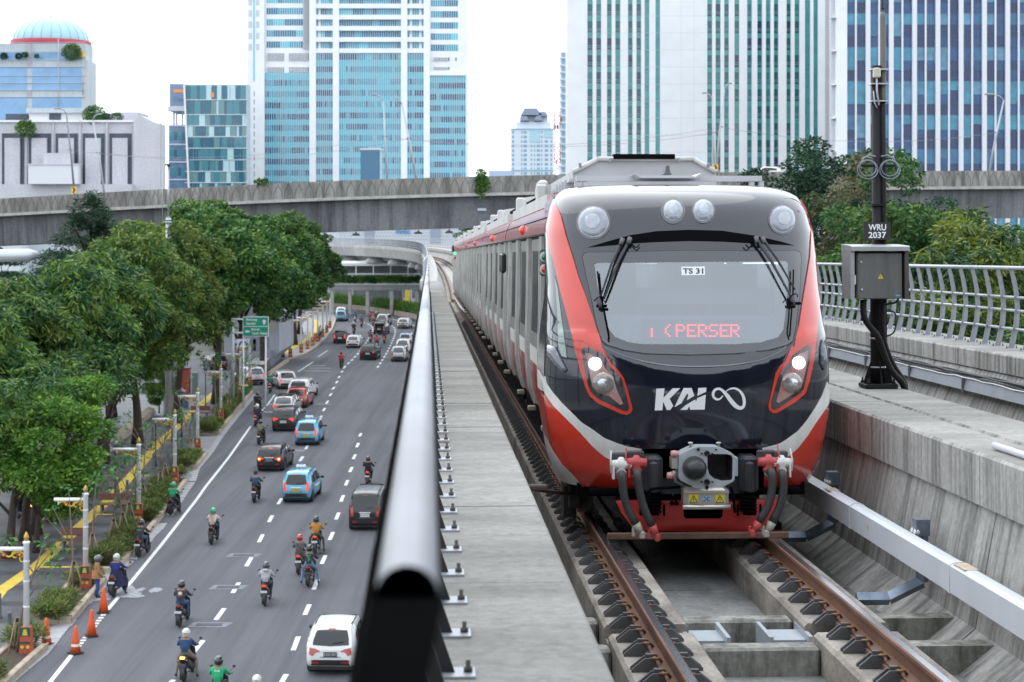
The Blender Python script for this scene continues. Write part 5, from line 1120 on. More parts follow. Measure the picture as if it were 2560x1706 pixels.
for q in range(4): MB().box(p[0] - .1, p[0] + .05, 17.9 + q * .4 - SN, 17.96 + q * .4 - SN, p[2] - .16, p[2] + .03).build('frame_rib', MATS['frame_pale'], fr)
MB().box(rl(1441, 0, 17.6)[0] - .08, rl(1441, 0, 17.6)[0] + .04, 17.55 - SN, 19.4 - SN, p[2] + .0, p[2] + .03).build('frame_side', MATS['frame_pale'], fr)
TP = [(1586, 435), (1600, 446), (1740, 446), (1755, 434), (1751, 433), (1737, 442), (1603, 442), (1590, 433)]
MB().prism([(rl(x, y, 17.2)[0], rl(x, y, 17.2)[2]) for x, y in TP], 17.15 - SN, 17.75 - SN).build('antenna_tray', MATS['frame_pale'], tr)
p = rl(1667, 437, 17.6); MB().prism([(p[0] - .05, p[2] - .0), (p[0] + .05, p[2] - .0), (p[0] + .03, p[2] + .018), (p[0] + .018, p[2] + .09), (p[0] - .012, p[2] + .09), (p[0] - .025, p[2] + .018)], 17.55 - SN, 17.75 - SN).build('antenna_fin', M('fin_grey', (.10, .10, .105), .5), tr)
for s in (22.0,): p = rl(1355, 470, s); MB().bbox((p[0], s - SN, p[2] - .03), (.12, .5, .24), .03).build('roof_box', m_cream, tr)
# ================================================================ STATION BEHIND THE CAMERA (seen only in reflections and as shade)
st = empty('station', mat=MG @ Matrix.Translation((4, -20, -1.48)), label='station hall with roof over the platform end behind the viewpoint', cat='station')
m_stn = M('station_grey', (.16, .16, .17), .8)
MB().box(-9, 14, -22, 23.2, 5.6, 6.1).build('roof', m_stn, st); MB().box(-9, 14, -22, -21.5, -1.5, 6.1).build('rear_wall', m_stn, st)
MB().box(-6.5, -4.3, -22, 20, -.4, -.0).build('platform', m_stn, st)
for x in (-8.8, 13.5): MB().box(x, x + .4, -22, 22.4, -1.2, 5.6).build('side_wall', m_stn, st)  # walls stretched forward out of view to block side light on the handrail
# ================================================================ FLYOVER
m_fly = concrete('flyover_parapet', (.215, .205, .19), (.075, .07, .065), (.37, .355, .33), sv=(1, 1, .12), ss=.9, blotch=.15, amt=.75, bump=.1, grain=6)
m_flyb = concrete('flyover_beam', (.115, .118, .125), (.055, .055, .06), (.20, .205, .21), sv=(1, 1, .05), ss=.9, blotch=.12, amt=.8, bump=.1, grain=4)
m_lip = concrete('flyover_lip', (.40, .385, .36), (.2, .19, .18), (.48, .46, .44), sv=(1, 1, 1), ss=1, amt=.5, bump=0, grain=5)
fl = [(-400, 520, 246), (-100, 503, 238), (0, 497, 235), (300, 479, 227), (620, 462, 219), (930, 449, 214), (1240, 440, 212), (1600, 433, 213), (1900, 430, 216), (2250, 428, 223), (2600, 427, 232), (3000, 428, 246)]
FL = [tuple(p) for p in smooth_poly(np.array([list(at(x, y, Y)) for x, y, Y in fl]), 2, False)]
f0 = Vector(FL[0]); f0.z = 0; FQ = [tuple(Vector(p) - f0) for p in FL]
fo = empty('flyover', f0, 0, 'stained grey concrete road flyover crossing the whole view behind the train', 'flyover')
FR = resample(np.array(FQ), 6.0, False)
for i in range(0, len(FR) - 2, 2):
 seg = [tuple(p) for p in FR[i:i + 3]]; d = Vector(seg[-1]) - Vector(seg[0]); seg[-1] = tuple(Vector(seg[-1]) - d.normalized() * .03)
 MB().sweep([(0, -2.05), (.0, 0), (-.3, 0), (-.35, -2.05)], seg).build('parapet', m_fly, fo)
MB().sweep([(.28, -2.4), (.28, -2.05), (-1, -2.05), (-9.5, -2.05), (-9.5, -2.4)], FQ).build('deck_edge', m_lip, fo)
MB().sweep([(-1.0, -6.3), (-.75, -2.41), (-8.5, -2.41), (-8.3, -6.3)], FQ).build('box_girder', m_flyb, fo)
MB().sweep([(-9.2, -2.05), (-9.2, 0), (-9.5, 0), (-9.5, -2.05)], FQ).build('rear_parapet', m_fly, fo)
mb = MB(); FR2 = resample(np.array(FQ), 1.55, False)
for a, b in zip(FR2[:-1], FR2[1:]):
 a, b = Vector(a), Vector(b); d = b - a; nn = Vector((d.y, -d.x, 0)).normalized() * .03
 for s_ in (0, 1):
  P = [(.5, -.1), (.42, -.45), (.22, -.85), (.12, -1.3), (.10, -1.95)]
  mb.tube([a + d * (x if s_ == 0 else 1 - x) + Vector((0, 0, z)) + nn for x, z in P], .022, 4)
tag(mb.build('relief', M('relief_dark', (.15, .14, .13), .9), fo), kind='stuff')
m_lblk = M('lamp_black', (.03, .03, .035), .5)
for px in (20, 830, 872, 1065, 1090, 2440):
 k = np.argmin([abs(1280 + FP * p[0] / p[1] - px) for p in FL]); p = FQ[k]; mb = MB(); mb.lathe([(.5, -.5), (.42, -.28), (.12, -.2), (.06, .0)], 8, (p[0], p[1] - .0, p[2] - 6.35)); mb.build('soffit_lamp', m_lblk, fo)
for px in (640, 2330):
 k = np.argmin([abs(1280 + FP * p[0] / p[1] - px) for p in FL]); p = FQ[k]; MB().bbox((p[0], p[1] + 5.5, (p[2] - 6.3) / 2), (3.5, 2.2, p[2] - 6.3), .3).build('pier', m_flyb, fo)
k = np.argmin([abs(1280 + FP * p[0] / p[1] - 1204) for p in FL]); p = FQ[k]
MB().box(p[0] - .5, p[0] + .55, p[1] + .68, p[1] + .76, p[2] - 4.2, p[2] - 3.9).build('clearance_plate', M('plate_pale', (.45, .48, .55), .5), fo)
# traffic and fittings on the flyover
def flypt(px, off=2.0):
 k = int(np.argmin([abs(1280 + FP * p[0] / p[1] - px) for p in FL])); return Vector(FL[k]) + Vector((0, off, 0))
m_pole = M('pole_grey', (.42, .44, .47), .45, metal=.4); m_poled = M('pole_dark', (.20, .21, .23), .5, metal=.4)
def street_light(px, ytop, arm, lab, m=m_pole, px_top=None, off=1.0):
 p = flypt(px, off); zt = EYE - (ytop - YH) / FP * p.y; xt = ((px_top or px) - 1280) / FP * p.y
 e = empty('street_light', (p.x, p.y, p.z - 2), 0, lab, 'street light', 'street lights along the flyover'); h = zt - p.z + 2; dx = xt - p.x
 MB().tube([(0, 0, 0), (dx * .5, 0, h * .55), (dx, 0, h)], [.16, .13, .09], 8).build('pole', m, e)
 MB().tube([(dx, 0, h - .1), (dx + arm * .35, 0, h + .5), (dx + arm, 0, h + .75)], .06, 6).build('arm', m, e)
 MB().bbox((dx + arm * 1.25, 0, h + .75), (abs(arm) * .7, .45, .2), .05).build('lamp_head', M('lamp_head', (.30, .32, .35), .4), e)
 c = h * .62; MB().box(dx * .6 - .3, dx * .6 + .3, -.1, .1, c, c + .1).build('wire_clamp', m_poled, e); return Vector((p.x + dx * .6, p.y, p.z - 2 + c))
W_ = [street_light(172, 285, -1.0, 'dark street light with a bent neck above the yellow chevron sign, at the left', m_poled, 166), street_light(240, 300, .7, 'slim street light right of the bent neck one, in front of the white building', m_pole, 232),
 street_light(963, 252, -.9, 'street light with dark head in front of the turquoise tower', m_pole, 958), street_light(1010, 262, -.5, 'pale street light in front of the white pier of the turquoise tower', m_pole, 1005),
 street_light(1785, 248, -.8, 'pale street light in front of the green striped tower, the left of two', m_pole, 1781), street_light(1812, 224, .6, 'taller street light just above the yellow chevron sign near the train roof', m_pole, 1811),
 street_light(2517, 250, -1.6, 'white street light in front of the blue glass tower at the right edge', m_pole, 2510)]
wr = MB()
for a, b in ((W_[0], W_[2]), (W_[1], W_[3]), (W_[2], W_[4]), (W_[3], W_[5]), (W_[5], W_[6])):
 wr.tube([a + (b - a) * t - Vector((0, 0, 4 * (b - a).length / 60 * t * (1 - t) * 2.2)) for t in np.linspace(0, 1, 17)], .022, 4)
tag(wr.build('overhead_wire', M('wire_grey', (.25, .26, .28), .6)), 'thin sagging wires strung between the street lights of the flyover', 'wire')
m_chev = M('chevron_yellow', (.75, .45, .03), .5)
for px, lab, fl_ in ((176, 'yellow chevron sign on the flyover at the left edge', 1), (1812, 'yellow chevron sign on the flyover above the train roof', 1)):
 p = flypt(px, -.1); e = empty('chevron_sign', p, 0, lab, 'sign', 'yellow chevron signs on the flyover')
 MB().box(-.32, .32, -.03, .03, .1, 1.0).build('sign_plate', m_chev, e); MB().prism([(-.18, .9), (.02, .9), (.2, .55), (.02, .2), (-.18, .2), (0, .55)], -.045, -.031).build('chevron', m_ink, e); MB().box(-.04, .04, 0, .05, -1.5, .1).build('post', m_poled, e)
# creeper hanging on the parapet is built with the plants
# ---- pedestrian bridge with a pale roof
pb = empty('pedestrian_bridge', (at(930, 700, 283).x, 283, 0), 0, 'roofed pedestrian bridge with planted sides crossing the road beyond the flyover', 'footbridge'); PB = lambda x, y, dy=0: (lambda p: (p.x - at(930, 700, 283).x, dy, p.z))(at(x, y, 283))
m_fbw = M('footbridge_white', (.62, .64, .66), .5, var=.06, vs=1); m_fbg = M('footbridge_beam', (.26, .27, .27), .7, var=.15, vs=.6); m_fbd = M('footbridge_dark', (.20, .22, .21), .7)
a, b = PB(790, 663), PB(1052, 655); MB().prism([(-1.6, b[2] - .62), (-1.6, b[2] - .2), (0, b[2] + .15), (1.6, b[2] - .2), (1.6, b[2] - .62)], a[0], b[0], 'x').build('roof', m_fbw, pb)
a, b = PB(780, 725), PB(1052, 705); MB().box(a[0], b[0], -1.4, 1.4, a[2], b[2] - .5).build('girder', m_fbg, pb); MB().box(a[0], b[0], -1.6, 1.6, b[2] - .48, b[2] + .05).build('deck', m_fbw, pb)
MB().box(a[0], b[0], 1.35, 1.4, PB(0, 690)[2], PB(0, 666)[2]).build('rear_screen', m_fbd, pb)
for i, px in enumerate(range(806, 1050, 43)):
 p = PB(px, 700); MB().box(p[0] - .09, p[0] + .09, -1.45, -1.27, p[2], PB(0, 664)[2]).build('roof_post', m_fbw, pb)
mb = MB(); z = PB(0, 686)[2]; mb.box(a[0], b[0], -1.5, -1.42, z, z + .18); mb.build('handrail', m_fbw, pb); MB().box(a[0], b[0], -1.5, -1.42, z - .75, z - .65).build('handrail', m_fbw, pb)
for px in range(812, 1045, 43):
 p, q = PB(px + 16, 698), PB(px + 26, 688); MB().tube([(p[0], -1.47, p[2]), (q[0], -1.47, q[2])], .05, 4).build('brace', m_fbw, pb); p, q = PB(px + 36, 698), PB(px + 26, 688); MB().tube([(p[0], -1.47, p[2]), (q[0], -1.47, q[2])], .05, 4).build('brace', m_fbw, pb)
for px in (832, 876, 920, 980, 1042): p = PB(px, 725); MB().bbox((p[0], -.9, p[2] / 2), (.55, .55, p[2]), .06).build('column', M('column_pale', (.36, .36, .36), .8, var=.1, vs=1), pb)
# white lamp columns beyond
for i, (px, yb) in enumerate(((868, 765), (911, 770), (963, 778), (1027, 785), (822, 760))):
 Y = 67207 / (yb - 550) + 14; p = at(px, 700, Y); o = MB().tube([(0, 0, 0), (0, 0, 9)], [.2, .13], 8).build('lamp_post', m_fbw); o.location = (p.x, Y, 0); tag(o, 'slim white lamp post under the footbridge, ' + ['left of the second pier', 'beside the third pier', 'between the yellow hoarding and the third pier', 'rightmost, by the yellow hoarding', 'behind the tree row'][i], 'lamp post', 'white lamp posts under the footbridge')
# kerb wall along the far bend
kb = [tuple(gz(x, y)) for x, y in ((1075, 810), (1035, 796), (980, 787), (925, 778), (880, 773), (836, 769), (780, 764))]
tag(MB().sweep([(-.25, 0), (-.2, .75), (.2, .75), (.25, 0)], kb).build('kerb_wall', concrete('kerb_wall_c', (.36, .30, .24), (.16, .13, .11), (.45, .38, .31), sv=(1, 1, .2), ss=1.5, amt=.5)), 'tan kerb wall around the far bend of the road', 'kerb')
# ---- odds and ends beyond: yellow hoarding, white facade with logo, roofs at the left
def slab(name, x0, y0, x1, y1, Y, m, lab, cat, d=6, e=None):
 a, b = at(x0, y1, Y), at(x1, y0, Y); o = MB().box(a.x, b.x, Y, Y + d, min(a.z, 0) if e is None else a.z, b.z).build(name, m); tag(o, lab, cat); return o
wf = empty('mall_facade', (at(1000, 600, 400).x, 400, 0), 0, 'white patterned facade with a blue logo seen under the flyover', 'building'); wx = wf.location.x
WF = lambda x, y: (at(x, y, 400).x - wx, at(x, y, 400).z); a, b = WF(800, 610), WF(1240, 520)
MB().box(a[0], b[0], 0, 20, 0, b[1]).build('wall', M('mall_white', (.62, .65, .70), .6), wf)
mb = MB();
for px in range(850, 1236, 8):
 for py in range(566, 604, 8):
  x, z = WF(px + (4 if (py // 8) % 2 else 0), py); mb.add([(x - .3, -.06, z), (x, -.06, z - .3), (x + .3, -.06, z), (x, -.06, z + .3)], [(0, 1, 2, 3)])
tag(mb.build('diamond_panel', M('mall_diamond', (.50, .54, .60), .5), wf), kind='stuff')
for x0, x1 in ((911, 936), (1076, 1102)): a, b = WF(x0, 608), WF(x1, 540); MB().box(a[0], b[0], -.15, 0, a[1], b[1]).build('grey_panel', M('mall_grey', (.33, .37, .45), .6), wf)
mb = MB(); a, b = WF(990, 585), WF(1026, 573); add_text(mb, 'mntic', (a[0], -.25, a[1]), (b[0] - a[0], 0, 0), (0, 0, b[1] - a[1])); mb.build('lettering', M('logo_blue', (.05, .25, .55), .4), wf)
mb = MB(); a = WF(1008, 567); mb.prism([(a[0] - .5, a[1] - .35), (a[0] + .5, a[1] - .35), (a[0] + .55, a[1] + .3), (a[0] - .55, a[1] + .3)], -.25, -.1); mb.build('logo_leaf', M('logo_green', (.02, .35, .22), .4), wf)
slab('hoarding', 1012, 726, 1026, 752, 325, M('hoard_yellow', (.55, .42, .04), .6), 'yellow hoarding beyond the piers at the right of the far road', 'hoarding', .4)
slab('dark_shopfront', 945, 726, 1075, 775, 345, M('shop_dark', (.05, .06, .08), .4, col2=(.12, .14, .2), vs=.5), 'dark shopfronts in shade far beyond the piers', 'building', 5)
# walls and boxes by the side street (left of the sign)
m_wall = concrete('stair_wall', (.36, .37, .42), (.25, .26, .30), (.44, .45, .50), sv=(1, 1, .2), ss=.5, blotch=.3, amt=.35, bump=0, grain=6); m_br = M('brown_panel', (.09, .08, .08), .6, var=.2, vs=.6)
bx_ = empty('stair_building', (-27, 186, 0), 0, 'grey painted concrete stair building behind the green road sign', 'building')
def SBp(x, y, Y=182): p = at(x, y, Y); return (p.x + 27, Y - 186, p.z)
pr = [(SBp(x, y)[0], SBp(x, y)[2]) for x, y in ((560, 940), (560, 760), (620, 745), (660, 712), (698, 785), (698, 880), (640, 940))]
MB().prism(pr, -4, 8).build('wall', m_wall, bx_)
for x0, y0, x1, y1, m in ((560, 775, 612, 792, (.50, .48, .44)), (612, 848, 640, 878, (.26, .28, .34)), (632, 843, 672, 877, (.27, .28, .35)), (672, 800, 690, 830, (.40, .38, .34)), (585, 850, 606, 900, (.40, .42, .48))):
 a, b = SBp(x0, y1), SBp(x1, y0); MB().box(a[0], b[0], -4.03, -4.0, a[2], b[2]).build('paint_patch', M('patch_%d' % x0, m, .8), bx_)
pk = empty('parapet_box', (-26, 172, 0), 0, 'low brown box with a concrete top beside the waiting white car', 'planter box')
def PKp(x, y, Y): p = at(x, y, Y); return (p.x + 26, p.y - 172, p.z)
t = [PKp(*q) for q in ((612, 912, 171), (660, 913, 171), (677, 894, 181), (640, 896, 182))]; mb = MB(); mb.add(t + [(p[0], p[1], 0) for p in t], [(0, 1, 2, 3), (0, 4, 5, 1), (1, 5, 6, 2), (2, 6, 7, 3), (3, 7, 4, 0)]); mb.build('box', m_br, pk)
mb = MB(); mb.add([(p[0], p[1], p[2] + .05) for p in t], [(0, 1, 2, 3)]); mb.build('top_slab', m_gut, pk)
a, b = gz(672, 925), gz(712, 890); rw = MB(); rw.add([(a.x, a.y, 0), (b.x, b.y, 0), (b.x, b.y, 1.0), (a.x, a.y, 2.0), (a.x - .4, a.y + .2, 0), (b.x - .4, b.y + .2, 0), (b.x - .4, b.y + .2, 1.0), (a.x - .4, a.y + .2, 2.0)], [(0, 1, 2, 3), (4, 7, 6, 5), (3, 2, 6, 7), (1, 5, 6, 2), (0, 3, 7, 4)])
tag(rw.build('ramp_wall', M('ramp_grey', (.21, .22, .28), .8, var=.1, vs=1)), 'blue grey ramp wall sloping down to the kerb by the first far white pole', 'wall')
tag(MB().sweep([(-.2, 0), (-.18, .25), (.2, .25), (.2, 0)], [tuple(gz(x, y)) for x, y in ((672, 938), (695, 920), (718, 904))]).build('kerb', m_kerb), 'short worn kerb below the ramp wall', 'kerb')
slab('white_block', -40, 556, 52, 640, 300, M('block_white', (.62, .66, .68), .7), 'white block building under the left end of the flyover', 'building', 10)
slab('pale_block', 50, 560, 150, 640, 305, M('block_pale', (.52, .57, .62), .7), 'pale building beside the white block under the flyover', 'building', 10); slab('billboard', 205, 624, 272, 660, 160, M('board_pale', (.55, .55, .55), .7, col2=(.48, .32, .24), vs=2.5), 'pale billboard half hidden by the left trees', 'billboard', .4, 0)
p = at(-20, 640, 150); o = MB().tube([(0, 0, 0), (3.2, 0, .05), (3.9, .3, .05)], [.55, .55, .3], 12).build('canopy_edge', M('canopy_white', (.55, .57, .60), .35, metal=.3)); o.location = p; tag(o, 'rounded white canopy edge at the left frame side above the trees', 'canopy')
# ================================================================ TOWERS
def frame_px(name, Y, xc, lab, cat='building'):
 e = empty(name, (at(xc, 500, Y).x, Y, 0), 0, lab, cat); x0 = e.location.x
 return e, (lambda x, y: (at(x, y, Y).x - x0, at(x, y, Y).z))
def gbox(e, W, x0, y0, x1, y1, ya, yb, name, m, mb=None):
 a, b = W(x0, y1), W(x1, y0); k = mb or MB(); k.box(a[0], b[0], ya, yb, a[1], b[1]); return k if mb else k.build(name, m, e)
def glaze(name, c, rough=.08, bump=.0, bs=1.0, var=.0): return M(name, c, rough, spec=.5, bump=bump, bs=bs, var=var, vs=.4)
m_tw = M('tower_white', (.78, .79, .81), .6, var=.04, vs=.3); m_tj = M('tower_joint', (.55, .56, .60), .6)
# --- turquoise tower
tq, W = frame_px('office_tower', 430, 880, 'tall white and turquoise glass office tower in the middle of the skyline')
g_t = [glaze('turq_light', (.15, .50, .60)), glaze('turq_mid', (.10, .33, .44)), glaze('turq_dark', (.05, .18, .28)), glaze('turq_deep', (.04, .10, .19))]; g_sp = glaze('turq_spandrel', (.16, .54, .64), .1)
gbox(tq, W, 618, -160, 1166, 640, .0, 30, 'core', m_tw)
P1 = [(774.5, 791), (833, 848.5), (1003, 1018.7), (1059.7, 1075)]
for x0, x1 in P1: gbox(tq, W, x0, -160, x1, 640, -1.2, .0, 'pier', m_tw)
gbox(tq, W, 622, -160, 663, 640, -1.6, 0, 'pier', m_tw)
bays = [(663, 774.5, 183, 666, 757.6), (791, 833, 134, 791, 833), (848.5, 1003, 134, 848.5, 1003), (1018.7, 1059.7, 134, 1018.7, 1059.7), (1075, 1164, 190, 1077, 1145)]
random.seed(21)
for bi, (x0, x1, ysw, u0, u1) in enumerate(bays):
 gbox(tq, W, x0, ysw, x1, 640, -.5, .0, 'spandrel_glass', g_sp)
 y = ysw + (18 if bi in (0, 4) else 2)
 n = max(3, int(round((x1 - x0) / 5.6))); dx = (x1 - x0) / n; run = 1; left = 0
 while y < 470:
  mb = MB()
  for i in range(n):
   if left == 0: run = random.choice([1, 1, 2, 2, 3, 3] if (bi != 2 or i < n * .3) else [0, 1, 1, 1, 2]); left = random.randint(1, 6)
   left -= 1; a, b = W(x0 + i * dx + .5, y + 14), W(x0 + (i + 1) * dx - .5, y); k = run if random.random() > .12 else random.randint(0, 3)
   mb.add([(a[0], -.55, a[1]), (b[0], -.55, a[1]), (b[0], -.55, b[1]), (a[0], -.55, b[1])], [(0, 1, 2, 3)], k)
  mb.build('window_band', g_t, tq); y += 28.1 if y > 190 else 31
 mb = MB()
 for i in range(n + 1): gbox(tq, W, x0 + i * dx - .55, ysw, x0 + i * dx + .55, 640, -.75, -.5, '', None, mb)
 tag(mb.build('mullion', M('mullion_pale', (.52, .60, .66), .5), tq), kind='stuff')
 y = -160 + (ysw - 122 if bi not in (0, 4) else 0) % 28; y = {0: 104, 4: 112}.get(bi, 106)
 while y > -160:
  mb = MB(); n2 = max(3, int(round((u1 - u0) / 5.6))); d2 = (u1 - u0) / n2; run = 1; left = 0
  for i in range(n2):
   if left == 0: run = random.choice([0, 1, 1, 2, 2]); left = random.randint(2, 7)
   left -= 1
   if bi in (1, 3) and (i in (1,) or (bi == 3 and i == n2 - 2)): continue
   a, b = W(u0 + i * d2 + .4, y + 16), W(u0 + (i + 1) * d2 - .4, y); mb.add([(a[0], -.03, a[1]), (b[0], -.03, a[1]), (b[0], -.03, b[1]), (a[0], -.03, b[1])], [(0, 1, 2, 3)], run)
  mb.build('window_band', g_t, tq)
  if bi not in (0, 4): gbox(tq, W, x0, y + 16.2, x1, y + 27.7, -.9, .0, 'white_spandrel', m_tw)
  y -= 27.9
mb = MB()
for y in range(-160, 122, 4): gbox(tq, W, 758.6, y, 773, y + 2, -.9, 0, '', None, mb)
tag(mb.build('louvre', m_tj, tq), kind='stuff')
for x0, y0, x1, y1 in ((668, 133, 710, 152), (722, 133, 772, 152), (668, 168, 710, 182), (722, 168, 772, 182), (1083, 144, 1124, 153), (1138, 144, 1142, 153), (1083, 168, 1124, 175)):
 gbox(tq, W, x0, y0, x1, y1, -.04, 0, 'plant_louvre', M('plant_shade', (.22, .24, .30), .7), None)
 mb = MB()
 for i in range(int((x1 - x0) / 3.5)): gbox(tq, W, x0 + i * 3.5, y0, x0 + i * 3.5 + 1.5, y1, -.4, -.05, '', None, mb)
 if x1 - x0 > 10: tag(mb.build('fin', m_tw, tq), kind='stuff')
gbox(tq, W, 1075, 183, 1164, 190, -1, 0, 'cornice', m_tw); gbox(tq, W, 636, -160, 639, 205, -1.75, -1.6, 'glass_strip', g_t[0])
for x in (624, 642):
 for y in range(0, 120, 28): gbox(tq, W, x, y, x + 9, y + 16, -1.63, -1.6, 'stone_panel', m_tj)
mb = MB()
for y in range(230, 460, 20): gbox(tq, W, 637, y, 639, y + 12, -1.63, -1.6, '', None, mb)
tag(mb.build('vent_slot', M('plant_shade', (.2, .2, .2)), tq), kind='stuff')
# --- green striped tower
gt, W = frame_px('office_tower', 390, 1740, 'white office tower with narrow vertical strips of green windows, behind the train')
g_w = [glaze('green_win_dark', (.035, .15, .17)), glaze('green_win_mid', (.06, .24, .25)), glaze('green_win_deep', (.04, .07, .13)), glaze('green_win_light', (.10, .34, .34))]; g_gs = glaze('green_spandrel', (.10, .40, .39), .12); g_sol = glaze('green_solid', (.09, .33, .33), .12, var=.15)
gbox(gt, W, 1418, -150, 2084, 640, 0, 12, 'core', m_tw)
c3 = lambda x: 1240 + x / 3.267; c4_ = lambda x: 1900 + x / 3.267
cols = [(745, 788), (818, 857), (905, 943), (973, 1013), (1076, 1113), (1145, 1183), (1722, 1762), (1790, 1830), (1860, 1898), (1944, 1983), (2047, 2086), (2130, 2170), (2200, 2238), (2265, 2302)]
cols = [(c3(a), c3(b)) for a, b in cols] + [(c4_(212), c4_(248)), (c4_(278), c4_(318))]; sol = [(c3(1212), c3(1250)), (c3(1300), c3(1337)), (c4_(362), c4_(405)), (c4_(432), c4_(468))]
allc = sorted(cols + sol); edges = [1418] + [e for c in allc for e in c] + [2084]
for i in range(0, len(edges), 2): gbox(gt, W, edges[i], -150, edges[i + 1], 640, -.9, 0, 'white_rib', m_tw)
ww = (cols[0][1] - cols[0][0]); pm = {}
def shared(key, w, h, mats, lines=0):
 if key not in pm:
  mb = MB(); mb.add([(0, 0, 0), (w, 0, 0), (w, 0, h), (0, 0, h)], [(0, 1, 2, 3)])
  if lines:
   for z in (.22, .36): mb.box(0, w, -.05, -.01, h * z, h * z + .12, 1)
  pm[key] = mb.mesh(key[0], mats)
 return pm[key]
m_wl = M('window_line', (.22, .42, .44), .4)
for (x0, x1) in cols:
 y = -85.5
 while y < 470:
  for yy, h, nm, mm in ((y, 10.7, 'spandrel_pane', [g_gs]), (y + 10.9, 31.4, 'window', None)):
   a, b = W(x0, yy + h), W(x1, yy); k = random.choices([0, 1, 2, 3], [6, 3, 1, 1])[0]
   me = shared((nm, k if mm is None else 0), b[0] - a[0], b[1] - a[1], mm or [g_w[k], m_wl], mm is None); o = link_mesh(nm, me, gt); o.location = (a[0], -.02, a[1])
  y += 42.5
for (x0, x1) in sol:
 y = -85.5
 while y < 470:
  for yy, h in ((y, 10.4), (y + 10.9, 31.2)): gbox(gt, W, x0, yy, x1, yy + h, -.3, -.02, 'green_panel', g_sol)
  y += 42.5
mb = MB()
for y in range(-150, 470, 4): gbox(gt, W, c4_(527), y, c4_(558), y + 2.2, -1.0, -.9, '', None, mb)
tag(mb.build('louvre', M('louvre_grey', (.42, .43, .46), .6), gt), kind='stuff')
mb = MB()
for y in np.arange(-1.5, 440, 42.5): gbox(gt, W, 1468, y, c3(1722), y + .7, -.915, -.9, '', None, mb)
for x in (1702, 1734): gbox(gt, W, x, -100, x + .6, 460, -.915, -.9, '', None, mb)
tag(mb.build('panel_joint', m_tj, gt), kind='stuff')
# --- blue glass tower at the right
bt, W = frame_px('office_tower', 330, 2330, 'blue glass office tower with white vertical ribs at the right edge')
gb_ = [glaze('blue_vision', (.03, .15, .29), .05, .35, .8, .3), glaze('blue_turq', (.045, .24, .36), .05, .3, .9, .3), glaze('blue_dark', (.010, .034, .12), .04, .4, .8, .3), glaze('blue_deep', (.014, .07, .20), .03, .5, .7, .3), glaze('blue_pale', (.09, .24, .36), .05, .3, .9, .4)]
gbox(bt, W, 2098, -200, 3000, 560, .05, 3, 'core', M('tower_shade', (.05, .07, .1), .6)); gbox(bt, W, 2098, 560, 3000, 1000, .05, 3, 'podium', M('tower_shade', (.05, .07, .1), .6))
gbox(bt, W, 2090, -200, 2116, 700, -.8, 2, 'corner_rib', m_tw); gbox(bt, W, 2081, -200, 2090, 700, 1, 2.5, 'side_wall', m_tj)
for y in range(-40, 440, 84):
 a = W(2088, y); MB().prism([(a[0] - .6, a[1] - .1), (a[0] + .3, a[1] - .1), (a[0] + .3, a[1] + .5)], -.4, 2).build('ledge', m_tw, bt)
x = 2116.; xs = []
while x < 2640:
 for w_, r in ((20.5, 4.6), (21.5, 11.5)): xs.append((x, x + w_)); x += w_; gbox(bt, W, x, -200, x + r, 700, -.75 if r > 6 else -.4, .05, 'white_rib', M('rib_white', (.66, .67, .70), .45, metal=.15)); x += r
random.seed(9); LOW = [random.choice([.36, .42, .5]) for _ in range(12)]; KF = [random.choice([0, 1, 1]) for _ in range(12)]
for ci, (x0, x1) in enumerate(xs):
 y = -78.
 while y < 700:
  a, b = W(x0, y + 26), W(x1, y); MB().add([(a[0], 0, a[1]), (b[0], 0, a[1]), (b[0], random.uniform(-.03, .03), b[1]), (a[0], 0, b[1])], [(0, 1, 2, 3)]).build('spandrel_pane', [gb_[random.choice([2, 2, 3])]], bt)
  a, b = W(x0, y + 84), W(x1, y + 26.5); h = b[1] - a[1]; fi = int((y + 80) / 84); low = LOW[fi] if random.random() < .8 else random.choice([0, .6]); k = KF[fi] if random.random() < .75 else random.choice([0, 1, 4]); mb = MB(); e = random.uniform(-.04, .04)
  if ci > 7 and y < 120: k = random.choice([0, 3, 4, 4]);
  mb.add([(a[0], 0, a[1]), (b[0], 0, a[1]), (b[0], e, a[1] + h * low), (a[0], 0, a[1] + h * low)], [(0, 1, 2, 3)], (2 if random.random() < .6 else 3) if ci > 4 or random.random() < .3 else k); mb.add([(a[0], 0, a[1] + h * low), (b[0], e, a[1] + h * low), (b[0], e, b[1]), (a[0], 0, b[1])], [(0, 1, 2, 3)], k)
  mb.build('window', gb_, bt); y += 84.8
mb = MB()
for y in np.arange(-78, 700, 84.8):
 for dy in (0, 26.2): gbox(bt, W, 2116, y + dy - .5, 2640, y + dy + .5, -.12, -.06, '', None, mb)
tag(mb.build('transom', M('transom_dark', (.10, .12, .17), .5), bt), kind='stuff')
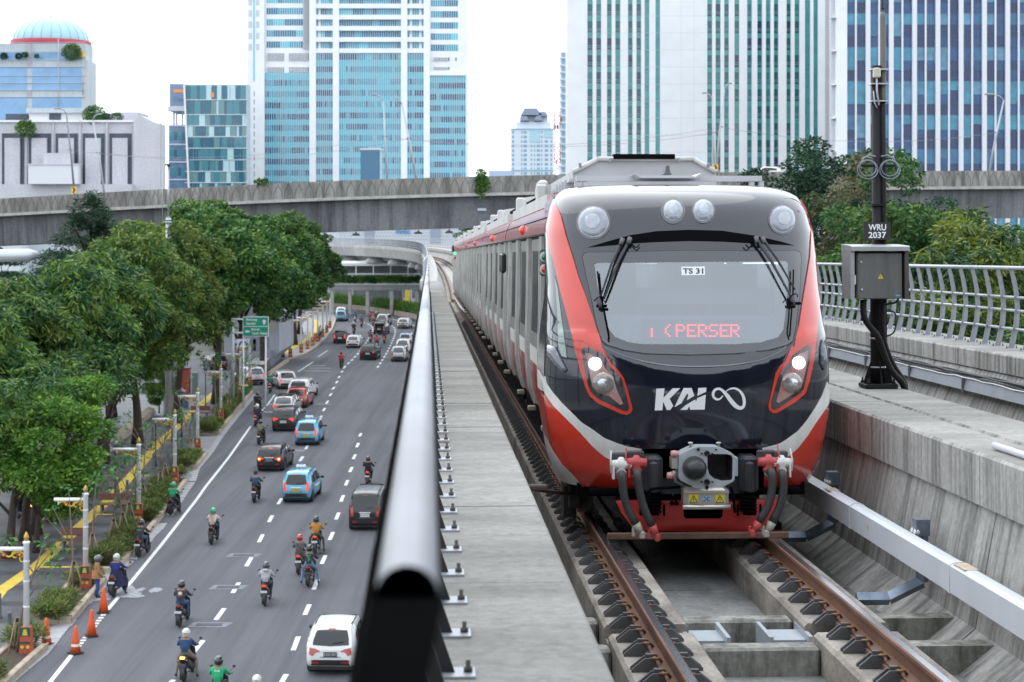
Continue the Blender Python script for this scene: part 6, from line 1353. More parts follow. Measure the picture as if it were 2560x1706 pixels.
# --- glass building with staggered panes
gg, W = frame_px('glass_building', 400, 540, 'teal glass building with a slanted edge and staggered panes, left of the turquoise tower')
pr = [(W(x, y)[0], W(x, y)[1]) for x, y in ((463, 211), (618, 211), (618, 560), (478, 560))]
MB().prism(pr, .1, 5).build('core', M('glass_pale_wall', (.50, .58, .62), .5), gg)
pr = [(W(x, y)[0], W(x, y)[1]) for x, y in ((459, 208), (463, 208), (479, 560), (475, 560))]; MB().prism(pr, -.6, 3).build('slanted_edge', m_tw, gg)
gp_ = [glaze('teal_dark', (.03, .13, .19)), glaze('teal_mid', (.06, .22, .27)), glaze('teal_pale', (.42, .60, .64)), glaze('teal_grey', (.13, .26, .27))]
random.seed(4); rows = [(214, 249), (252, 286), (288, 314), (317, 341), (345, 370), (373, 399), (402, 428), (430, 456), (459, 485), (488, 512)]
for y0, y1 in rows:
 x = 464 + (y0 - 211) * .045
 while x < 612:
  w_ = random.choice([7, 12, 14, 16, 6]); k = random.choices([0, 1, 2, 3], [5, 3, 2, 2])[0]; gbox(gg, W, x + .6, y0, min(x + w_, 616) - .6, y1, -.05 - .02 * k, .1, 'pane', gp_[k]); x += w_
 gbox(gg, W, 463, y1, 618, y1 + 2, -.2, .1, 'floor_line', M('floor_pale', (.55, .60, .64), .5))
gbox(gg, W, 527, 232, 535, 244, -.12, -.04, 'orange_sign', M('sign_orange', (.75, .28, .10), .5))
ns, W = frame_px('glass_building', 405, 440, 'narrow blue glass building with an orange sign near its top')
gbox(ns, W, 422, 312, 470, 560, 0, 16, 'core', glaze('navy_glass', (.12, .20, .32), .1, var=.3)); gbox(ns, W, 424, 210, 464, 266, 0, 16, 'upper_block', glaze('navy_top', (.16, .22, .33), .2)); gbox(ns, W, 420, 266, 466, 278, -.3, 14, 'ledge', m_tj)
for x in (426, 433, 448): gbox(ns, W, x, 278, x + 3, 314, 3, 4, 'column', m_tj)
for y in (313, 360, 404, 448): gbox(ns, W, 421, y, 472, y + 3, -.2, .0, 'floor_line', M('floor_pale', (.5, .5, .5)))
for y in (330, 375, 420):
 for x in range(425, 466, 10): gbox(ns, W, x, y, x + 7.5, y + 20, -.06, 0, 'pane', gp_[random.choice([0, 1, 1])])
gbox(ns, W, 434, 224, 460, 232, -.1, 0, 'orange_sign', MATS['sign_orange']); mb = MB(); a, b = W(435, 254), W(459, 242); add_text(mb, 'Dar', (a[0], -.08, a[1]), (b[0] - a[0], 0, 0), (0, 0, b[1] - a[1])); mb.build('lettering', M('sign_blue', (.08, .22, .35), .5), ns)
# --- domed building
db, W = frame_px('domed_building', 450, 100, 'old hall building with a pale blue dome on a red ring at the left')
c = W(100, 95); R_ = abs(W(195, 95)[0] - c[0]); Rz = W(100, 33)[1] - c[1]
prof = [(R_ * math.cos(a), c[1] + Rz * math.sin(a)) for a in np.linspace(0, math.pi / 2 - .03, 12)]
m_dm = M('dome_blue', (.34, .54, .60), .35, var=.06, vs=.2); dm = MB().lathe(prof, 24, (c[0], R_ + 1, 0), 0, False).build('dome', m_dm, db)
mb = MB()
for k in range(24):
 a = 2 * math.pi * k / 24; mb.tube([(c[0] + r * 1.003 * math.cos(a), R_ + 1 + r * 1.003 * math.sin(a), z) for r, z in prof], .07, 4)
tag(mb.build('dome_rib', M('dome_rib', (.20, .34, .40), .4), dm), kind='stuff')
MB().lathe([(.7, c[1] + Rz - .3), (.3, c[1] + Rz + .5), (.06, c[1] + Rz + .9), (.05, c[1] + Rz + 6)], 8, (c[0], R_ + 1, 0)).build('finial', m_dm, db)
z0 = W(100, 109)[1]; MB().lathe([(R_ * 1.06, z0), (R_ * 1.06, c[1] + .1), (R_ * .95, c[1] + .2)], 32, (c[0], R_ + 1, 0)).build('red_ring', M('ring_red', (.42, .06, .09), .7), db)
m_db = concrete('hall_pale', (.50, .55, .58), (.36, .42, .47), (.58, .62, .64), sv=(1, 1, .1), ss=.5, blotch=.1, amt=.4, bump=0, grain=3); m_dg = M('hall_glass', (.22, .40, .62), .25, var=.12, vs=.25)
gbox(db, W, -40, 109, 214, 152, .0, 8, 'attic', m_db); gbox(db, W, -40, 152, 222, 480, -1.0, 8, 'body', m_db)
for y0, y1, ya in ((131, 150, -.05), (170, 226, -1.08), (244, 300, -1.08)):
 for x0, x1 in ((-40, 70), (83, 206)): gbox(db, W, x0, y0, x1, y1, ya, ya + .06, 'glazing', m_dg)
for y in (107, 130, 150, 168, 190, 208, 226, 243): gbox(db, W, -40, y, 215, y + 1, -1.3, -.9, 'string_course', m_tj)
gbox(db, W, 71, 110, 80, 170, -1.2, -.9, 'stair_strip', M('strip_mauve', (.42, .40, .44), .8)); gbox(db, W, 71, 227, 81, 244, -1.2, -.9, 'stair_strip', MATS['strip_mauve'])
a, b = W(199, 144), W(213, 131); MB().box(a[0], b[0], -1.5, .1, a[1], b[1]).build('plant_cabin', M('cabin_yellow', (.70, .45, .08), .5), db)
for i, (x, h) in enumerate(((151, 330), (212, 240))): a = W(x, 0); z1 = W(0, 100 if i == 0 else 145)[1]; MB().tube([(a[0], -2, W(0, h)[1]), (a[0], -2, z1)], .12, 5).build('antenna_mast', m_pole, db)
# --- white slab building with dark slots
wb, W = frame_px('slot_building', 340, 200, 'pale concrete building with tall dark window slots at the left')
m_wb = concrete('slot_wall', (.52, .52, .56), (.40, .40, .43), (.58, .58, .62), sv=(1, 1, .1), ss=.5, blotch=.15, amt=.3, bump=0, grain=4); m_sl = M('slot_dark', (.045, .055, .085), .3, var=.4, vs=.6)
gbox(wb, W, -60, 303, 340, 560, 0, 20, 'body', m_wb)
pr = [(W(x, y)[0], W(x, y)[1]) for x, y in ((338, 303), (354, 290), (392, 309), (404, 311), (404, 560), (338, 560))]; MB().prism(pr, -1.5, 4).build('gable_wing', m_wb, wb)
for i in range(-1, 5):
 x = 72 + i * 67.2; gbox(wb, W, x - .0, 334, x + 56, 462, -.05, .02, 'window_slot', m_sl); gbox(wb, W, x + 9, 346, x + 47, 462, -.7, -.04, 'panel', m_wb); gbox(wb, W, x + 61, 303, x + 64, 465, -.6, 0, 'rib', m_wb)
gbox(wb, W, -60, 301, 340, 306, -.5, 0, 'cornice', m_tw)
gbox(wb, W, 58, 280, 268, 302, 4, 18, 'penthouse', m_tw); gbox(wb, W, 55, 268, 202, 280, 3, 18, 'penthouse_roof', m_db); gbox(wb, W, 203, 281, 264, 302, 3.8, 4, 'dark_lattice', m_sl); gbox(wb, W, 110, 281, 139, 302, 3.8, 4, 'dark_lattice', m_sl); gbox(wb, W, 0, 282, 56, 302, 3.8, 6, 'dark_lattice', m_sl); gbox(wb, W, 265, 274, 323, 302, 8, 18, 'stair_tower', m_wb)
gbox(wb, W, 92, 415, 214, 462, -6, -4, 'annexe', M('annexe_white', (.66, .67, .70), .7)); gbox(wb, W, 90, 412, 216, 415, -6.2, -3.8, 'annexe_roof', m_tj); gbox(wb, W, 122, 385, 190, 412, -4, -2, 'annexe', m_wb); gbox(wb, W, -60, 462, 340, 500, -4, 0, 'low_wall', m_wb)
# --- distant apartment tower, slim tower, telecom mast, low block
at_, W = frame_px('apartment_tower', 900, 1330, 'small distant pale apartment tower with gabled roofs')
m_ap = M('apart_haze_pale', (.62, .68, .76), .7); m_apw = M('apart_window', (.22, .36, .46), .4); m_apr = M('apart_roof', (.25, .29, .38), .6); m_apb = M('apart_blue', (.38, .56, .72), .6)  # distance haze is put into the pale blue body colour
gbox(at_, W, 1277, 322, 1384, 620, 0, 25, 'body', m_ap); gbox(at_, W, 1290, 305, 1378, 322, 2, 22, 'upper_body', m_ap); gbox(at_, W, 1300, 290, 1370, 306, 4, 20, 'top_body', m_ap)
for x0, x1, y0, y1 in ((1302, 1355, 271, 288), (1346, 1370, 280, 290), (1300, 1322, 290, 302), (1336, 1358, 290, 302)):
 pr = [(W(x0, y1)[0], W(x0, y1)[1]), (W(x1, y1)[0], W(x1, y1)[1]), (W(x1 - (x1 - x0) * .25, y0)[0], W(0, y0)[1]), (W(x0 + (x1 - x0) * .18, y0)[0], W(0, y0)[1])]; MB().prism(pr, -.5, 16).build('gable_roof', m_apr, at_)
for y in (321, 424): gbox(at_, W, 1276, y, 1385, y + 2.5, -.6, 0, 'blue_band', m_apb)
for y in np.arange(328, 440, 11.4):
 for x, w_ in ((1280, 5), (1303, 3), (1309, 8), (1327, 3), (1335, 3), (1342, 8), (1353, 3), (1362, 8), (1376, 4)): gbox(at_, W, x, y, x + w_, y + 6.5, -.1, 0, 'window', m_apw)
gbox(at_, W, 1324, 326, 1349, 356, -.2, 0, 'bay_glass', M('bay_glass', (.38, .58, .66), .3)); gbox(at_, W, 1360, 326, 1381, 345, -.2, 0, 'bay_glass', MATS['bay_glass'])
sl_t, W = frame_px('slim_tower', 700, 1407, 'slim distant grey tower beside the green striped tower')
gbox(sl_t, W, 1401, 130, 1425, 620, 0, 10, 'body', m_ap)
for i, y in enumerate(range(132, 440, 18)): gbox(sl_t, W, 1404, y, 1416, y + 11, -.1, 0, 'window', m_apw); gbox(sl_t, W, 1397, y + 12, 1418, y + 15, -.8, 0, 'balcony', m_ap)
tm, W = frame_px('telecom_mast', 650, 1393, 'red and white lattice telecom mast between distant towers')
def mast_part(y0, y1, m, nm):
 mb = MB(); a, b = W(1386, y1), W(1400, y0)
 for x in (a[0], b[0]):
  for d in (0, 2): mb.tube([(x, d, a[1]), (x, d, b[1])], .16, 4)
 z = a[1]
 while z < b[1]: mb.tube([(a[0], 0, z), (b[0], 0, z + 1.6)], .09, 4); mb.tube([(b[0], 0, z), (a[0], 0, z + 1.6)], .09, 4); z += 1.6
 mb.build(nm, m, tm)
m_mr = M('mast_red', (.50, .10, .10), .6); m_mw = M('mast_white', (.62, .62, .66), .6)
for y0, y1, m in ((280, 322, m_mr), (322, 368, m_mw), (368, 408, m_mr), (408, 470, m_mw), (470, 640, m_mr)): mast_part(y0, y1, m, 'lattice_section')
random.seed(2)
for k in range(10): a = W(random.uniform(1382, 1404), random.choice([300, 318, 372, 390, 405, 420])); MB().bbox((a[0], -.4, a[1]), (.6, .4, 1.8), .05).build('antenna', random.choice([m_mr, m_mw]), tm)
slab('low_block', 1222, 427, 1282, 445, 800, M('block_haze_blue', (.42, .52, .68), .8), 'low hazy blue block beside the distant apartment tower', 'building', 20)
e, W = frame_px('low_building', 480, 945, 'dark blue rooftop box in front of the turquoise tower'); gbox(e, W, 918, 440, 948, 560, 0, 5, 'body', glaze('roofbox_blue', (.06, .16, .26), .3)); gbox(e, W, 917, 438, 949, 441, -.1, 5.1, 'roof_edge', m_tj); e.location.y = 300; e.location.x *= 300 / 480.
# ================================================================ TREES AND PLANTS
def leaf_mesh(name, clumps, n, ll, lw, mat, droop=.4, seed=0, shell=.45, up=.2):
 """clumps: rows of (x,y,z,rx,ry,rz); n leaves in all, folded quads, spread through the clumps"""
 g = np.random.default_rng(seed); c = np.asarray(clumps, float); wgt = (c[:, 3] * c[:, 5]); k = g.choice(len(c), n, p=wgt / wgt.sum())
 d = g.normal(size=(n, 3)); d[:, 2] += up; d /= np.linalg.norm(d, axis=1, keepdims=True); r = shell + (1 - shell) * g.random(n) ** .6
 P = c[k, :3] + d * c[k, 3:6] * r[:, None]
 a = g.normal(size=(n, 3)); a[:, 2] = a[:, 2] * .5 - droop; a += d * .5; a /= np.linalg.norm(a, axis=1, keepdims=True)
 b = np.cross(a, g.normal(size=(n, 3))); b /= np.linalg.norm(b, axis=1, keepdims=True) + 1e-9
 L = ll * (.6 + .8 * g.random(n))[:, None]; Wd = lw * (.7 + .6 * g.random(n))[:, None]
 v = np.stack([P, P + a * L * .45 + b * Wd * .5, P + a * L, P + a * L * .45 - b * Wd * .5], 1).reshape(-1, 3)
 f = np.arange(n * 4).reshape(n, 4); me = bpy.data.meshes.new(name)
 me.vertices.add(n * 4); me.vertices.foreach_set('co', v.ravel()); me.loops.add(n * 4); me.loops.foreach_set('vertex_index', f.ravel().astype(np.int32))
 me.polygons.add(n); me.polygons.foreach_set('loop_start', np.arange(0, n * 4, 4, dtype=np.int32)); me.polygons.foreach_set('loop_total', np.full(n, 4, np.int32)); me.materials.append(mat); me.update(calc_edges=True); return me
def crown_clumps(R_, zc, H, n, seed, rc=(.9, 1.5), flat=.75, fill=.45):
 g = np.random.default_rng(seed); d = g.normal(size=(n, 3)); d /= np.linalg.norm(d, axis=1, keepdims=True); r = fill + (1 - fill) * g.random(n) ** .5
 p = d * np.array([R_, R_, H / 2]) * r[:, None] * (1 + .22 * np.sin(d[:, :1] * 4 + seed) + .16 * np.sin(d[:, 1:2] * 6 + 2 * seed)); s = g.uniform(*rc, n)
 return np.c_[p[:, 0], p[:, 1], p[:, 2] + zc, s, s, s * flat]
m_bark = M('bark_dark', (.045, .032, .026), .9, var=.35, vs=3, stretch=(3, 3, .6), bump=.4, bs=8); m_barkp = M('bark_pale', (.20, .16, .12), .9, var=.3, vs=4)
def trunk_mesh(h, r, lean=(0, 0), limbs=6, seed=0, spread=2.2, mat=m_bark, lz=.45):
 g = random.Random(seed); mb = MB(); P = [(0, 0, -.05), (lean[0] * .15 + g.uniform(-.1, .1), 0, h * .25), (lean[0] * .5 + g.uniform(-.15, .15), lean[1] * .5, h * .55), (lean[0], lean[1], h * .95)]; P = [tuple(p) for p in smooth_poly(P, 2, False)]
 mb.tube(P, [r * (1.5 if i == 0 else 1) * (1 - .75 * i / len(P)) for i in range(len(P))], 8)
 for i in range(limbs):
  k = int(len(P) * (lz + (1 - lz) * i / limbs)); k = min(k, len(P) - 2); a = g.uniform(0, 6.28); b = Vector(P[k]); q = b + Vector((math.cos(a) * spread, math.sin(a) * spread, h * .22)); m_ = b + (q - b) * .5 + Vector((0, 0, h * .06)); mb.tube([b, m_, q], [r * .38, r * .25, r * .08], 5)
 return mb.mesh('trunk', mat)
lf_a = leafmat('leaf_street', (.014, .062, .024), (.040, .128, .036), (.16, .25, .04)); lf_b = leafmat('leaf_round', (.014, .062, .020), (.037, .128, .033), (.14, .23, .045))
lf_c = leafmat('leaf_light', (.035, .11, .018), (.075, .19, .022), (.19, .32, .05)); lf_d = leafmat('leaf_dark', (.007, .030, .018), (.015, .055, .028), (.035, .095, .04)); lf_e = leafmat('leaf_right', (.014, .058, .022), (.04, .12, .034), (.22, .27, .04)); lf_f = leafmat('leaf_dry', (.03, .065, .022), (.075, .11, .04), (.20, .18, .09)); lf_g = leafmat('leaf_shrub', (.045, .085, .02), (.10, .16, .035), (.24, .26, .07))
lf_y = leafmat('leaf_olive', (.024, .075, .018), (.065, .155, .03), (.20, .25, .045))
def tree_kind(key, lm, R_, H, zc, n, ll, lw, seed, nc=90, **k):
 rc = k.pop('rc', (.9, 1.5)); flat = k.pop('flat', .75); fill = k.pop('fill', .45); tk = k.pop('trunk', (zc, .26, (0, 0), 7)); return (leaf_mesh('crown', crown_clumps(R_, zc, H, nc, seed, rc, flat, fill), n, ll, lw, lm, seed=seed, **k), trunk_mesh(tk[0], tk[1], tk[2], tk[3], seed, R_ * .5))
KA = [tree_kind('a', lf_a, 3.7, 5.6, 9.3, 30000, .46, .12, s, droop=.9, nc=70, fill=.6, shell=.6, flat=.65, trunk=(8.6, .30, (.9, 0), 7)) for s in (1, 2)]
KB = [tree_kind('b', lf_b, 3.9, 6.9, 9.0, 32000, .29, .18, s, droop=.3, rc=(.75, 1.3), nc=74, flat=.62, fill=.62, shell=.7, trunk=(8.8, .30, (.4, 0), 7)) for s in (3, 4)]
KY = tree_kind('y', lf_y, 3.9, 7.6, 8.8, 30000, .34, .12, 8, droop=.7, rc=(.7, 1.2), nc=72, fill=.6, shell=.65, flat=.62, trunk=(8.8, .3, (.4, 0), 7))
def tree(kind, x, y, h, lab, rz, sx=1., group='street trees along the footpath', name='street_tree', base=12.6, cat='tree'):
 e = empty(name, (x, y, 0), rz, lab, cat, group); k = h / base; e.scale = (k * sx, k * sx, k); link_mesh('crown', kind[0], e); link_mesh('trunk', kind[1], e); return e
ROW = [(KA[0], -26.6, 84, 11.6, 'big dark street tree whose crown fills the left edge above the light green one'), (KA[1], -26.2, 92, 12.2, 'dark long-leaved street tree, second from the left edge'), (KA[0], -25.9, 100, 12.9, 'long-leaved street tree left of the short grey mast'), (KA[1], -25.6, 109, 13.2, 'long-leaved street tree beneath the short grey mast'), (KY, -25.6, 119, 14.2, 'olive yellowish street tree beside the grey mast'), (KY, -25.2, 131, 14.2, 'olive street tree in the middle of the row, right of the grey mast'),
 (KB[0], -24.6, 145, 16.2, 'tallest round street tree, its top overlapping the flyover'), (KB[1], -25.0, 160, 16.0, 'round dense street tree right of the tallest one'), (KB[0], -25.2, 176, 15.4, 'round street tree above the green road sign'), (KB[1], -25.8, 194, 14.8, 'round street tree third from the far end of the row'), (KB[0], -26.6, 213, 14.4, 'round street tree second from the far end of the row'), (KB[1], -28.4, 233, 13.8, 'farthest round street tree, beside the roofed footbridge'),
 (KA[1], -31, 97, 11.2, 'dark street tree standing behind the front row near the left edge'), (KA[0], -31.5, 112, 11.6, 'dark street tree behind the front row, left of the billboard'), (KB[0], -31, 135, 12.5, 'dark round tree behind the olive trees')]
random.seed(31)
for i, (k, x, y, h, lab) in enumerate(ROW): tree(k, x, y, h, lab, random.choice([0, .4, -.5, .9, 2.9, 3.6]) if i > 3 else random.choice([0, .3, -.3]), random.uniform(.95, 1.03))
kc = (leaf_mesh('crown', crown_clumps(2.9, 5.1, 5.6, 60, 12, (.6, 1.0), .6), 24000, .24, .11, lf_c, droop=.2, seed=12, up=.5), trunk_mesh(5.2, .14, (.5, 0), 6, 12, 1.4))
tree(kc, -21.9, 80, 8.4, 'light yellow-green tree at the left edge, nearest the camera', 0, 1.02, None, 'street_tree', 8.3); tree(kc, -27.8, 137, 4.2, 'small leafy green tree low beside the grey concrete post', 1.2, .9, None, 'street_tree', 8.3); tree(kc, -30, 120, 11.2, 'bright green tree crown peeping out behind the left row', 2, 1.3, None, 'street_tree', 8.3)
kd = (leaf_mesh('crown', [(random.uniform(-3.4, 3.4) * (1 - t) ** .6, random.uniform(-3, 3) * (1 - t) ** .6, 8.5 + 9 * t, 1.5 * (1.1 - t), 1.4 * (1.1 - t), .5) for t in [i / 70 for i in range(70)]], 22000, .34, .07, lf_d, droop=-.1, seed=5, up=.1), trunk_mesh(16, .25, (0, 0), 9, 5, 2.2, m_bark, .5))
tree(kd, -36.3, 150, 17.6, 'dark feathery tree rising in front of the flyover at the left', 0, 1.45, None, 'feathery_tree', 17.5)
kt = (leaf_mesh('crown', [(math.cos(i * 2.4) * (2.6 - i * .05) * random.uniform(.3, 1), math.sin(i * 2.4) * 2.5, 6 + 1.3 * (i // 9), 1.3, 1.2, .3) for i in range(44)], 9000, .3, .12, lf_d, droop=0, seed=6), trunk_mesh(12, .14, (0, 0), 8, 6, 2.0, m_bark, .4))
tree(kt, -42.5, 165, 13.4, 'layered dark tree under the flyover at the left', 0, 1.1, None, 'layered_tree', 12.5); tree(kt, -50.5, 172, 12.6, 'layered dark tree at the left frame edge under the flyover', 1, .9, None, 'layered_tree', 12.5)
pf = [(math.cos(a) * r, math.sin(a) * r, 9.2 + 1.1 * math.sin(r * .9) - r * .25, .5, .5, .25) for a in np.linspace(0, 6.28, 13) for r in (.5, 1.3, 2.1, 2.8)]
tree((leaf_mesh('crown', pf, 5000, .7, .06, lf_d, droop=.6, seed=7), trunk_mesh(9.2, .16, (0, 0), 0, 7)), -44.5, 168, 10.2, 'palm with drooping fronds under the flyover at the left', 0, 1, None, 'palm_tree', 10.2)
# trees right of the railway, behind the far railing
kr = [(leaf_mesh('crown', crown_clumps(R_, zc, H, nc, s, rc, fl, .35), n, ll, lw, m_, droop=dr, seed=s, up=.3), trunk_mesh(zc + 1, .12, (.3, 0), 9, s, R_ * .6, m_barkp, .6)) for R_, zc, H, nc, s, rc, fl, n, ll, lw, m_, dr in
 ((3.0, 15.2, 5.2, 60, 41, (.5, .9), .55, 26000, .17, .08, lf_d, .1), (1.7, 13.2, 6.2, 60, 42, (.4, .7), .7, 18000, .20, .075, lf_b, .5), (2.0, 12.6, 6.4, 60, 43, (.45, .75), .7, 20000, .24, .06, lf_e, .9), (1.9, 13.6, 5.0, 60, 44, (.3, .6), .7, 13000, .14, .07, lf_f, .3))]
RT = [(0, 12.7, 72, 17.95, 'fine-leaved dark tree with bare lower limbs beside the train roof, in front of the flyover'), (1, 11.6, 51, 16.4, 'pointed green tree right of the black pole'), (2, 11.9, 46, 15.3, 'tall willow-leaved tree with yellowish tips behind the railing, at the centre right'), (3, 10.9, 56, 16.2, 'dry brownish tree left of the black pole'), (2, 13.9, 47, 14.6, 'willow-leaved tree near the right frame edge behind the railing'), (1, 9.9, 54, 14.9, 'green tree filling the gap between the train and the grey cabinet'), (2, 13.4, 40, 13.6, 'lower yellow-tipped tree below the railing at the right edge'), (2, 10.4, 43, 13.4, 'leafy tree low behind the railing beside the cabinet'), (1, 15.3, 55, 14.3, 'green tree half cut by the right frame edge'), (2, 11.8, 38, 13.0, 'lowest leafy tree behind the railing foot'), (1, 13.2, 60, 16.4, 'tall green tree behind the willow-leaved one, below the flyover'), (0, 15.2, 66, 15.6, 'dark fine-leaved tree at the right, behind the yellow-tipped ones'), (1, 8.6, 47, 12.4, 'green tree low behind the railing near the train side')]
for k, x, y, h, lab in RT:
 o = tree(kr[k], x, y, h * 1.045, lab, random.uniform(0, 6), 1.0, 'trees beyond the right railing', 'viaduct_side_tree', (17.9, 16.5, 16.0, 16.2)[k])
# hedge by the far bend, creeper, plants on the footbridge
def hedge(name, path, w, h, n, lab, mat, ll=.3):
 P = resample(np.array(path), .5, False); c = [(p[0], p[1], p[2] + h * .5, w * .5, w * .5, h * .55) for p in P]; tag(link_mesh(name, leaf_mesh(name, c, n, ll, ll * .5, mat, 0, 1, .5)), lab, 'hedge')
hedge('hedge', [tuple(gz(x, y) + Vector((.6, 2.2, .3))) for x, y in ((1065, 808), (1035, 797), (980, 788), (925, 779), (880, 774), (836, 770), (800, 766))], 2.4, 2.0, 16000, 'clipped green hedge behind the tan kerb wall at the far bend', leafmat('leaf_hedge', (.04, .12, .02), (.08, .19, .03), (.15, .28, .05)))
p = at(925, 697, 283); a_ = [(x, 281.3, p.z - .55) for x in np.linspace(at(792, 0, 283).x, at(1050, 0, 283).x, 60)]; hedge('hanging_plants', a_, .8, .95, 7000, 'dark green plants hanging along the edge of the roofed footbridge', lf_b, .35)
for x, y, h, lab in ((gz(745, 850).x - 7, 205, 1.6, 'pale green shrubs left of the yellow strip on the far footpath, the nearer clump'), (gz(775, 840).x - 5.5, 228, 1.6, 'pale green shrubs left of the yellow strip on the far footpath, the farther clump')): hedge('roadside_shrub', [(x, y, .1), (x - .6, y + 9, .1)], 2.2, h, 2600, lab, leafmat('leaf_pale', (.10, .14, .04), (.18, .23, .07), (.32, .36, .15)), .35)
k = int(np.argmin([abs(1280 + FP * q[0] / q[1] - 1200) for q in FL])); q = FL[k]; tag(link_mesh('creeper', leaf_mesh('creeper', [(q[0] + dx, q[1] - .4, q[2] + dz, r, .5, r) for dx, dz, r in ((0, -.5, .8), (.2, -1.2, .7), (-.3, -1.6, .5), (0, .3, .6), (.1, -2.4, .25))], 1400, .3, .16, lf_b, .3, 3)), 'creeper hanging over the flyover parapet left of the train', 'creeper')
for px, py, lab in ((656, 453, 'small weed sprouting from the flyover parapet under the turquoise tower'),): k = int(np.argmin([abs(1280 + FP * q[0] / q[1] - px) for q in FL])); q = FL[k]; tag(link_mesh('weed', leaf_mesh('weed', [(q[0], q[1] - .1, q[2] + .3, .9, .3, .35)], 260, .4, .16, lf_b, 0, 4)), lab, 'plant')
for i, (px, py, Y, r, lab, m_) in enumerate(((13, 142, 449, 1.0, 'round clipped bush on the terrace of the domed building, leftmost', lf_d), (50, 142, 449, .9, 'clipped bush on the terrace, second from the left', lf_d), (66, 138, 449, .8, 'small tree in a pot on the dome terrace', lf_b), (95, 142, 449, .5, 'tiny plant in the middle of the dome terrace', lf_b), (182, 132, 449, 2.6, 'wide bush on the dome terrace beside the yellow cabin', lf_b), (68, 323, 339, 2.0, 'tuft of green growing on the wall of the pale slotted building', lf_c), (240, 290, 342, 2.4, 'greenery on the roof of the pale slotted building', lf_b), (295, 297, 342, 1.3, 'small roof plant beside the stair tower of the slotted building', lf_b))):
 p = at(px, py, Y); tag(link_mesh('terrace_bush', leaf_mesh('terrace_bush', [(p.x, p.y - 1.2, p.z, r, r * .6, r * .85)], int(260 * r * r) + 120, .4, .22, m_, 0, 30 + i)), lab, 'bush')
tree(kr[1], at(1140, 640, 262).x + 4, 262, 17.0, 'small tree behind the far railing at the left of the train', 1, 1.6, None, 'far_tree', 16.5)
# shrubs in the beds, young staked trees
shm = [leaf_mesh('foliage', [(random.uniform(-.35, .35), random.uniform(-.35, .35), random.uniform(.2, .5), .32, .32, .3) for _ in range(9)], 900, .26, .035, lf_g, -.5, s, .3, .6) for s in (50, 51, 52)]
PF_ = [gz(x, y, .15) for x, y in ((66, 1637), (214, 1474), (347, 1308), (437, 1209), (494, 1133), (552, 1053), (601, 994), (624, 970))]
m_twig = M('twig_brown', (.22, .10, .06), .8); stm = MB()
for i in range(14): a = i * 1.3; stm.tube([(math.cos(a) * .12, math.sin(a) * .12, 0), (math.cos(a) * .4, math.sin(a) * .4, .5 + .02 * i)], .012, 4)
stm = stm.mesh('stems', m_twig); random.seed(8); n_ = 0
SHL = ['grassy green shrub in the planting bed ' + s for s in ('at the bottom left corner', 'beside the brown jacket', 'behind the parked riders', 'between two driveways', 'leading up to the side street')]
for bi, (fr, bk) in enumerate(BEDS):
 L_ = sum((fr[i + 1] - fr[i]).length for i in range(len(fr) - 1)); F = resample(np.array([list(p) for p in fr]), 1.35, False); K_ = resample(np.array([list(p) for p in bk]), 1.35, False); m_ = min(len(F), len(K_))
 for i in range(m_):
  for t in (.42, .72):
   p = F[i] * (1 - t) + K_[min(i, len(K_) - 1)] * t
   if random.random() < .12 or any(abs(p[0] - q.x) < .8 and -2.6 < p[1] - q.y < .4 for q in PF_): continue
   e = empty('shrub', (p[0], p[1], .22), random.uniform(0, 6), SHL[bi], 'shrub', 'shrubs in the kerbside planting beds'); s = random.uniform(.85, 1.25); e.scale = (s, s, s * random.uniform(.7, .95)); link_mesh('foliage', random.choice(shm), e); link_mesh('stems', stm, e); n_ += 1
m_stake = M('stake_wood', (.30, .22, .14), .8); m_tie = M('tie_black', (.02, .02, .02), .8)
ylf = leafmat('leaf_young', (.03, .13, .04), (.06, .22, .06), (.12, .30, .08))
def young(px, py, h, lean, nl, lab, stakes=True, fork=False):
 p = gz(px, py, .2); e = empty('young_tree', (p.x, p.y, .2), 0, lab, 'young tree', 'young staked trees in the planting beds'); g = random.Random(px); mb = MB(); k = lean
 P = [(0, 0, 0), (k * .2, 0, h * .4), (k * .6, 0, h * .7), (k, 0, h)]; mb.tube(P, [.05, .04, .03, .012], 6); tips = [P[-1]]
 for i in range(3 if fork else 4):
  b = Vector(P[1 + i % 2]); a = g.uniform(-2.6, 2.6); q = b + Vector((math.sin(a) * h * .28, math.cos(a) * h * .1, h * g.uniform(.25, .45))); mb.tube([b, (b + q) / 2 + Vector((0, 0, .08)), q], [.025, .018, .008], 5); tips.append(tuple(q))
 mb.build('trunk', m_barkp, e)
 if nl: link_mesh('leaves', leaf_mesh('leaves', [(t[0], t[1], t[2] - .1, .34, .3, .3) for t in tips], nl, .24, .1, ylf, .5, px), e)
 if stakes:
  for a in (0, 2.1, 4.2): MB().tube([(math.cos(a) * .42, math.sin(a) * .42, 0), (math.cos(a) * .05, math.sin(a) * .05, 1.25)], .028, 5).build('stake', m_stake, e)
  MB().lathe([(.09, 1.1), (.09, 1.22)], 8).build('tie', m_tie, e)
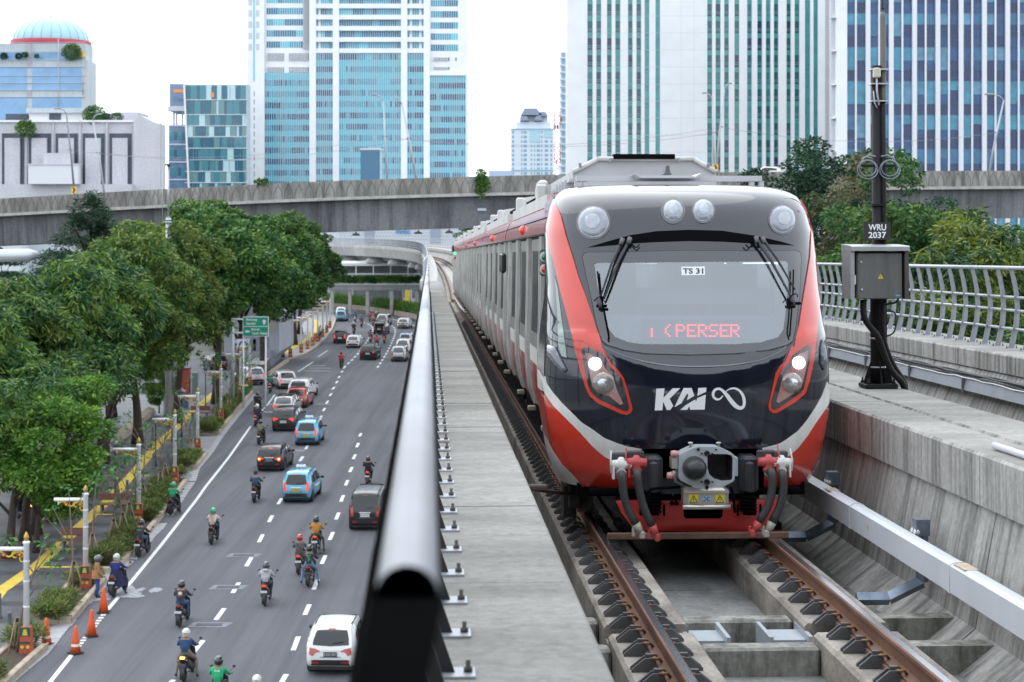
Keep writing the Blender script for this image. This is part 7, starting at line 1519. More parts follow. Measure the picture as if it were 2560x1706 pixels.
for a in ((42, 1632, 4.0, 1.0, 90, 'young staked tree with a bent branch beside the nearest white pole'), (184, 1478, 4.2, -.2, 40, 'forked bare young tree beside the red and green pole foot'), (283, 1362, 4.0, .3, 60, 'thin young staked tree above the parked riders, left one'), (306, 1345, 3.4, -.3, 50, 'young tree on a tripod of stakes above the parked rider in black'), (322, 1318, 3.6, .5, 60, 'young tree with black tie beside the third white pole'), (357, 1270, 4.4, .2, 110, 'leafy young tree left of the green rider'), (400, 1235, 4.2, .4, 90, 'slim young tree with leaves beside the fourth white pole'), (412, 1215, 3.2, -.2, 50, 'short young tree with black tie beside the fourth white pole'), (478, 1145, 4.4, -1.0, 70, 'leaning young tree in the small planting bed'), (540, 1058, 4.6, -.1, 150, 'leafy young tree in front of the sixth white pole'), (572, 1035, 4.4, .3, 140, 'leafy young tree right of the sixth white pole'), (598, 1000, 4.6, -.4, 90, 'young tree with bright leaves by the tall grey pole'), (612, 988, 4.4, .2, 20, 'bare young tree beside the green bin'), (230, 1402, 3.8, .2, 30, 'bare young tree left of the bench')): young(*a)
# ================================================================ VEHICLES
m_tyre = M('tyre', (.018, .018, .019), .8); m_rimc = M('alloy_rim', (.35, .36, .38), .3, metal=.8); m_cgl = M('car_glass', (.012, .014, .017), .05, spec=.5, coat=.2); m_cgl2 = M('car_glass_pale', (.07, .08, .09), .05, spec=.5, coat=.4)
m_tail = M('tail_red', (.42, .02, .015), .2, coat=.8); m_taillit = M('tail_lit', (.7, .05, .02), .3, emis=.4, ecol=(1, .06, .02)); m_amber = M('amber_lit', (.9, .4, .08), .3, emis=2.5, ecol=(1, .42, .1)); m_trim = M('trim_black', (.02, .02, .022), .5); m_plw = M('plate_pale_w', (.62, .63, .64), .5); m_plk = M('plate_black', (.07, .08, .10), .5); m_ply = M('plate_yellow', (.60, .42, .05), .5); m_chr = M('chrome', (.6, .6, .62), .15, metal=1)
PAINT = {k: M('paint_' + k, c, .25, coat=.35 if k in ('black', 'charcoal') else .9, metal=mt) for k, c, mt in (('white', (.72, .72, .72), 0), ('pearl', (.60, .60, .59), .1), ('black', (.012, .012, .014), 0), ('charcoal', (.035, .036, .04), .2), ('silver', (.42, .43, .44), .4), ('red', (.38, .035, .02), .1), ('blue_taxi', (.09, .40, .58), .1), ('pale_blue', (.35, .46, .55), .2), ('navy', (.03, .05, .09), .1))}
def wheel_mesh(r, w):
 mb = MB(); mb.lathe([(r * .62, -w / 2), (r * .93, -w / 2), (r, -w * .33), (r, w * .33), (r * .93, w / 2), (r * .62, w / 2)], 18, (0, 0, 0), 0, True, 'x'); return mb.mesh('tyre', m_tyre)
def rim_mesh(r, w):
 mb = MB(); mb.lathe([(r * .63, -w * .42), (r * .6, -w * .3), (r * .15, -w * .36), (.0, -w * .38)], 16, (0, 0, 0), 0, False, 'x', False); mb.lathe([(r * .63, w * .42), (r * .6, w * .3), (r * .15, w * .36), (.0, w * .38)], 16, (0, 0, 0), 0, False, 'x', False)
 return mb.mesh('rim', m_rimc)
_wm = {}
TYPES = {  # L, W, H, belt, rear slope points (y from rear, z), hood height, windscreen base and roof front (fractions of L)
'crossover': (4.30, 1.77, 1.60, .98, [(.05, .34), (.0, .50), (.02, .70), (.06, .95), (.30, 1.22), (.62, 1.52), (.95, 1.585)], .98, .72, .56),
'suv': (4.60, 1.85, 1.70, 1.06, [(.06, .36), (.0, .55), (.02, .80), (.06, 1.02), (.24, 1.32), (.50, 1.60), (.80, 1.68)], 1.06, .74, .58),
'mpv': (4.15, 1.68, 1.68, .98, [(.05, .32), (.0, .50), (.02, .78), (.05, .98), (.18, 1.30), (.36, 1.58), (.65, 1.66)], .98, .80, .62),
'hatch': (3.95, 1.70, 1.52, .93, [(.05, .30), (.0, .46), (.02, .68), (.06, .92), (.26, 1.20), (.50, 1.43), (.85, 1.50)], .92, .76, .58),
'van': (4.70, 1.74, 1.88, 1.02, [(.05, .30), (.0, .45), (.01, .75), (.03, 1.02), (.12, 1.45), (.22, 1.76), (.45, 1.86)], 1.02, .86, .72)}
def car(kind, paint, px, py, yaw, lab, plate='w', lit=0, taxi=False, roof=None, z0=0., pos=None, group='cars on the road', pale=False, dark_low=True, sc=1.0):
 L, W, H, zb, rear, hood, fb, ff = TYPES[kind]; p = pos or gz(px, py, z0); r = .32 if kind != 'suv' else .36; hw = W / 2
 e = empty('parked_car' if group is None else 'car', (p.x, p.y, p.z), yaw, lab, 'van' if kind == 'van' else 'car', group); rw = .78; Y0 = -rw   # origin at the rear axle
 sil = [(Y0 + y, z) for y, z in rear] + [(Y0 + L * .40, H), (Y0 + L * ff, H * .985), (Y0 + L * fb, hood + .05), (Y0 + L * .93, hood - .12), (Y0 + L * .99, hood - .3), (Y0 + L, .5), (Y0 + L - .05, .3)]
 up = smooth_poly(np.array(sil), 2, False); fa = L - 1.55; arch = lambda c: [(c + (r + .06) * math.cos(a), .26 + max(0, (r + .10) * math.sin(a))) for a in np.linspace(0, math.pi, 9)]
 low = [(x, z) for x, z in arch(fa)] + [(x, z) for x, z in arch(0)]; poly = np.array([tuple(q) for q in up] + low); poly = resample(poly, .16); nb = len(poly)
 V, T = cdt(poly, (), .17); Bd = resample(poly, .05); d = np.sqrt(((V[:, None] - Bd[None]) ** 2).sum(-1)).min(1)
 def wid(y, z):
  t = np.clip((z - zb) / (H - zb), 0, 1); w = hw * (1 - .20 * t ** 1.2) * np.where(z < .55, .97 + .03 * z / .55, 1); u = np.abs((y - (Y0 + L / 2)) / (L / 2)); return w * (1 - .10 * u ** 6)
 rd = .13; k = np.clip(d / rd, 0, 1); we = wid(V[:, 0], V[:, 1]) - rd * .75 * (1 - np.sqrt(1 - (1 - k) ** 2)); ptop = V[:, 1] > 0
 mb = MB()
 for sg in (1, -1): mb.add([(sg * w, v[0], v[1]) for w, v in zip(we, V)], T.tolist(), 0, True)
 bi = [int(np.argmin(((V - q) ** 2).sum(1))) for q in poly]; nx = 7; vs = []
 for q in bi:
  for j in range(nx): f = -1 + 2 * j / (nx - 1); vs.append((f * we[q], V[q][0], V[q][1] + (.035 * (1 - f * f) if V[q][1] > H * .93 else 0)))
 mb.add(vs, [(i * nx + j, i * nx + j + 1, ((i + 1) % nb) * nx + j + 1, ((i + 1) % nb) * nx + j) for i in range(nb) for j in range(nx - 1)], 0, True)
 o = mb.build('body', PAINT[paint], e); MB().box(-hw * .86, hw * .86, Y0 + .12, Y0 + L - .15, .2, .45).build('underbody', m_trim, e)
 ry = lambda z: float(np.interp(z, [q[1] for q in up[:24]], [q[0] for q in up[:24]])); rwid = lambda z: float(wid(ry(z), z)) - rd * .75
 def rp(pts, name, m, off=.012, th=.02, par=e):
  P = resample(np.array(pts, float), .12); X = [(x * rwid(z), z) for x, z in P]; VV, TT = cdt(np.array(X), (), .1); mb = MB(); f = lambda q, o_: (q[0], ry(q[1]) - o_ + .05 * (q[0] / hw) ** 4, q[1]); mb.add([f(q, off) for q in VV], TT.tolist(), 0, True); n = len(X); mb.add([f(q, off) for q in X] + [f(q, off - th) for q in X], [(i, (i + 1) % n, n + (i + 1) % n, n + i) for i in range(n)]); return mb.build(name, m, par)
 zt = H - .16; wbot = .88; rwn = rp([(-wbot, zb + .05), (0, zb + .02), (wbot, zb + .05), (wbot, zb + .12), (.80, zt), (0, zt + .025), (-.80, zt), (-wbot, zb + .12)], 'rear_window', m_cgl2 if pale else m_cgl)
 MB().tube([(.05, ry(zb + .1) - .04, zb + .1), (.42, ry(zb + .16) - .04, zb + .15)], .012, 4).build('wiper', m_trim, rwn)
 rp([(-.18, zt + .02), (.18, zt + .02), (.18, zt + .06), (-.18, zt + .06)], 'high_brake_lamp', m_taillit if lit > 1 else m_tail, .02)
 lz = zb - .04
 for sg in (-1, 1):
  if kind in ('mpv', 'van'): pts = [(sg * .78, lz - .22), (sg * 1.03, lz - .26), (sg * 1.03, lz + .22), (sg * .90, lz + .24)]
  else: pts = [(sg * .45, lz - .1), (sg * .72, lz - .14), (sg * .86, lz - .26), (sg * 1.02, lz - .2), (sg * 1.02, lz + .02), (sg * .7, lz - .02)]
  t = rp(pts, 'tail_light', m_taillit if lit else m_tail, .022)
  if lit == 3: c = (sg * .9 * rwid(lz - .1), ry(lz - .1) - .05, lz - .1); MB().ball(c, (.07, .03, .06), 8, 5).build('indicator', m_amber, t)
  rp([(sg * .55, .44), (sg * .92, .44), (sg * .92, .49), (sg * .55, .49)], 'reflector', m_tail, .03)
 if dark_low: rp([(-1.02, .36), (1.02, .36), (1.02, .52), (.8, .56), (-.8, .56), (-1.02, .52)], 'bumper_trim', m_trim, .016)
 rp([(-.5, .64), (.5, .64), (.5, .655), (-.5, .655)], 'bumper_line', m_trim if paint not in ('black', 'charcoal') else m_chr, .014)
 pm_ = {'w': m_plw, 'k': m_plk, 'y': m_ply}[plate]; zp = .74 if kind != 'van' else .8; pl_ = MB().box(-.23, .23, ry(zp) - .045, ry(zp) - .02, zp - .085, zp + .085).build('number_plate', pm_, e); ink = MB(); add_text(ink, 'B 2351 SRC' if plate == 'k' else 'B 1420 TX' if plate == 'y' else 'B 1738 KN', (-.20, ry(zp) - .047, zp - .03), (.40, 0, 0), (0, 0, .075), 0, False); ink.build('plate_lettering', m_plw if plate == 'k' else m_ink, pl_)
 rp([(-.42, zp + .12), (.42, zp + .12), (.42, zp + .145), (-.42, zp + .145)], 'tailgate_strip', m_chr if paint != 'white' else PAINT['pearl'], .02)
 # side windows
 for sg in (-1, 1):
  sp = [(Y0 + .50, zb + .08), (Y0 + .64, H - .26), (Y0 + L * .42, H - .15), (Y0 + L * (ff - .02), H - .17), (Y0 + L * (fb - .06), zb + .06)]; VV, TT = cdt(resample(np.array(sp), .15), (), .16); mb = MB(); mb.add([(sg * (float(wid(q[0], q[1])) + .006), q[0], q[1]) for q in VV], TT.tolist(), 0, True); sw_ = mb.build('side_window', m_cgl, e)
  for yp in (Y0 + L * .30, Y0 + L * .50): MB().tube([(sg * (float(wid(yp, z)) + .01), yp, z) for z in (zb + .04, (zb + H) / 2, H - .15)], .028, 4).build('door_pillar', m_trim, sw_)
  mm = MB(); ym = Y0 + L * (fb - .08); mm.ball((sg * (hw + .13), ym, zb + .07), (.11, .07, .08), 10, 6); mm.tube([(sg * (hw - .04), ym + .04, zb + .02), (sg * (hw + .08), ym, zb + .04)], .025, 5); mm.build('side_mirror', m_trim if paint != 'silver' else PAINT['silver'], e)
  for yw in (0, fa):
   key = (r,);
   if key not in _wm: _wm[key] = (wheel_mesh(r, .22), rim_mesh(r, .22))
   w = link_mesh('tyre', _wm[key][0], e); w.location = (sg * (hw - .13), yw, r); link_mesh('rim', _wm[key][1], w)
  MB().tube([(sg * hw * .70, Y0 + L * .2, H + .0), (sg * hw * .73, Y0 + L * .5, H + .005)], .018, 4).build('roof_strip', m_trim, e)
  rp([(sg * .97, .66), (sg * .985, .66), (sg * .985, zb), (sg * .97, zb)], 'tailgate_seam', m_trim, .008)
 mb = MB(); wsy = Y0 + L * fb; mb.add([(-hw * .78, wsy + .0, hood + .09), (hw * .78, wsy, hood + .09), (hw * .68, Y0 + L * ff + .06, H - .05), (-hw * .68, Y0 + L * ff + .06, H - .05)], [(0, 1, 2, 3)]); mb.build('windscreen', m_cgl, e)
 MB().tube([(0, Y0 + .95, H + .03), (0, Y0 + .8, H + .13)], .008, 4).build('antenna', m_trim, e)
 if roof: mb = MB(); mb.add([(-hw * .7, Y0 + .75, H + .018), (hw * .7, Y0 + .75, H + .018), (hw * .72, Y0 + L * .55, H + .03), (-hw * .72, Y0 + L * .55, H + .03)], [(0, 1, 2, 3)]); mb.build('roof_panel', PAINT[roof], e)
 if taxi:
  mb = MB()
  for x in (-.17, 0, .17): mb.ball((x, Y0 + L * .4, H + .12), (.13, .1, .12), 10, 6)
  s_ = mb.build('taxi_sign', M('taxi_white', (.75, .77, .80), .3), e); MB().prism([(-.1, H + .2), (.1, H + .2), (.14, H + .32), (.0, H + .26), (-.14, H + .32)], Y0 + L * .4 - .02, Y0 + L * .4 + .02).build('emblem', M('taxi_blue', (.08, .22, .60), .4), s_)
  MB().box(-.3, .3, Y0 + L * .4 - .1, Y0 + L * .4 + .1, H + .0, H + .04).build('sign_base', m_trim, s_)
 return e
CARS = [('crossover', 'white', 833, 1677, -.03, 'white crossover with red tail lights, lowest on the road beside the handrail', 'k'), ('mpv', 'blue_taxi', 746, 1254, -.05, 'blue taxi with roof sign, the nearer of the two', 'y', 2, True), ('mpv', 'blue_taxi', 769, 1112, -.01, 'blue taxi with roof sign, beside the charcoal car with lit lights', 'y', 2, True), ('hatch', 'black', 679, 1176, -.07, 'black hatchback left of the upper blue taxi', 'k', 3), ('suv', 'charcoal', 713, 1077, -.06, 'charcoal crossover with lit tail lights in the queue', 'w', 2), ('crossover', 'silver', 711, 1040, -.05, 'two-tone silver car directly ahead of the charcoal one', 'w', 1, False, 'charcoal'), ('crossover', 'red', 743, 1019, -.05, 'red car in the queue by the side street', 'w', 0), ('suv', 'white', 749, 997, -.1, 'white car just ahead of the red car', 'w', 0), ('crossover', 'pearl', 716, 972, .30, 'white car turning left into the side street', 'w', 2), ('mpv', 'white', 636, 962, .55, 'white estate car waiting in the side street behind white poles', 'w', 1),
('mpv', 'black', 850, 859, .05, 'small far black car beside the white hatchback', 'w', 1), ('hatch', 'white', 884, 870, -.05, 'far white hatchback between two black cars', 'w', 0), ('suv', 'black', 921, 900, -.06, 'far black car with pale plate, nearest of the far group', 'w', 0), ('mpv', 'black', 950, 836, -.1, 'far black car beside the bend in the dotted line', 'w', 0), ('mpv', 'silver', 957, 814, -.12, 'far silver car near the kerb wall', 'w', 0), ('hatch', 'white', 1009, 822, -.1, 'far white hatchback alone by the tan kerb wall', 'k', 0), ('mpv', 'silver', 997, 904, -.03, 'far silver car beside the handrail, nearest of three', 'w', 0), ('mpv', 'white', 1008, 884, -.03, 'white car half hidden behind the far silver one by the handrail', 'w', 0), ('mpv', 'pale_blue', 1014, 868, -.03, 'pale blue car farthest of the three by the handrail', 'w', 0), ('mpv', 'blue_taxi', 853, 804, .0, 'far blue taxi near the tree row', 'y', 0), ('mpv', 'white', 853, 795, .05, 'white car just beyond the far blue taxi', 'w', 0), ('van', 'black', 916, 1322, -.02, 'black van partly hidden by the handrail', 'w', 0), ('hatch', 'navy', 796, 768, .3, 'dark blue car far off under the end of the tree row', 'w', 0)]
for c in CARS:
 c = list(c) + [0, False, None][len(c) - 7:] if len(c) < 10 else list(c); car(c[0], c[1], c[2], c[3], c[4], c[5], c[6], c[7], c[8], c[9], pale=c[1] in ('silver', 'white') and c[3] < 1100)
car('crossover', 'black', 545, 925, .4, 'black car parked in the shade left of the side street', group=None)
pz_ = flypt(1945, 4); car('hatch', 'white', 0, 0, 1.5, 'white car passing on the flyover right of the train roof', pos=Vector((pz_.x, pz_.y, pz_.z - .75)), group=None)
# ================================================================ MOTORCYCLES
def moto(kind='scooter'):
 e = empty('motorcycle', (0, 0, 0), 0, 'x', 'motorcycle', 'motorcycles and scooters on the road'); m = PAINT['black']
 tw = MB().lathe([(.19, -.05), (.25, -.055), (.285, -.03), (.29, 0), (.285, .03), (.25, .055), (.19, .05)], 18, (0, 0, .29), 0, True, 'x').mesh('tyre', m_tyre); rm = MB().lathe([(.19, -.04), (.05, -.05), (.05, .05), (.19, .04)], 14, (0, 0, .29), 0, False, 'x').mesh('rim', M('moto_rim', (.12, .12, .13), .4, metal=.6))
 for y in (0, 1.26): t = link_mesh('tyre', tw, e); t.location = (0, y, 0); link_mesh('rim', rm, t)
 prof = [(-.22, .86, .05), (-.18, .80, .11), (-.02, .70, .15), (.25, .62, .16), (.45, .52, .15)]; mb = MB(); vs = []
 for y, z, w in prof: vs += [(-w * .7, y, z + .10), (w * .7, y, z + .10), (w, y, z), (w * .8, y, z - .16), (-w * .8, y, z - .16), (-w, y, z)]
 mb.add(vs, [(i * 6 + j, i * 6 + (j + 1) % 6, i * 6 + 6 + (j + 1) % 6, i * 6 + 6 + j) for i in range(4) for j in range(6)] + [(0, 1, 2, 3, 4, 5)], 0, True); body = mb.build('tail_body', m, e)
 MB().bbox((0, .20, .80), (.26, .78, .10), .04).build('seat', m_rub, e)
 mb = MB(); vs = []
 for y, z, w in ((1.12, .34, .10), (1.10, .62, .17), (1.02, .90, .17), (.93, 1.00, .09)): vs += [(-w, y - .06, z), (0, y + .08, z), (w, y - .06, z), (0, y - .1, z)]
 mb.add(vs, [(i * 4 + j, i * 4 + (j + 1) % 4, i * 4 + 4 + (j + 1) % 4, i * 4 + 4 + j) for i in range(3) for j in range(4)], 0, True); mb.build('front_shield', m, e)
 MB().bbox((0, .72, .34), (.26, .55, .12), .03).build('footboard', m_trim, e); MB().bbox((0, .28, .38), (.16, .62, .24), .04).build('engine', M('engine_grey', (.09, .09, .095), .5, metal=.5), e)
 mb = MB(); vs = []
 for a in np.linspace(-.5, 1.5, 7): vs += [(-.075, -math.cos(a) * .34 + .0, .29 + math.sin(a) * .34), (.075, -math.cos(a) * .34, .29 + math.sin(a) * .34)]
 mb.add(vs, [(2 * i, 2 * i + 1, 2 * i + 3, 2 * i + 2) for i in range(6)], 0, True); mb.build('mudguard', m_trim, e)
 MB().tube([(.13, .35, .30), (.14, .1, .33), (.15, -.12, .42)], [.03, .055, .05], 8).build('exhaust', M('exhaust', (.16, .16, .17), .35, metal=.8), e)
 MB().tube([(-.33, .86, 1.04), (-.15, .94, 1.02), (0, .96, 1.0), (.15, .94, 1.02), (.33, .86, 1.04)], .016, 6).build('handlebar', m_trim, e); mb = MB(); mb.tube([(0, .98, .98), (0, 1.2, .45)], .035, 6); mb.build('fork', m_trim, e)
 for sg in (-1, 1): k = MB(); k.tube([(sg * .22, .92, 1.03), (sg * .34, .93, 1.2)], .008, 4); k.ball((sg * .36, .93, 1.24), (.06, .02, .04), 8, 5); k.build('mirror', m_trim, e)
 tl = MB().bbox((0, -.24, .84), (.17, .05, .075), .02).build('tail_light', m_tail, e); MB().box(-.13, .13, -.285, -.27, .57, .66).build('number_plate', m_plw, e)
 k = MB()
 for sg in (-1, 1): k.ball((sg * .13, -.2, .76), (.035, .03, .025), 6, 4)
 k.build('indicators', M('amber_lens', (.5, .2, .03), .3), e); MB().tube([(-.15, .05, .35), (-.14, -.1, .62)], .022, 6).build('shock', m_trim, e); return e
MP = moto()
# ================================================================ PEOPLE: one skinned body each, clothes by region, helmet or hair as children
def body(pose):
 J = pose; vs = []; ed = []; rad = []; reg = []; idx = {}
 def add(n, p, r, g, par=None):
  idx[n] = len(vs); vs.append(p); rad.append(r); reg.append(g)
  if par is not None: ed.append((idx[par], idx[n]))
 add('pel', J['pel'], .135, 2); add('bel', J['bel'], .135, 0, 'pel'); add('che', J['che'], .155, 0, 'bel'); add('nek', J['nek'], .06, 1, 'che'); add('hd0', J['hd0'], .075, 1, 'nek'); add('hd1', J['hd1'], .105, 1, 'hd0'); add('hd2', J['hd2'], .07, 1, 'hd1')
 for s in 'LR':
  add('sh' + s, J['sh' + s], .085, 0, 'che'); add('el' + s, J['el' + s], .058, 0, 'sh' + s); add('wr' + s, J['wr' + s], .036, 0, 'el' + s); h = Vector(J['ha' + s]); add('ha' + s, h, .034, 1, 'wr' + s); w = Vector(J['wr' + s]); d = (h - w).normalized(); x = Vector((1, 0, 0)); c = Vector(J.get('curl', (0, .2, -1))).normalized()
  for k in range(4):
   b = h + d * .035 + x * (k - 1.5) * .019; l = (.034, .042, .040, .030)[k]; add('f%d0' % k + s, b, .010, 1, 'ha' + s); add('f%d1' % k + s, b + (d * .7 + c * .5).normalized() * l, .009, 1, 'f%d0' % k + s); add('f%d2' % k + s, b + (d * .7 + c * .5).normalized() * l + c * l * .9, .008, 1, 'f%d1' % k + s)
  tx = x * (.04 if s == 'L' else -.04); add('t0' + s, h + tx, .011, 1, 'ha' + s); add('t1' + s, h + tx * 1.3 + c * .03 + d * .02, .009, 1, 't0' + s)
  add('hi' + s, J['hi' + s], .105, 2, 'pel'); add('kn' + s, J['kn' + s], .068, 2, 'hi' + s); add('an' + s, J['an' + s], .045, 2, 'kn' + s); add('he' + s, Vector(J['an' + s]) + Vector((0, -.03, -.06)), .042, 3, 'an' + s); add('to' + s, J['to' + s], .036, 3, 'he' + s)
 me = bpy.data.meshes.new('b'); me.from_pydata([tuple(v) for v in vs], ed, []); o = bpy.data.objects.new('b', me); COL.objects.link(o); o.modifiers.new('s', 'SKIN'); sm_ = o.modifiers.new('u', 'SUBSURF'); sm_.levels = 1
 for i, v in enumerate(me.skin_vertices[0].data): v.radius = (rad[i], rad[i]); v.use_root = (i == 0)
 bpy.context.view_layer.update(); dg = bpy.context.evaluated_depsgraph_get(); m2 = bpy.data.meshes.new_from_object(o.evaluated_get(dg)); bpy.data.objects.remove(o)
 A_ = np.array([vs[a] for a, b in ed], float); B_ = np.array([vs[b] for a, b in ed], float); rg = [reg[b] if reg[b] != 0 or True else 0 for a, b in ed]; D = B_ - A_; m2.name = 'body'
 for i, mt in enumerate((M('jacket_grey', (.1, .1, .1)), M('skin', (.30, .17, .11), .6), M('trouser', (.03, .035, .05), .8), M('shoe', (.03, .03, .03), .7))): m2.materials.append(mt) if i >= len(m2.materials) else None
 for p in m2.polygons:
  c = np.array(p.center); t = np.clip(((c - A_) * D).sum(1) / ((D * D).sum(1) + 1e-9), 0, 1); k = int(np.argmin(((A_ + D * t[:, None] - c) ** 2).sum(1))); p.material_index = rg[k]; p.use_smooth = True
 return m2
def sym(d):
 o = {}
 for k, v in d.items():
  if k[-1] == 'L': o[k] = v; o[k[:-1] + 'R'] = (-v[0], v[1], v[2])
  else: o.setdefault(k, v)
 for k, v in d.items():
  if k[-1] == 'R': o[k] = v
 return o
SIT = sym(dict(pel=(0, .16, .90), bel=(0, .19, 1.06), che=(0, .25, 1.24), nek=(0, .29, 1.40), hd0=(0, .31, 1.47), hd1=(0, .33, 1.55), hd2=(0, .34, 1.63), shL=(-.185, .26, 1.31), elL=(-.30, .46, 1.12), wrL=(-.31, .70, 1.08), haL=(-.30, .79, 1.07), hiL=(-.11, .20, .88), knL=(-.20, .58, .86), anL=(-.16, .56, .45), toL=(-.16, .74, .40)))
SITD = dict(SIT); SITD.update(knL=(-.36, .42, .60), anL=(-.47, .30, .16), toL=(-.50, .46, .06)); SITW = dict(SIT); SITW.update(knL=(-.30, .50, .66), anL=(-.36, .38, .16), toL=(-.37, .54, .06), knR=(.30, .50, .66), anR=(.36, .38, .16), toR=(.37, .54, .06))
STAND = sym(dict(pel=(0, 0, .93), bel=(0, .01, 1.08), che=(0, 0, 1.28), nek=(0, .01, 1.44), hd0=(0, .02, 1.51), hd1=(0, .03, 1.59), hd2=(0, .03, 1.67), shL=(-.18, 0, 1.37), elL=(-.24, .03, 1.10), wrL=(-.22, .16, .92), haL=(-.20, .23, .86), hiL=(-.09, 0, .90), knL=(-.11, .02, .50), anL=(-.12, -.02, .10), toL=(-.14, .14, .04), curl=(0, -.3, -1)))
BM = {k: body(p) for k, p in (('sit', SIT), ('down', SITD), ('wide', SITW), ('stand', STAND))}
def hel(open_=False):
 mb = MB(); mb.ball((0, 0, 0), (.145, .165, .15), 16, 10, 0, -.28, .5); mb.lathe([(.118, -.12), (.146, -.115), (.147, -.09)], 16, (0, .0, 0), 0, True, 'z', False); mb.prism([(-.11, -.02), (.11, -.02), (.10, .065), (-.10, .065)], .14, .16, 'y', 1); mb.box(-.06, .06, -.167, -.15, -.02, .0, 1); return mb.mesh('helmet', [PAINT['black'], M('visor', (.05, .06, .07), .08, coat=1)])
HM = hel(); hb_ = MB(); hb_.ball((0, -.01, .02), (.112, .125, .12), 12, 8, 0, -.15, .5); HAIR = hb_.mesh('hair', M('hair_black', (.012, .010, .009), .7))
fm_ = MB(); fm_.ball((0, .125, -.03), (.016, .022, .028), 6, 4, 0)
for sg in (-1, 1): fm_.ball((sg * .038, .105, .0), (.016, .010, .009), 6, 4, 1); fm_.ball((sg * .108, .0, -.02), (.014, .025, .035), 6, 4, 0)
fm_.box(-.028, .028, .098, .112, -.078, -.070, 1); FACE = fm_.mesh('face', [MATS['skin'], m_ink])
CL = {}
def cloth(c):
 k = 'cloth_%02x%02x%02x' % tuple(int(min(.99, x) * 255) for x in c); return M(k, c, .85, var=.2, vs=5)
def omat(o, i, m): s = o.material_slots[i]; s.link = 'OBJECT'; s.material = m
def person(pose, loc, rz, jacket, trs, head, lab, group=None, sc=1., scarf=None):
 e = empty('person', loc, rz, lab, 'person', group); e.scale = (sc, sc, sc); b = link_mesh('body', BM[pose], e); omat(b, 0, cloth(jacket)); omat(b, 2, cloth(trs)); hz = {'stand': (0, .03, 1.60)}.get(pose, (0, .33, 1.565))
 if head == 'hair': h = link_mesh('hair', HAIR, e)
 else: h = link_mesh('helmet', HM, e); omat(h, 0, M('helmet_%02x%02x%02x' % tuple(int(x * 255) for x in head), head, .15, coat=1))
 h.location = hz; f = link_mesh('face', FACE, e); f.location = (hz[0], hz[1], hz[2] - .02)
 return e
G_, K_, N_ = (.012, .25, .10), (.015, .015, .018), (.02, .035, .09)
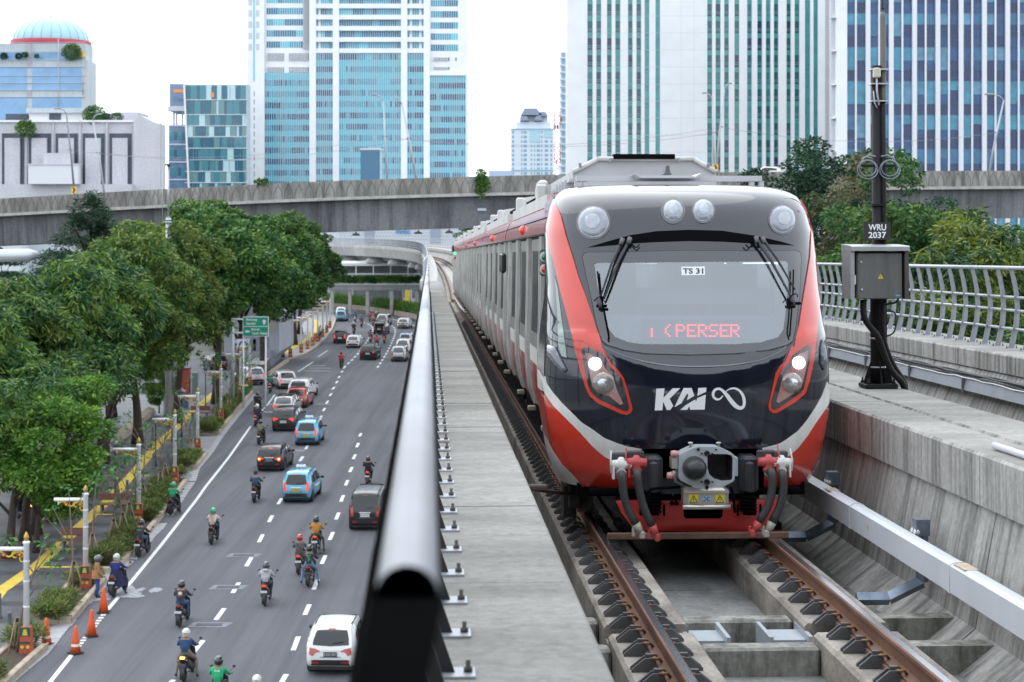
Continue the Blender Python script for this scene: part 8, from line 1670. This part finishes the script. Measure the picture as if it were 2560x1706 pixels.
RID = [  # px, py, yaw, jacket, trousers, helmet, bike paint, tail lit, plate, pose, label
(460, 1704, -.04, (.025, .06, .14), (.22, .18, .14), (.62, .60, .52), 'black', 2, 'k', 'wide', 'rider in a navy jacket and white helmet low on the road'), (541, 1783, -.05, (.02, .36, .15), (.05, .05, .06), K_, 'black', 0, 'k', 'sit', 'green jacket rider with black helmet cut by the bottom frame edge'), (637, 1836, -.05, (.3, .3, .3), (.05, .05, .06), (.70, .70, .68), 'black', 0, 'w', 'sit', 'rider showing only a white helmet at the bottom edge'), (449, 1568, -.05, (.045, .04, .045), (.05, .09, .22), K_, 'black', 0, 'w', 'sit', 'rider in a dark jacket with a pale print on the back'), (662, 1515, -.02, (.42, .42, .44), (.05, .05, .06), (.05, .055, .055), 'black', 1, 'w', 'sit', 'rider in a light grey hooded top'), (771, 1467, -.04, (.03, .035, .04), (.15, .24, .38), K_, 'charcoal', 0, 'k', 'wide', 'rider in a black and green jacket with light blue jeans'), (747, 1437, -.02, (.11, .095, .085), (.10, .09, .08), (.42, .03, .03), 'black', 1, 'w', 'sit', 'rider with a red helmet and brown grey jacket'), (788, 1386, -.03, (.50, .20, .025), (.08, .08, .06), K_, 'black', 1, 'w', 'wide', 'rider in an orange jacket with a sling bag'), (529, 1362, -.04, (.62, .52, .46), (.03, .035, .05), (.03, .34, .17), 'black', 0, 'k', 'sit', 'rider in a cream shirt with a green helmet'), (636, 1257, -.05, (.035, .07, .13), (.04, .045, .06), 'hair', 'black', 0, 'w', 'sit', 'bareheaded rider in a blue shirt left of the nearer blue taxi'), (919, 1216, -.03, K_, (.02, .02, .025), K_, 'black', 1, 'w', 'sit', 'rider all in black above the black van'),
(284, 1492, -.15, (.02, .025, .16), (.012, .015, .05), (.5, .48, .45), 'charcoal', 0, 'w', 'wide', 'person in a long navy coat stopped at the kerb'), (347, 1394, -.12, (.045, .035, .04), (.06, .10, .17), K_, 'black', 0, 'w', 'down', 'rider in a green striped dark jacket stopped at the kerb'), (428, 1289, -.12, (.015, .30, .12), (.03, .035, .05), (.02, .30, .14), 'black', 0, 'k', 'wide', 'rider in a green jacket and green helmet stopped at the kerb'), (648, 1113, -.12, (.20, .19, .13), (.03, .03, .03), K_, 'charcoal', 0, 'w', 'sit', 'rider in a mottled khaki jacket at the end of the kerb queue'), (640, 1068, -.12, (.03, .035, .06), (.04, .045, .06), (.72, .72, .72), 'charcoal', 1, 'w', 'sit', 'rider with a white helmet and dark jacket in the kerb queue'), (640, 1034, -.12, K_, (.02, .02, .025), K_, 'black', 0, 'w', 'sit', 'rider in black at the head of the kerb queue'), (675, 984, .05, (.01, .18, .10), (.03, .03, .04), (.02, .26, .12), 'black', 1, 'w', 'sit', 'green clad rider between the two white cars at the side street'), (852, 921, -.05, (.48, .03, .05), (.03, .03, .035), K_, 'black', 0, 'k', 'sit', 'far rider in a red jacket alone left of the dotted line'),
(830, 788, 0, (.25, .03, .05), (.03, .03, .03), K_, 'red', 1, 'w', 'sit', 'tiny rider in dark red by the last white pole'), (887, 807, 0, (.03, .10, .22), K_, K_, 'white', 0, 'w', 'sit', 'tiny rider in blue on a white scooter'), (903, 819, 0, (.06, .07, .12), K_, K_, 'red', 1, 'w', 'sit', 'tiny rider in grey blue with a red tail light'), (924, 805, 0, (.55, .08, .10), K_, K_, 'black', 0, 'w', 'sit', 'tiny rider in red near the kerb wall'), (932, 815, 0, (.40, .22, .10), K_, (.4, .04, .04), 'black', 0, 'w', 'sit', 'tiny rider in tan with a red helmet'), (940, 808, 0, (.03, .035, .06), K_, (.4, .42, .45), 'black', 0, 'w', 'sit', 'tiny rider in navy beside the far silver car'), (884, 837, 0, (.03, .035, .05), K_, (.7, .7, .7), 'black', 1, 'w', 'sit', 'far rider with a white helmet beyond the white hatchback'), (926, 857, 0, (.50, .10, .10), K_, K_, 'black', 1, 'w', 'sit', 'far rider in red with a teal rucksack'), (941, 872, -.03, (.52, .04, .08), K_, (.05, .05, .05), 'black', 0, 'w', 'sit', 'far rider in pinkish red behind the far black car'), (960, 859, 0, (.04, .04, .10), K_, K_, 'red', 1, 'w', 'sit', 'far rider in navy on a red motorcycle')]
BIKE = {}
for i, (px, py, yaw, jk, ts, hm, bp, lit, pl_, pose, lab) in enumerate(RID):
 p = gz(px, py); b = MP if i == 0 else copy_tree(MP); b.location = p; b.rotation_euler = (0, 0, yaw); b['label'] = ('motorcycle' if i in (0, 4, 6, 7, 15, 28) else 'scooter') + ' of the ' + lab
 for c in kids(b):
  n = c.name.split('.')[0]
  if n in ('tail_body', 'front_shield'): omat(c, 0, PAINT[bp])
  if n == 'tail_light': omat(c, 0, m_amber if lit == 2 else m_taillit if lit else m_tail)
  if n == 'number_plate': omat(c, 0, m_plk if pl_ == 'k' else m_plw)
 e = person(pose, p, yaw, jk, ts, hm, lab, 'motorcycle riders'); BIKE[i] = e
 def patch(verts, name, m, mb=None): k = MB(); k.add(verts, [tuple(range(len(verts)))]); return k.build(name, m, e)
 if i in (1, 5):
  mb = MB(); add_text(mb, 'Grab', (-.085, .078 if i == 1 else .082, 1.27), (.17, 0, 0), (0, .012, .065)); mb.build('back_lettering', m_logo if i == 1 else cloth((.03, .42, .2)), e)
  if i == 5: MB().box(-.016, .016, .055, .10, 1.03, 1.22).build('back_stripe', cloth((.05, .45, .30)), e)
 if i == 3: MB().box(-.06, .06, .07, .10, 1.20, 1.31).build('back_print', m_logo, e); MB().lathe([(.085, .0), (.10, .0), (.10, .02), (.085, .02)], 16, (0, .075, 1.24), 0, False, 'y', False).build('print_ring', cloth((.40, .26, .05)), e)
 if i == 12: MB().box(-.12, .12, .085, .11, 1.22, 1.25).build('back_stripe', cloth((.03, .40, .25)), e)
 if i in (7, 6, 5): MB().tube([(-.13, .08, 1.36), (0, .075, 1.2), (.14, .12, 1.04)], .013, 5).build('strap', cloth((.35, .27, .18) if i != 6 else (.03, .03, .03)), e)
 if i == 7: b_ = MB().bbox((-.12, .02, 1.0), (.18, .08, .12), .03).build('sling_bag', cloth((.36, .30, .22)), e)
 if i == 8: mb = MB(); mb.add([(-.16, .06, 1.38), (.05, .07, 1.38), (.13, .045, 1.0), (.02, .03, .98)], [(0, 1, 2, 3)]); mb.build('shawl', cloth((.50, .36, .28)), e)
 if i == 4: MB().ball((0, .16, 1.40), (.13, .09, .06), 10, 5).build('hood', cloth((.45, .45, .47)), e)
 if i == 26: MB().bbox((0, .02, 1.2), (.26, .14, .36), .05).build('rucksack', cloth((.03, .24, .26)), e)
 if i == 11: mb = MB(); mb.lathe([(.40, .42), (.30, .75), (.20, 1.05)], 14, (0, .28, 0), 0, True, 'z', False); mb.build('coat_skirt', cloth((.015, .018, .06)), e)
p = gz(243, 1494); w_ = person('stand', p, -1.2, (.34, .17, .08), (.03, .06, .26), (.10, .105, .11), 'person in a brown jacket and blue trousers standing on the kerb, in a grey helmet')
mb = MB(); mb.lathe([(.235, .80), (.21, 1.0), (.19, 1.15)], 14, (0, 0, 0), 0, True, 'z', False); mb.build('jacket_hem', cloth((.34, .17, .08)), w_)
for px, py, rz, jk, ts, lab in ((801, 847, 1, (.62, .62, .60), K_, 'far pedestrian in a white shirt by the orange barrier'), (797, 852, .5, (.3, .3, .3), K_, 'far pedestrian in dark clothes beside the white shirted one'), (538, 979, .4, (.04, .04, .05), K_, 'pedestrian in dark clothes on the footpath behind the leafy young tree')): person('stand', gz(px, py, .15), rz, jk, ts, 'hair', lab)
b = copy_tree(MP); b.location = gz(104, 1296, .15); b.rotation_euler = (0, 0, .5); b['label'] = 'black scooter parked under the trees at the left'
b = copy_tree(MP); b.location = gz(72, 1305, .15); b.rotation_euler = (0, 0, .7); b['label'] = 'second black scooter parked under the trees, behind a trunk'
# ================================================================ STREET FURNITURE
m_wp = M('post_white', (.84, .85, .86), .4, var=.04, vs=2); m_gold = M('gold_ball', (.50, .34, .08), .35, metal=.6); m_orn = M('ornament_yellow', (.65, .46, .03), .5); m_flr = M('ornament_red', (.45, .06, .03), .5); m_bat = M('batik_red', (.40, .075, .045), .6, var=.3, vs=18); m_batg = M('batik_green', (.02, .07, .04), .6); m_baty = M('batik_yellow', (.60, .45, .05), .6)
def post_proto():
 e = empty('banner_post', (0, 0, 0), 0, 'x', 'decorative post', 'white posts with yellow scrollwork along the footpath')
 MB().lathe([(.11, .95), (.105, 3.9), (.13, 3.92), (.13, 3.97), (.09, 4.0)], 12).build('shaft', m_wp, e)
 mb = MB()
 for z in (1.7, 2.6, 3.3): mb.lathe([(.112, z - .03), (.12, z), (.112, z + .03)], 12, (0, 0, 0), 0, True, 'z', False)
 mb.build('ring', m_wp, e); MB().lathe([(.05, 4.0), (.09, 4.08), (.10, 4.14), (.07, 4.22), (.03, 4.3), (.0, 4.33)], 10).build('finial', m_gold, e)
 f = MB().prism([(-.22, 0), (.22, 0), (.17, .98), (-.17, .98)], -.18, .18).build('foot', m_bat, e)
 MB().prism([(-.19, .68), (.19, .68), (.176, .985), (-.176, .985)], -.187, -.17).build('green_band', m_batg, f); mb = MB()
 mb.prism([(-.09, .72), (.09, .72), (.05, .93), (-.05, .93)], -.195, -.186); mb.build('emblem', m_baty, f); mb = MB()
 for x in (-.1, .1): mb.lathe([(.07, -.19), (.05, -.195)], 10, (x, 0, .3), 0, True, 'y')
 mb.build('emblem_lower', m_baty, f); MB().box(-.19, .19, -.19, -.178, .42, .5).build('band', m_batg, f); MB().box(-.22, .22, -.2, -.18, .0, .06).build('base_band', m_batg, f)
 MB().tube([(0, 0, 3.72), (-1.3, 0, 3.72)], .075, 8).build('arm', m_wp, e); MB().bbox((-1.12, 0, 3.6), (.05, .05, .2), .01).build('arm_lug', m_wp, e)
 P = [(-1.12 + 1.02 * t, 0, 3.54 + .10 * math.sin(t * 9.5)) for t in np.linspace(0, 1, 22)]; mb = MB(); mb.tube(P, .036, 5); mb.tube([(-.38 + .13 * math.cos(a), 0, 3.52 + .11 * math.sin(a)) for a in np.linspace(0, 5, 12)], .03, 5); mb.tube([(-.14 + .09 * math.cos(a), 0, 3.36 + .10 * math.sin(a)) for a in np.linspace(1.2, 7.2, 12)], .03, 5); s = mb.build('scroll', m_orn, e)
 for x, r in ((-.78, .085), (-.22, .085)): k = MB(); k.ball((x, -.03, 3.52), (r, .04, r), 10, 6, 0); k.ball((x, -.065, 3.52), (r * .45, .03, r * .45), 8, 5, 1); k.build('flower', [m_flr, m_orn], s)
 return e
PP = post_proto()
POS = [(66, 1637, 1.0, 'at the bottom left, nearest the camera'), (214, 1474, 1.0, 'beside the person in the brown jacket'), (347, 1308, 1.0, 'third from the camera, above the parked rider'), (437, 1209, 1.0, 'fourth from the camera, above the green rider'), (494, 1133, 1.0, 'fifth from the camera, in the small planting bed'), (552, 1053, 1.0, 'sixth from the camera, left of the tall grey pole'), (601, 994, 1.0, 'right of the tall grey pole, beside the green bin'), (624, 970, 1.0, 'in front of the waiting white estate car'), (726, 894, 1.0, 'first on the far footpath, right of the ramp wall'), (753, 882, 1.0, 'second on the far footpath'), (769, 873, 1.0, 'third on the far footpath'), (782, 864, 1.0, 'fourth on the far footpath'), (794, 854, 1.0, 'fifth on the far footpath, by the orange barrier'), (807, 842, 1.0, 'sixth on the far footpath, right of the pedestrians'), (817, 832, 1.0, 'second from the far end of the far footpath'), (825, 820, 1.0, 'last on the far footpath, by the bend')]
for i, (px, py, k, lab) in enumerate(POS):
 o = PP if i == 0 else copy_tree(PP); o.location = gz(px, py, .15); o['label'] = 'white scrollwork post ' + lab
# cones
def cone_proto():
 e = empty('traffic_cone', (0, 0, 0), 0, 'x', 'traffic cone', 'orange traffic cones at the kerb'); MB().bbox((0, 0, .02), (.46, .46, .04), .02).build('base', m_tyre, e); mo = M('cone_orange', (.72, .10, .02), .45)
 MB().lathe([(.19, .04), (.13, .45), (.085, .75), (.045, .95), (.03, .97)], 16).build('body', mo, e); k = MB(); k.lathe([(.117, .53), (.098, .66)], 16, (0, 0, 0), 0, True, 'z', False); k.build('band', M('band_white', (.75, .74, .72), .5), e); k = MB(); k.lathe([(.16, .25), (.143, .36)], 16, (0, 0, 0), 0, True, 'z', False); k.build('lower_band', MATS['band_white'], e); return e
CP = cone_proto()
for i, (px, py, lab, keep) in enumerate(((259, 1531, 'orange cone with one white band, nearest the person in brown', ('lower_band',)), (229, 1590, 'plain orange cone in the middle of the three on the edge line', ('band', 'lower_band')), (189, 1633, 'orange cone with two white bands, lowest of the three on the edge line', ()), (116, 1612, 'worn orange cone with faded bands at the end of the kerb', ()))):
 o = CP if i == 0 else copy_tree(CP); o.location = gz(px, py, .02); o['label'] = lab; o.rotation_euler = (0, 0, i * .4)
for i, o in enumerate([c for c in SC.objects if c.name.startswith('traffic_cone')]):
 for c in list(kids(o)):
  n = c.name.split('.')[0]
  if (i == 0 and n == 'lower_band') or (i == 1 and n in ('band', 'lower_band')): bpy.data.objects.remove(c)
# bollards
bl = MB().lathe([(.13, 0), (.12, .06), (.10, .1), (.075, .85), (.09, .87), (.09, .92), (.05, .95)], 12).mesh('bollard', M('bollard_grey', (.11, .14, .15), .5, var=.15, vs=4))
BO = [(24, 1594), (-2, 1545), (255, 1193), (268, 1242), (296, 1268), (318, 1243), (341, 1240), (358, 1241), (375, 1253), (384, 1172), (407, 1194), (421, 1172), (431, 1105), (455, 1130), (454, 1064), (475, 1105), (352, 1090), (382, 1100), (400, 1180), (445, 1115), (255, 1192), (312, 1170)]
BO = [b for i, b in enumerate(BO) if b not in BO[:i]]
for i, (px, py) in enumerate(BO): o = link_mesh('bollard', bl); o.location = gz(px, py, .15); tag(o, 'grey tapered bollard standing on the footpath ' + ('near the bottom left corner' if i < 2 else 'beside the yellow strip'), 'bollard', 'bollards near the bottom left corner' if i < 2 else 'bollards beside the yellow strip')
# benches
def bench(px, py, lab, rz=.0):
 p = gz(px, py, .15); e = empty('bench', p, rz, lab, 'bench', 'wooden benches on the footpath'); m_wd = M('bench_wood', (.20, .09, .06), .6, var=.2, vs=4)
 for k in range(4): MB().bbox((0, -.24 + k * .155, .48), (1.5, .13, .05), .01).build('seat_slat', m_wd, e)
 MB().bbox((0, .36, .8), (1.5, .05, .36), .015).build('backrest', m_wd, e)
 for x in (-.55, .55): MB().bbox((x, 0, .22), (.1, .5, .44), .02).build('leg', M('bench_leg', (.17, .18, .18), .7), e)
bench(282, 1283, 'wooden bench right of the yellow strip, above the bare young tree'); bench(190, 1376, 'wooden bench behind the second white post'); bench(499, 1048, 'wooden bench beside the fifth white post, on the dark footpath')
# garden lamps
def glamp(px, py, lab, h=3.6):
 Y = FP * (EYE - h) / (py - YH); e = empty('garden_lamp', ((px - 1280) / FP * Y, Y, .15), 0, lab, 'lamp', 'black hatted lamps along the footpath'); h -= .15
 MB().lathe([(.09, 0), (.07, .3), (.045, .35), (.04, h - .75), (.08, h - .7)], 8).build('post', m_lblk, e); MB().lathe([(.08, h - .7), (.17, h - .3)], 6, (0, 0, 0), 0, False).build('lantern', M('lantern_glass', (.16, .18, .19), .2), e); MB().lathe([(.34, h - .3), (.28, h - .2), (.08, h - .08), (.04, h), (.0, h + .04)], 14).build('hat', M('lamp_hat', (.12, .13, .16), .3, coat=.5), e)
for a in ((288, 1099, 'hatted lamp nearest the camera, left of the third white post'), (389, 1028, 'hatted lamp left of the fourth white post'), (454, 970, 'hatted lamp left of the fifth white post'), (514, 913, 'hatted lamp left of the sixth white post'), (591, 852, 'hatted lamp in front of the stair building')): glamp(*a)
# tall grey pole with the green road sign
sp_ = gz(582, 1020, .15); sg = empty('road_sign', sp_, 0, 'green road sign with white place names and arrows on a tall grey pole', 'road sign'); Ys = sp_.y
LX = lambda x: (x - 1280) / FP * Ys - sp_.x; LZ = lambda y: EYE - (y - YH) / FP * Ys - .15
MB().lathe([(.16, 0), (.13, LZ(795))], 10).build('pole', m_pole, sg); m_sg = M('sign_green', (.008, .26, .16), .45); m_swt = M('sign_white', (.74, .75, .75), .5)
for y in (798, 832): MB().tube([(0, -.1, LZ(y)), (LX(612), -.25, LZ(y))], .07, 6).build('arm', m_swt, sg)
x0, x1, z0, z1 = LX(608.5), LX(673), LZ(841), LZ(791.5); zm = LZ(816); MB().bbox(((x0 + x1) / 2, -.3, (z0 + z1) / 2), (x1 - x0, .06, z1 - z0), .01).build('border', m_swt, sg)
for a, b in ((z0 + .05, zm - .03), (zm + .03, z1 - .05)): MB().box(x0 + .05, x1 - .05, -.345, -.33, a, b).build('panel', m_sg, sg)
mb = MB(); wt = lambda t, xa, xb, ya, yb: add_text(mb, t, (LX(xa), -.352, LZ(yb)), (LX(xb) - LX(xa), 0, 0), (0, 0, LZ(ya) - LZ(yb)))
C1 = lambda x, y: (480 + x / 6.03, 760 + y / 6.03)
wt('Menteng', C1(825, 0)[0], C1(990, 0)[0], C1(0, 215)[1], C1(0, 262)[1]); wt('Gambir', C1(825, 0)[0], C1(975, 0)[0], C1(0, 272)[1], C1(0, 312)[1]); wt('Karet', C1(905, 0)[0], C1(1030, 0)[0], C1(0, 360)[1], C1(0, 398)[1]); wt('Tanah Abang', C1(905, 0)[0], C1(1142, 0)[0], C1(0, 420)[1], C1(0, 468)[1]); mb.build('lettering', m_swt, sg)
ar = MB(); A2_ = lambda L: [(LX(C1(x, 0)[0]), LZ(C1(0, y)[1])) for x, y in L]
ar.prism(A2_([(1097, 228), (1130, 268), (1112, 268), (1112, 305), (1083, 305), (1083, 268), (1064, 268)]), -.353, -.346); ar.prism(A2_([(805, 412), (838, 384), (838, 400), (880, 400), (880, 424), (838, 424), (838, 440)]), -.353, -.346); ar.build('arrow', m_swt, sg)
for px, yb in ((608, 925), (664, 893)): p = at(px, 840, Ys); MB().tube([(p.x - sp_.x, .05, 0), (p.x - sp_.x, .05, LZ(839))], .07, 8).build('support_post', m_swt, sg)
q = gz(608, 975, .15); rs = empty('roundabout_sign', q, 0, 'white sign with blue circular arrows in front of the stair building', 'road sign'); LX = lambda x: (x - 1280) / FP * q.y - q.x; LZ = lambda y: EYE - (y - YH) / FP * q.y - .15
MB().box(LX(592), LX(624), -.03, .03, LZ(866), LZ(848)).build('board', m_swt, rs); MB().tube([(0, 0, 0), (0, .05, LZ(848))], .06, 8).build('post', m_wp, rs); mb = MB(); c = ((LX(608)), LZ(863)); r = LX(617) - LX(608)
for a0, a1 in ((-.2, 1.3), (1.85, 3.3)): mb.tube([(c[0] + r * math.cos(a), -.05, c[1] + r * math.sin(a)) for a in np.linspace(a0, a1, 9)], .07, 4)
mb.build('blue_arrow', M('sign_blue2', (.01, .07, .40), .4), rs); MB().tube([(LX(596), -.02, LZ(871)), (LX(621), -.02, LZ(871))], .08, 5).build('batik_strip', m_bat, rs)
# short thick mast with a thin pole (in the tree row), street poles
Y = 128; p = at(421, 640, Y); cm = empty('lamp_mast', (p.x, Y, 0), 0, 'grey stepped lamp mast rising out of the tree row in front of the flyover', 'lamp mast'); z = lambda y: at(0, y, Y).z
MB().lathe([(.24, 0), (.20, z(545))], 12).build('lower_shaft', m_galv, cm); MB().lathe([(.07, z(545)), (.06, z(412))], 8).build('upper_shaft', m_galv, cm)
for y in (640, 598, 570, 556): MB().lathe([(.27, z(y) - .05), (.27, z(y) + .05)], 12).build('flange', m_galv, cm)
MB().lathe([(.22, z(553)), (.16, z(546)), (.07, z(541))], 12).build('collar', m_poled, cm); MB().lathe([(.28, z(414)), (.22, z(410)), (.05, z(418))][::-1], 10).build('lamp_head', m_lblk, cm); MB().tube([(-.45, 0, z(556)), (-.45, 0, z(412))], .03, 5).build('side_rod', m_galv, cm); MB().tube([(-.45, 0, z(413)), (0, 0, z(411))], .03, 5).build('bracket', m_galv, cm)
# bits on the footpath: bin, concrete post, grey cabinet, red box, blue bin, barriers, low wall
e = empty('wheelie_bin', gz(611, 992, .15), .2, 'green wheeled bin with yellow lid behind the planting bed', 'bin'); MB().prism([(-.26, .08), (.26, .08), (.31, .92), (-.31, .92)], -.28, .28).build('body', M('bin_green', (.01, .20, .08), .5), e); MB().bbox((0, 0, .96), (.66, .62, .08), .03).build('lid', M('bin_yellow', (.60, .45, .04), .5), e); k = MB()
for x in (-.22, .22): o = MB().lathe([(.09, -.03), (.09, .03)], 10, (x, .24, .09), 0, True, 'x').build('wheel', m_tyre, e)
p = gz(424, 1036, .15); o = MB().bbox((0, 0, 2.6), (.85, .7, 5.2), .06).build('concrete_post', m_c2); o.location = p; tag(o, 'square grey concrete post under the trees, behind the fourth hatted lamp', 'post')
p = gz(488, 985, .15); e = empty('utility_cabinet', p, .1, 'grey green ribbed utility cabinet standing under the trees', 'cabinet'); MB().bbox((0, 0, .95), (.55, .5, 1.9), .02).build('body', M('cab_green', (.20, .26, .27), .5), e); k = MB()
for i in range(14): k.box(-.22, .22, -.265, -.25, .2 + i * .115, .26 + i * .115)
tag(k.build('rib', M('cab_rib', (.13, .18, .19), .5), e), kind='stuff')
e = empty('litter_bin', gz(463, 1017, .15), 0, 'small blue litter bin beside the yellow strip', 'bin'); MB().bbox((0, 0, .45), (.5, .4, .9), .03).build('body', M('bin_blue', (.06, .14, .22), .5), e); MB().bbox((0, 0, .93), (.54, .44, .06), .02).build('lid', m_lblk, e)
e = empty('kiosk', gz(462, 985, .15), 0, 'red kiosk box in the shade under the trees', 'kiosk'); MB().bbox((0, 0, 1.1), (.9, .8, 2.2), .03).build('body', M('kiosk_red', (.35, .04, .03), .5), e); MB().bbox((0, 0, 2.25), (1.0, .9, .1), .03).build('roof', m_lblk, e)
for i, (px, lab) in enumerate(((789, 'orange barrier beside the far pedestrians, left one'), (793, 'orange barrier beside the far pedestrians, right one'))): o = MB().prism([(-.3, 0), (.3, 0), (.16, .9), (-.16, .9)], -.2, .2).build('barrier', M('barrier_orange', (.70, .13, .04), .5)); o.location = gz(px, 851 + i, .15); tag(o, lab, 'barrier', 'orange plastic barriers')
w0 = [gz(x, y, .15) for x, y in ((140, 1290), (165, 1222), (350, 1058), (378, 1036))]
tag(MB().sweep([(-.2, 0), (-.2, .6), (.25, .45), (.25, 0)], [tuple(p) for p in w0]).build('low_wall', m_kerb), 'low sloped concrete wall along the back of the footpath under the trees', 'wall')
pt = []
for i, (px, py) in enumerate(((20, 1396), (62, 1353), (90, 1336), (132, 1306), (160, 1278), (194, 1236), (222, 1228))):
 p = gz(px, py, .15); h = 5.2; e = empty('footpath_tree', p, 0, 'dark leaning tree trunk on the wet footpath, ' + ('first', 'second', 'third', 'fourth', 'fifth', 'sixth', 'seventh')[i] + ' from the left edge', 'tree', 'dark trunks on the wet footpath')
 link_mesh('trunk', trunk_mesh(h + (i % 3), .24, (1.3 if i > 2 else .5, .4), 5, 70 + i, 2.0), e); MB().lathe([(.55, .0), (.3, .03)], 12).build('root_soil', M('root_brown', (.10, .045, .03), .9), e)
 link_mesh('crown', leaf_mesh('crown', crown_clumps(2.6, h + 1.6, 3.2, 26, 80 + i, (.6, 1.0), .6), 5000, .34, .10, lf_a, droop=.8, seed=80 + i), e)
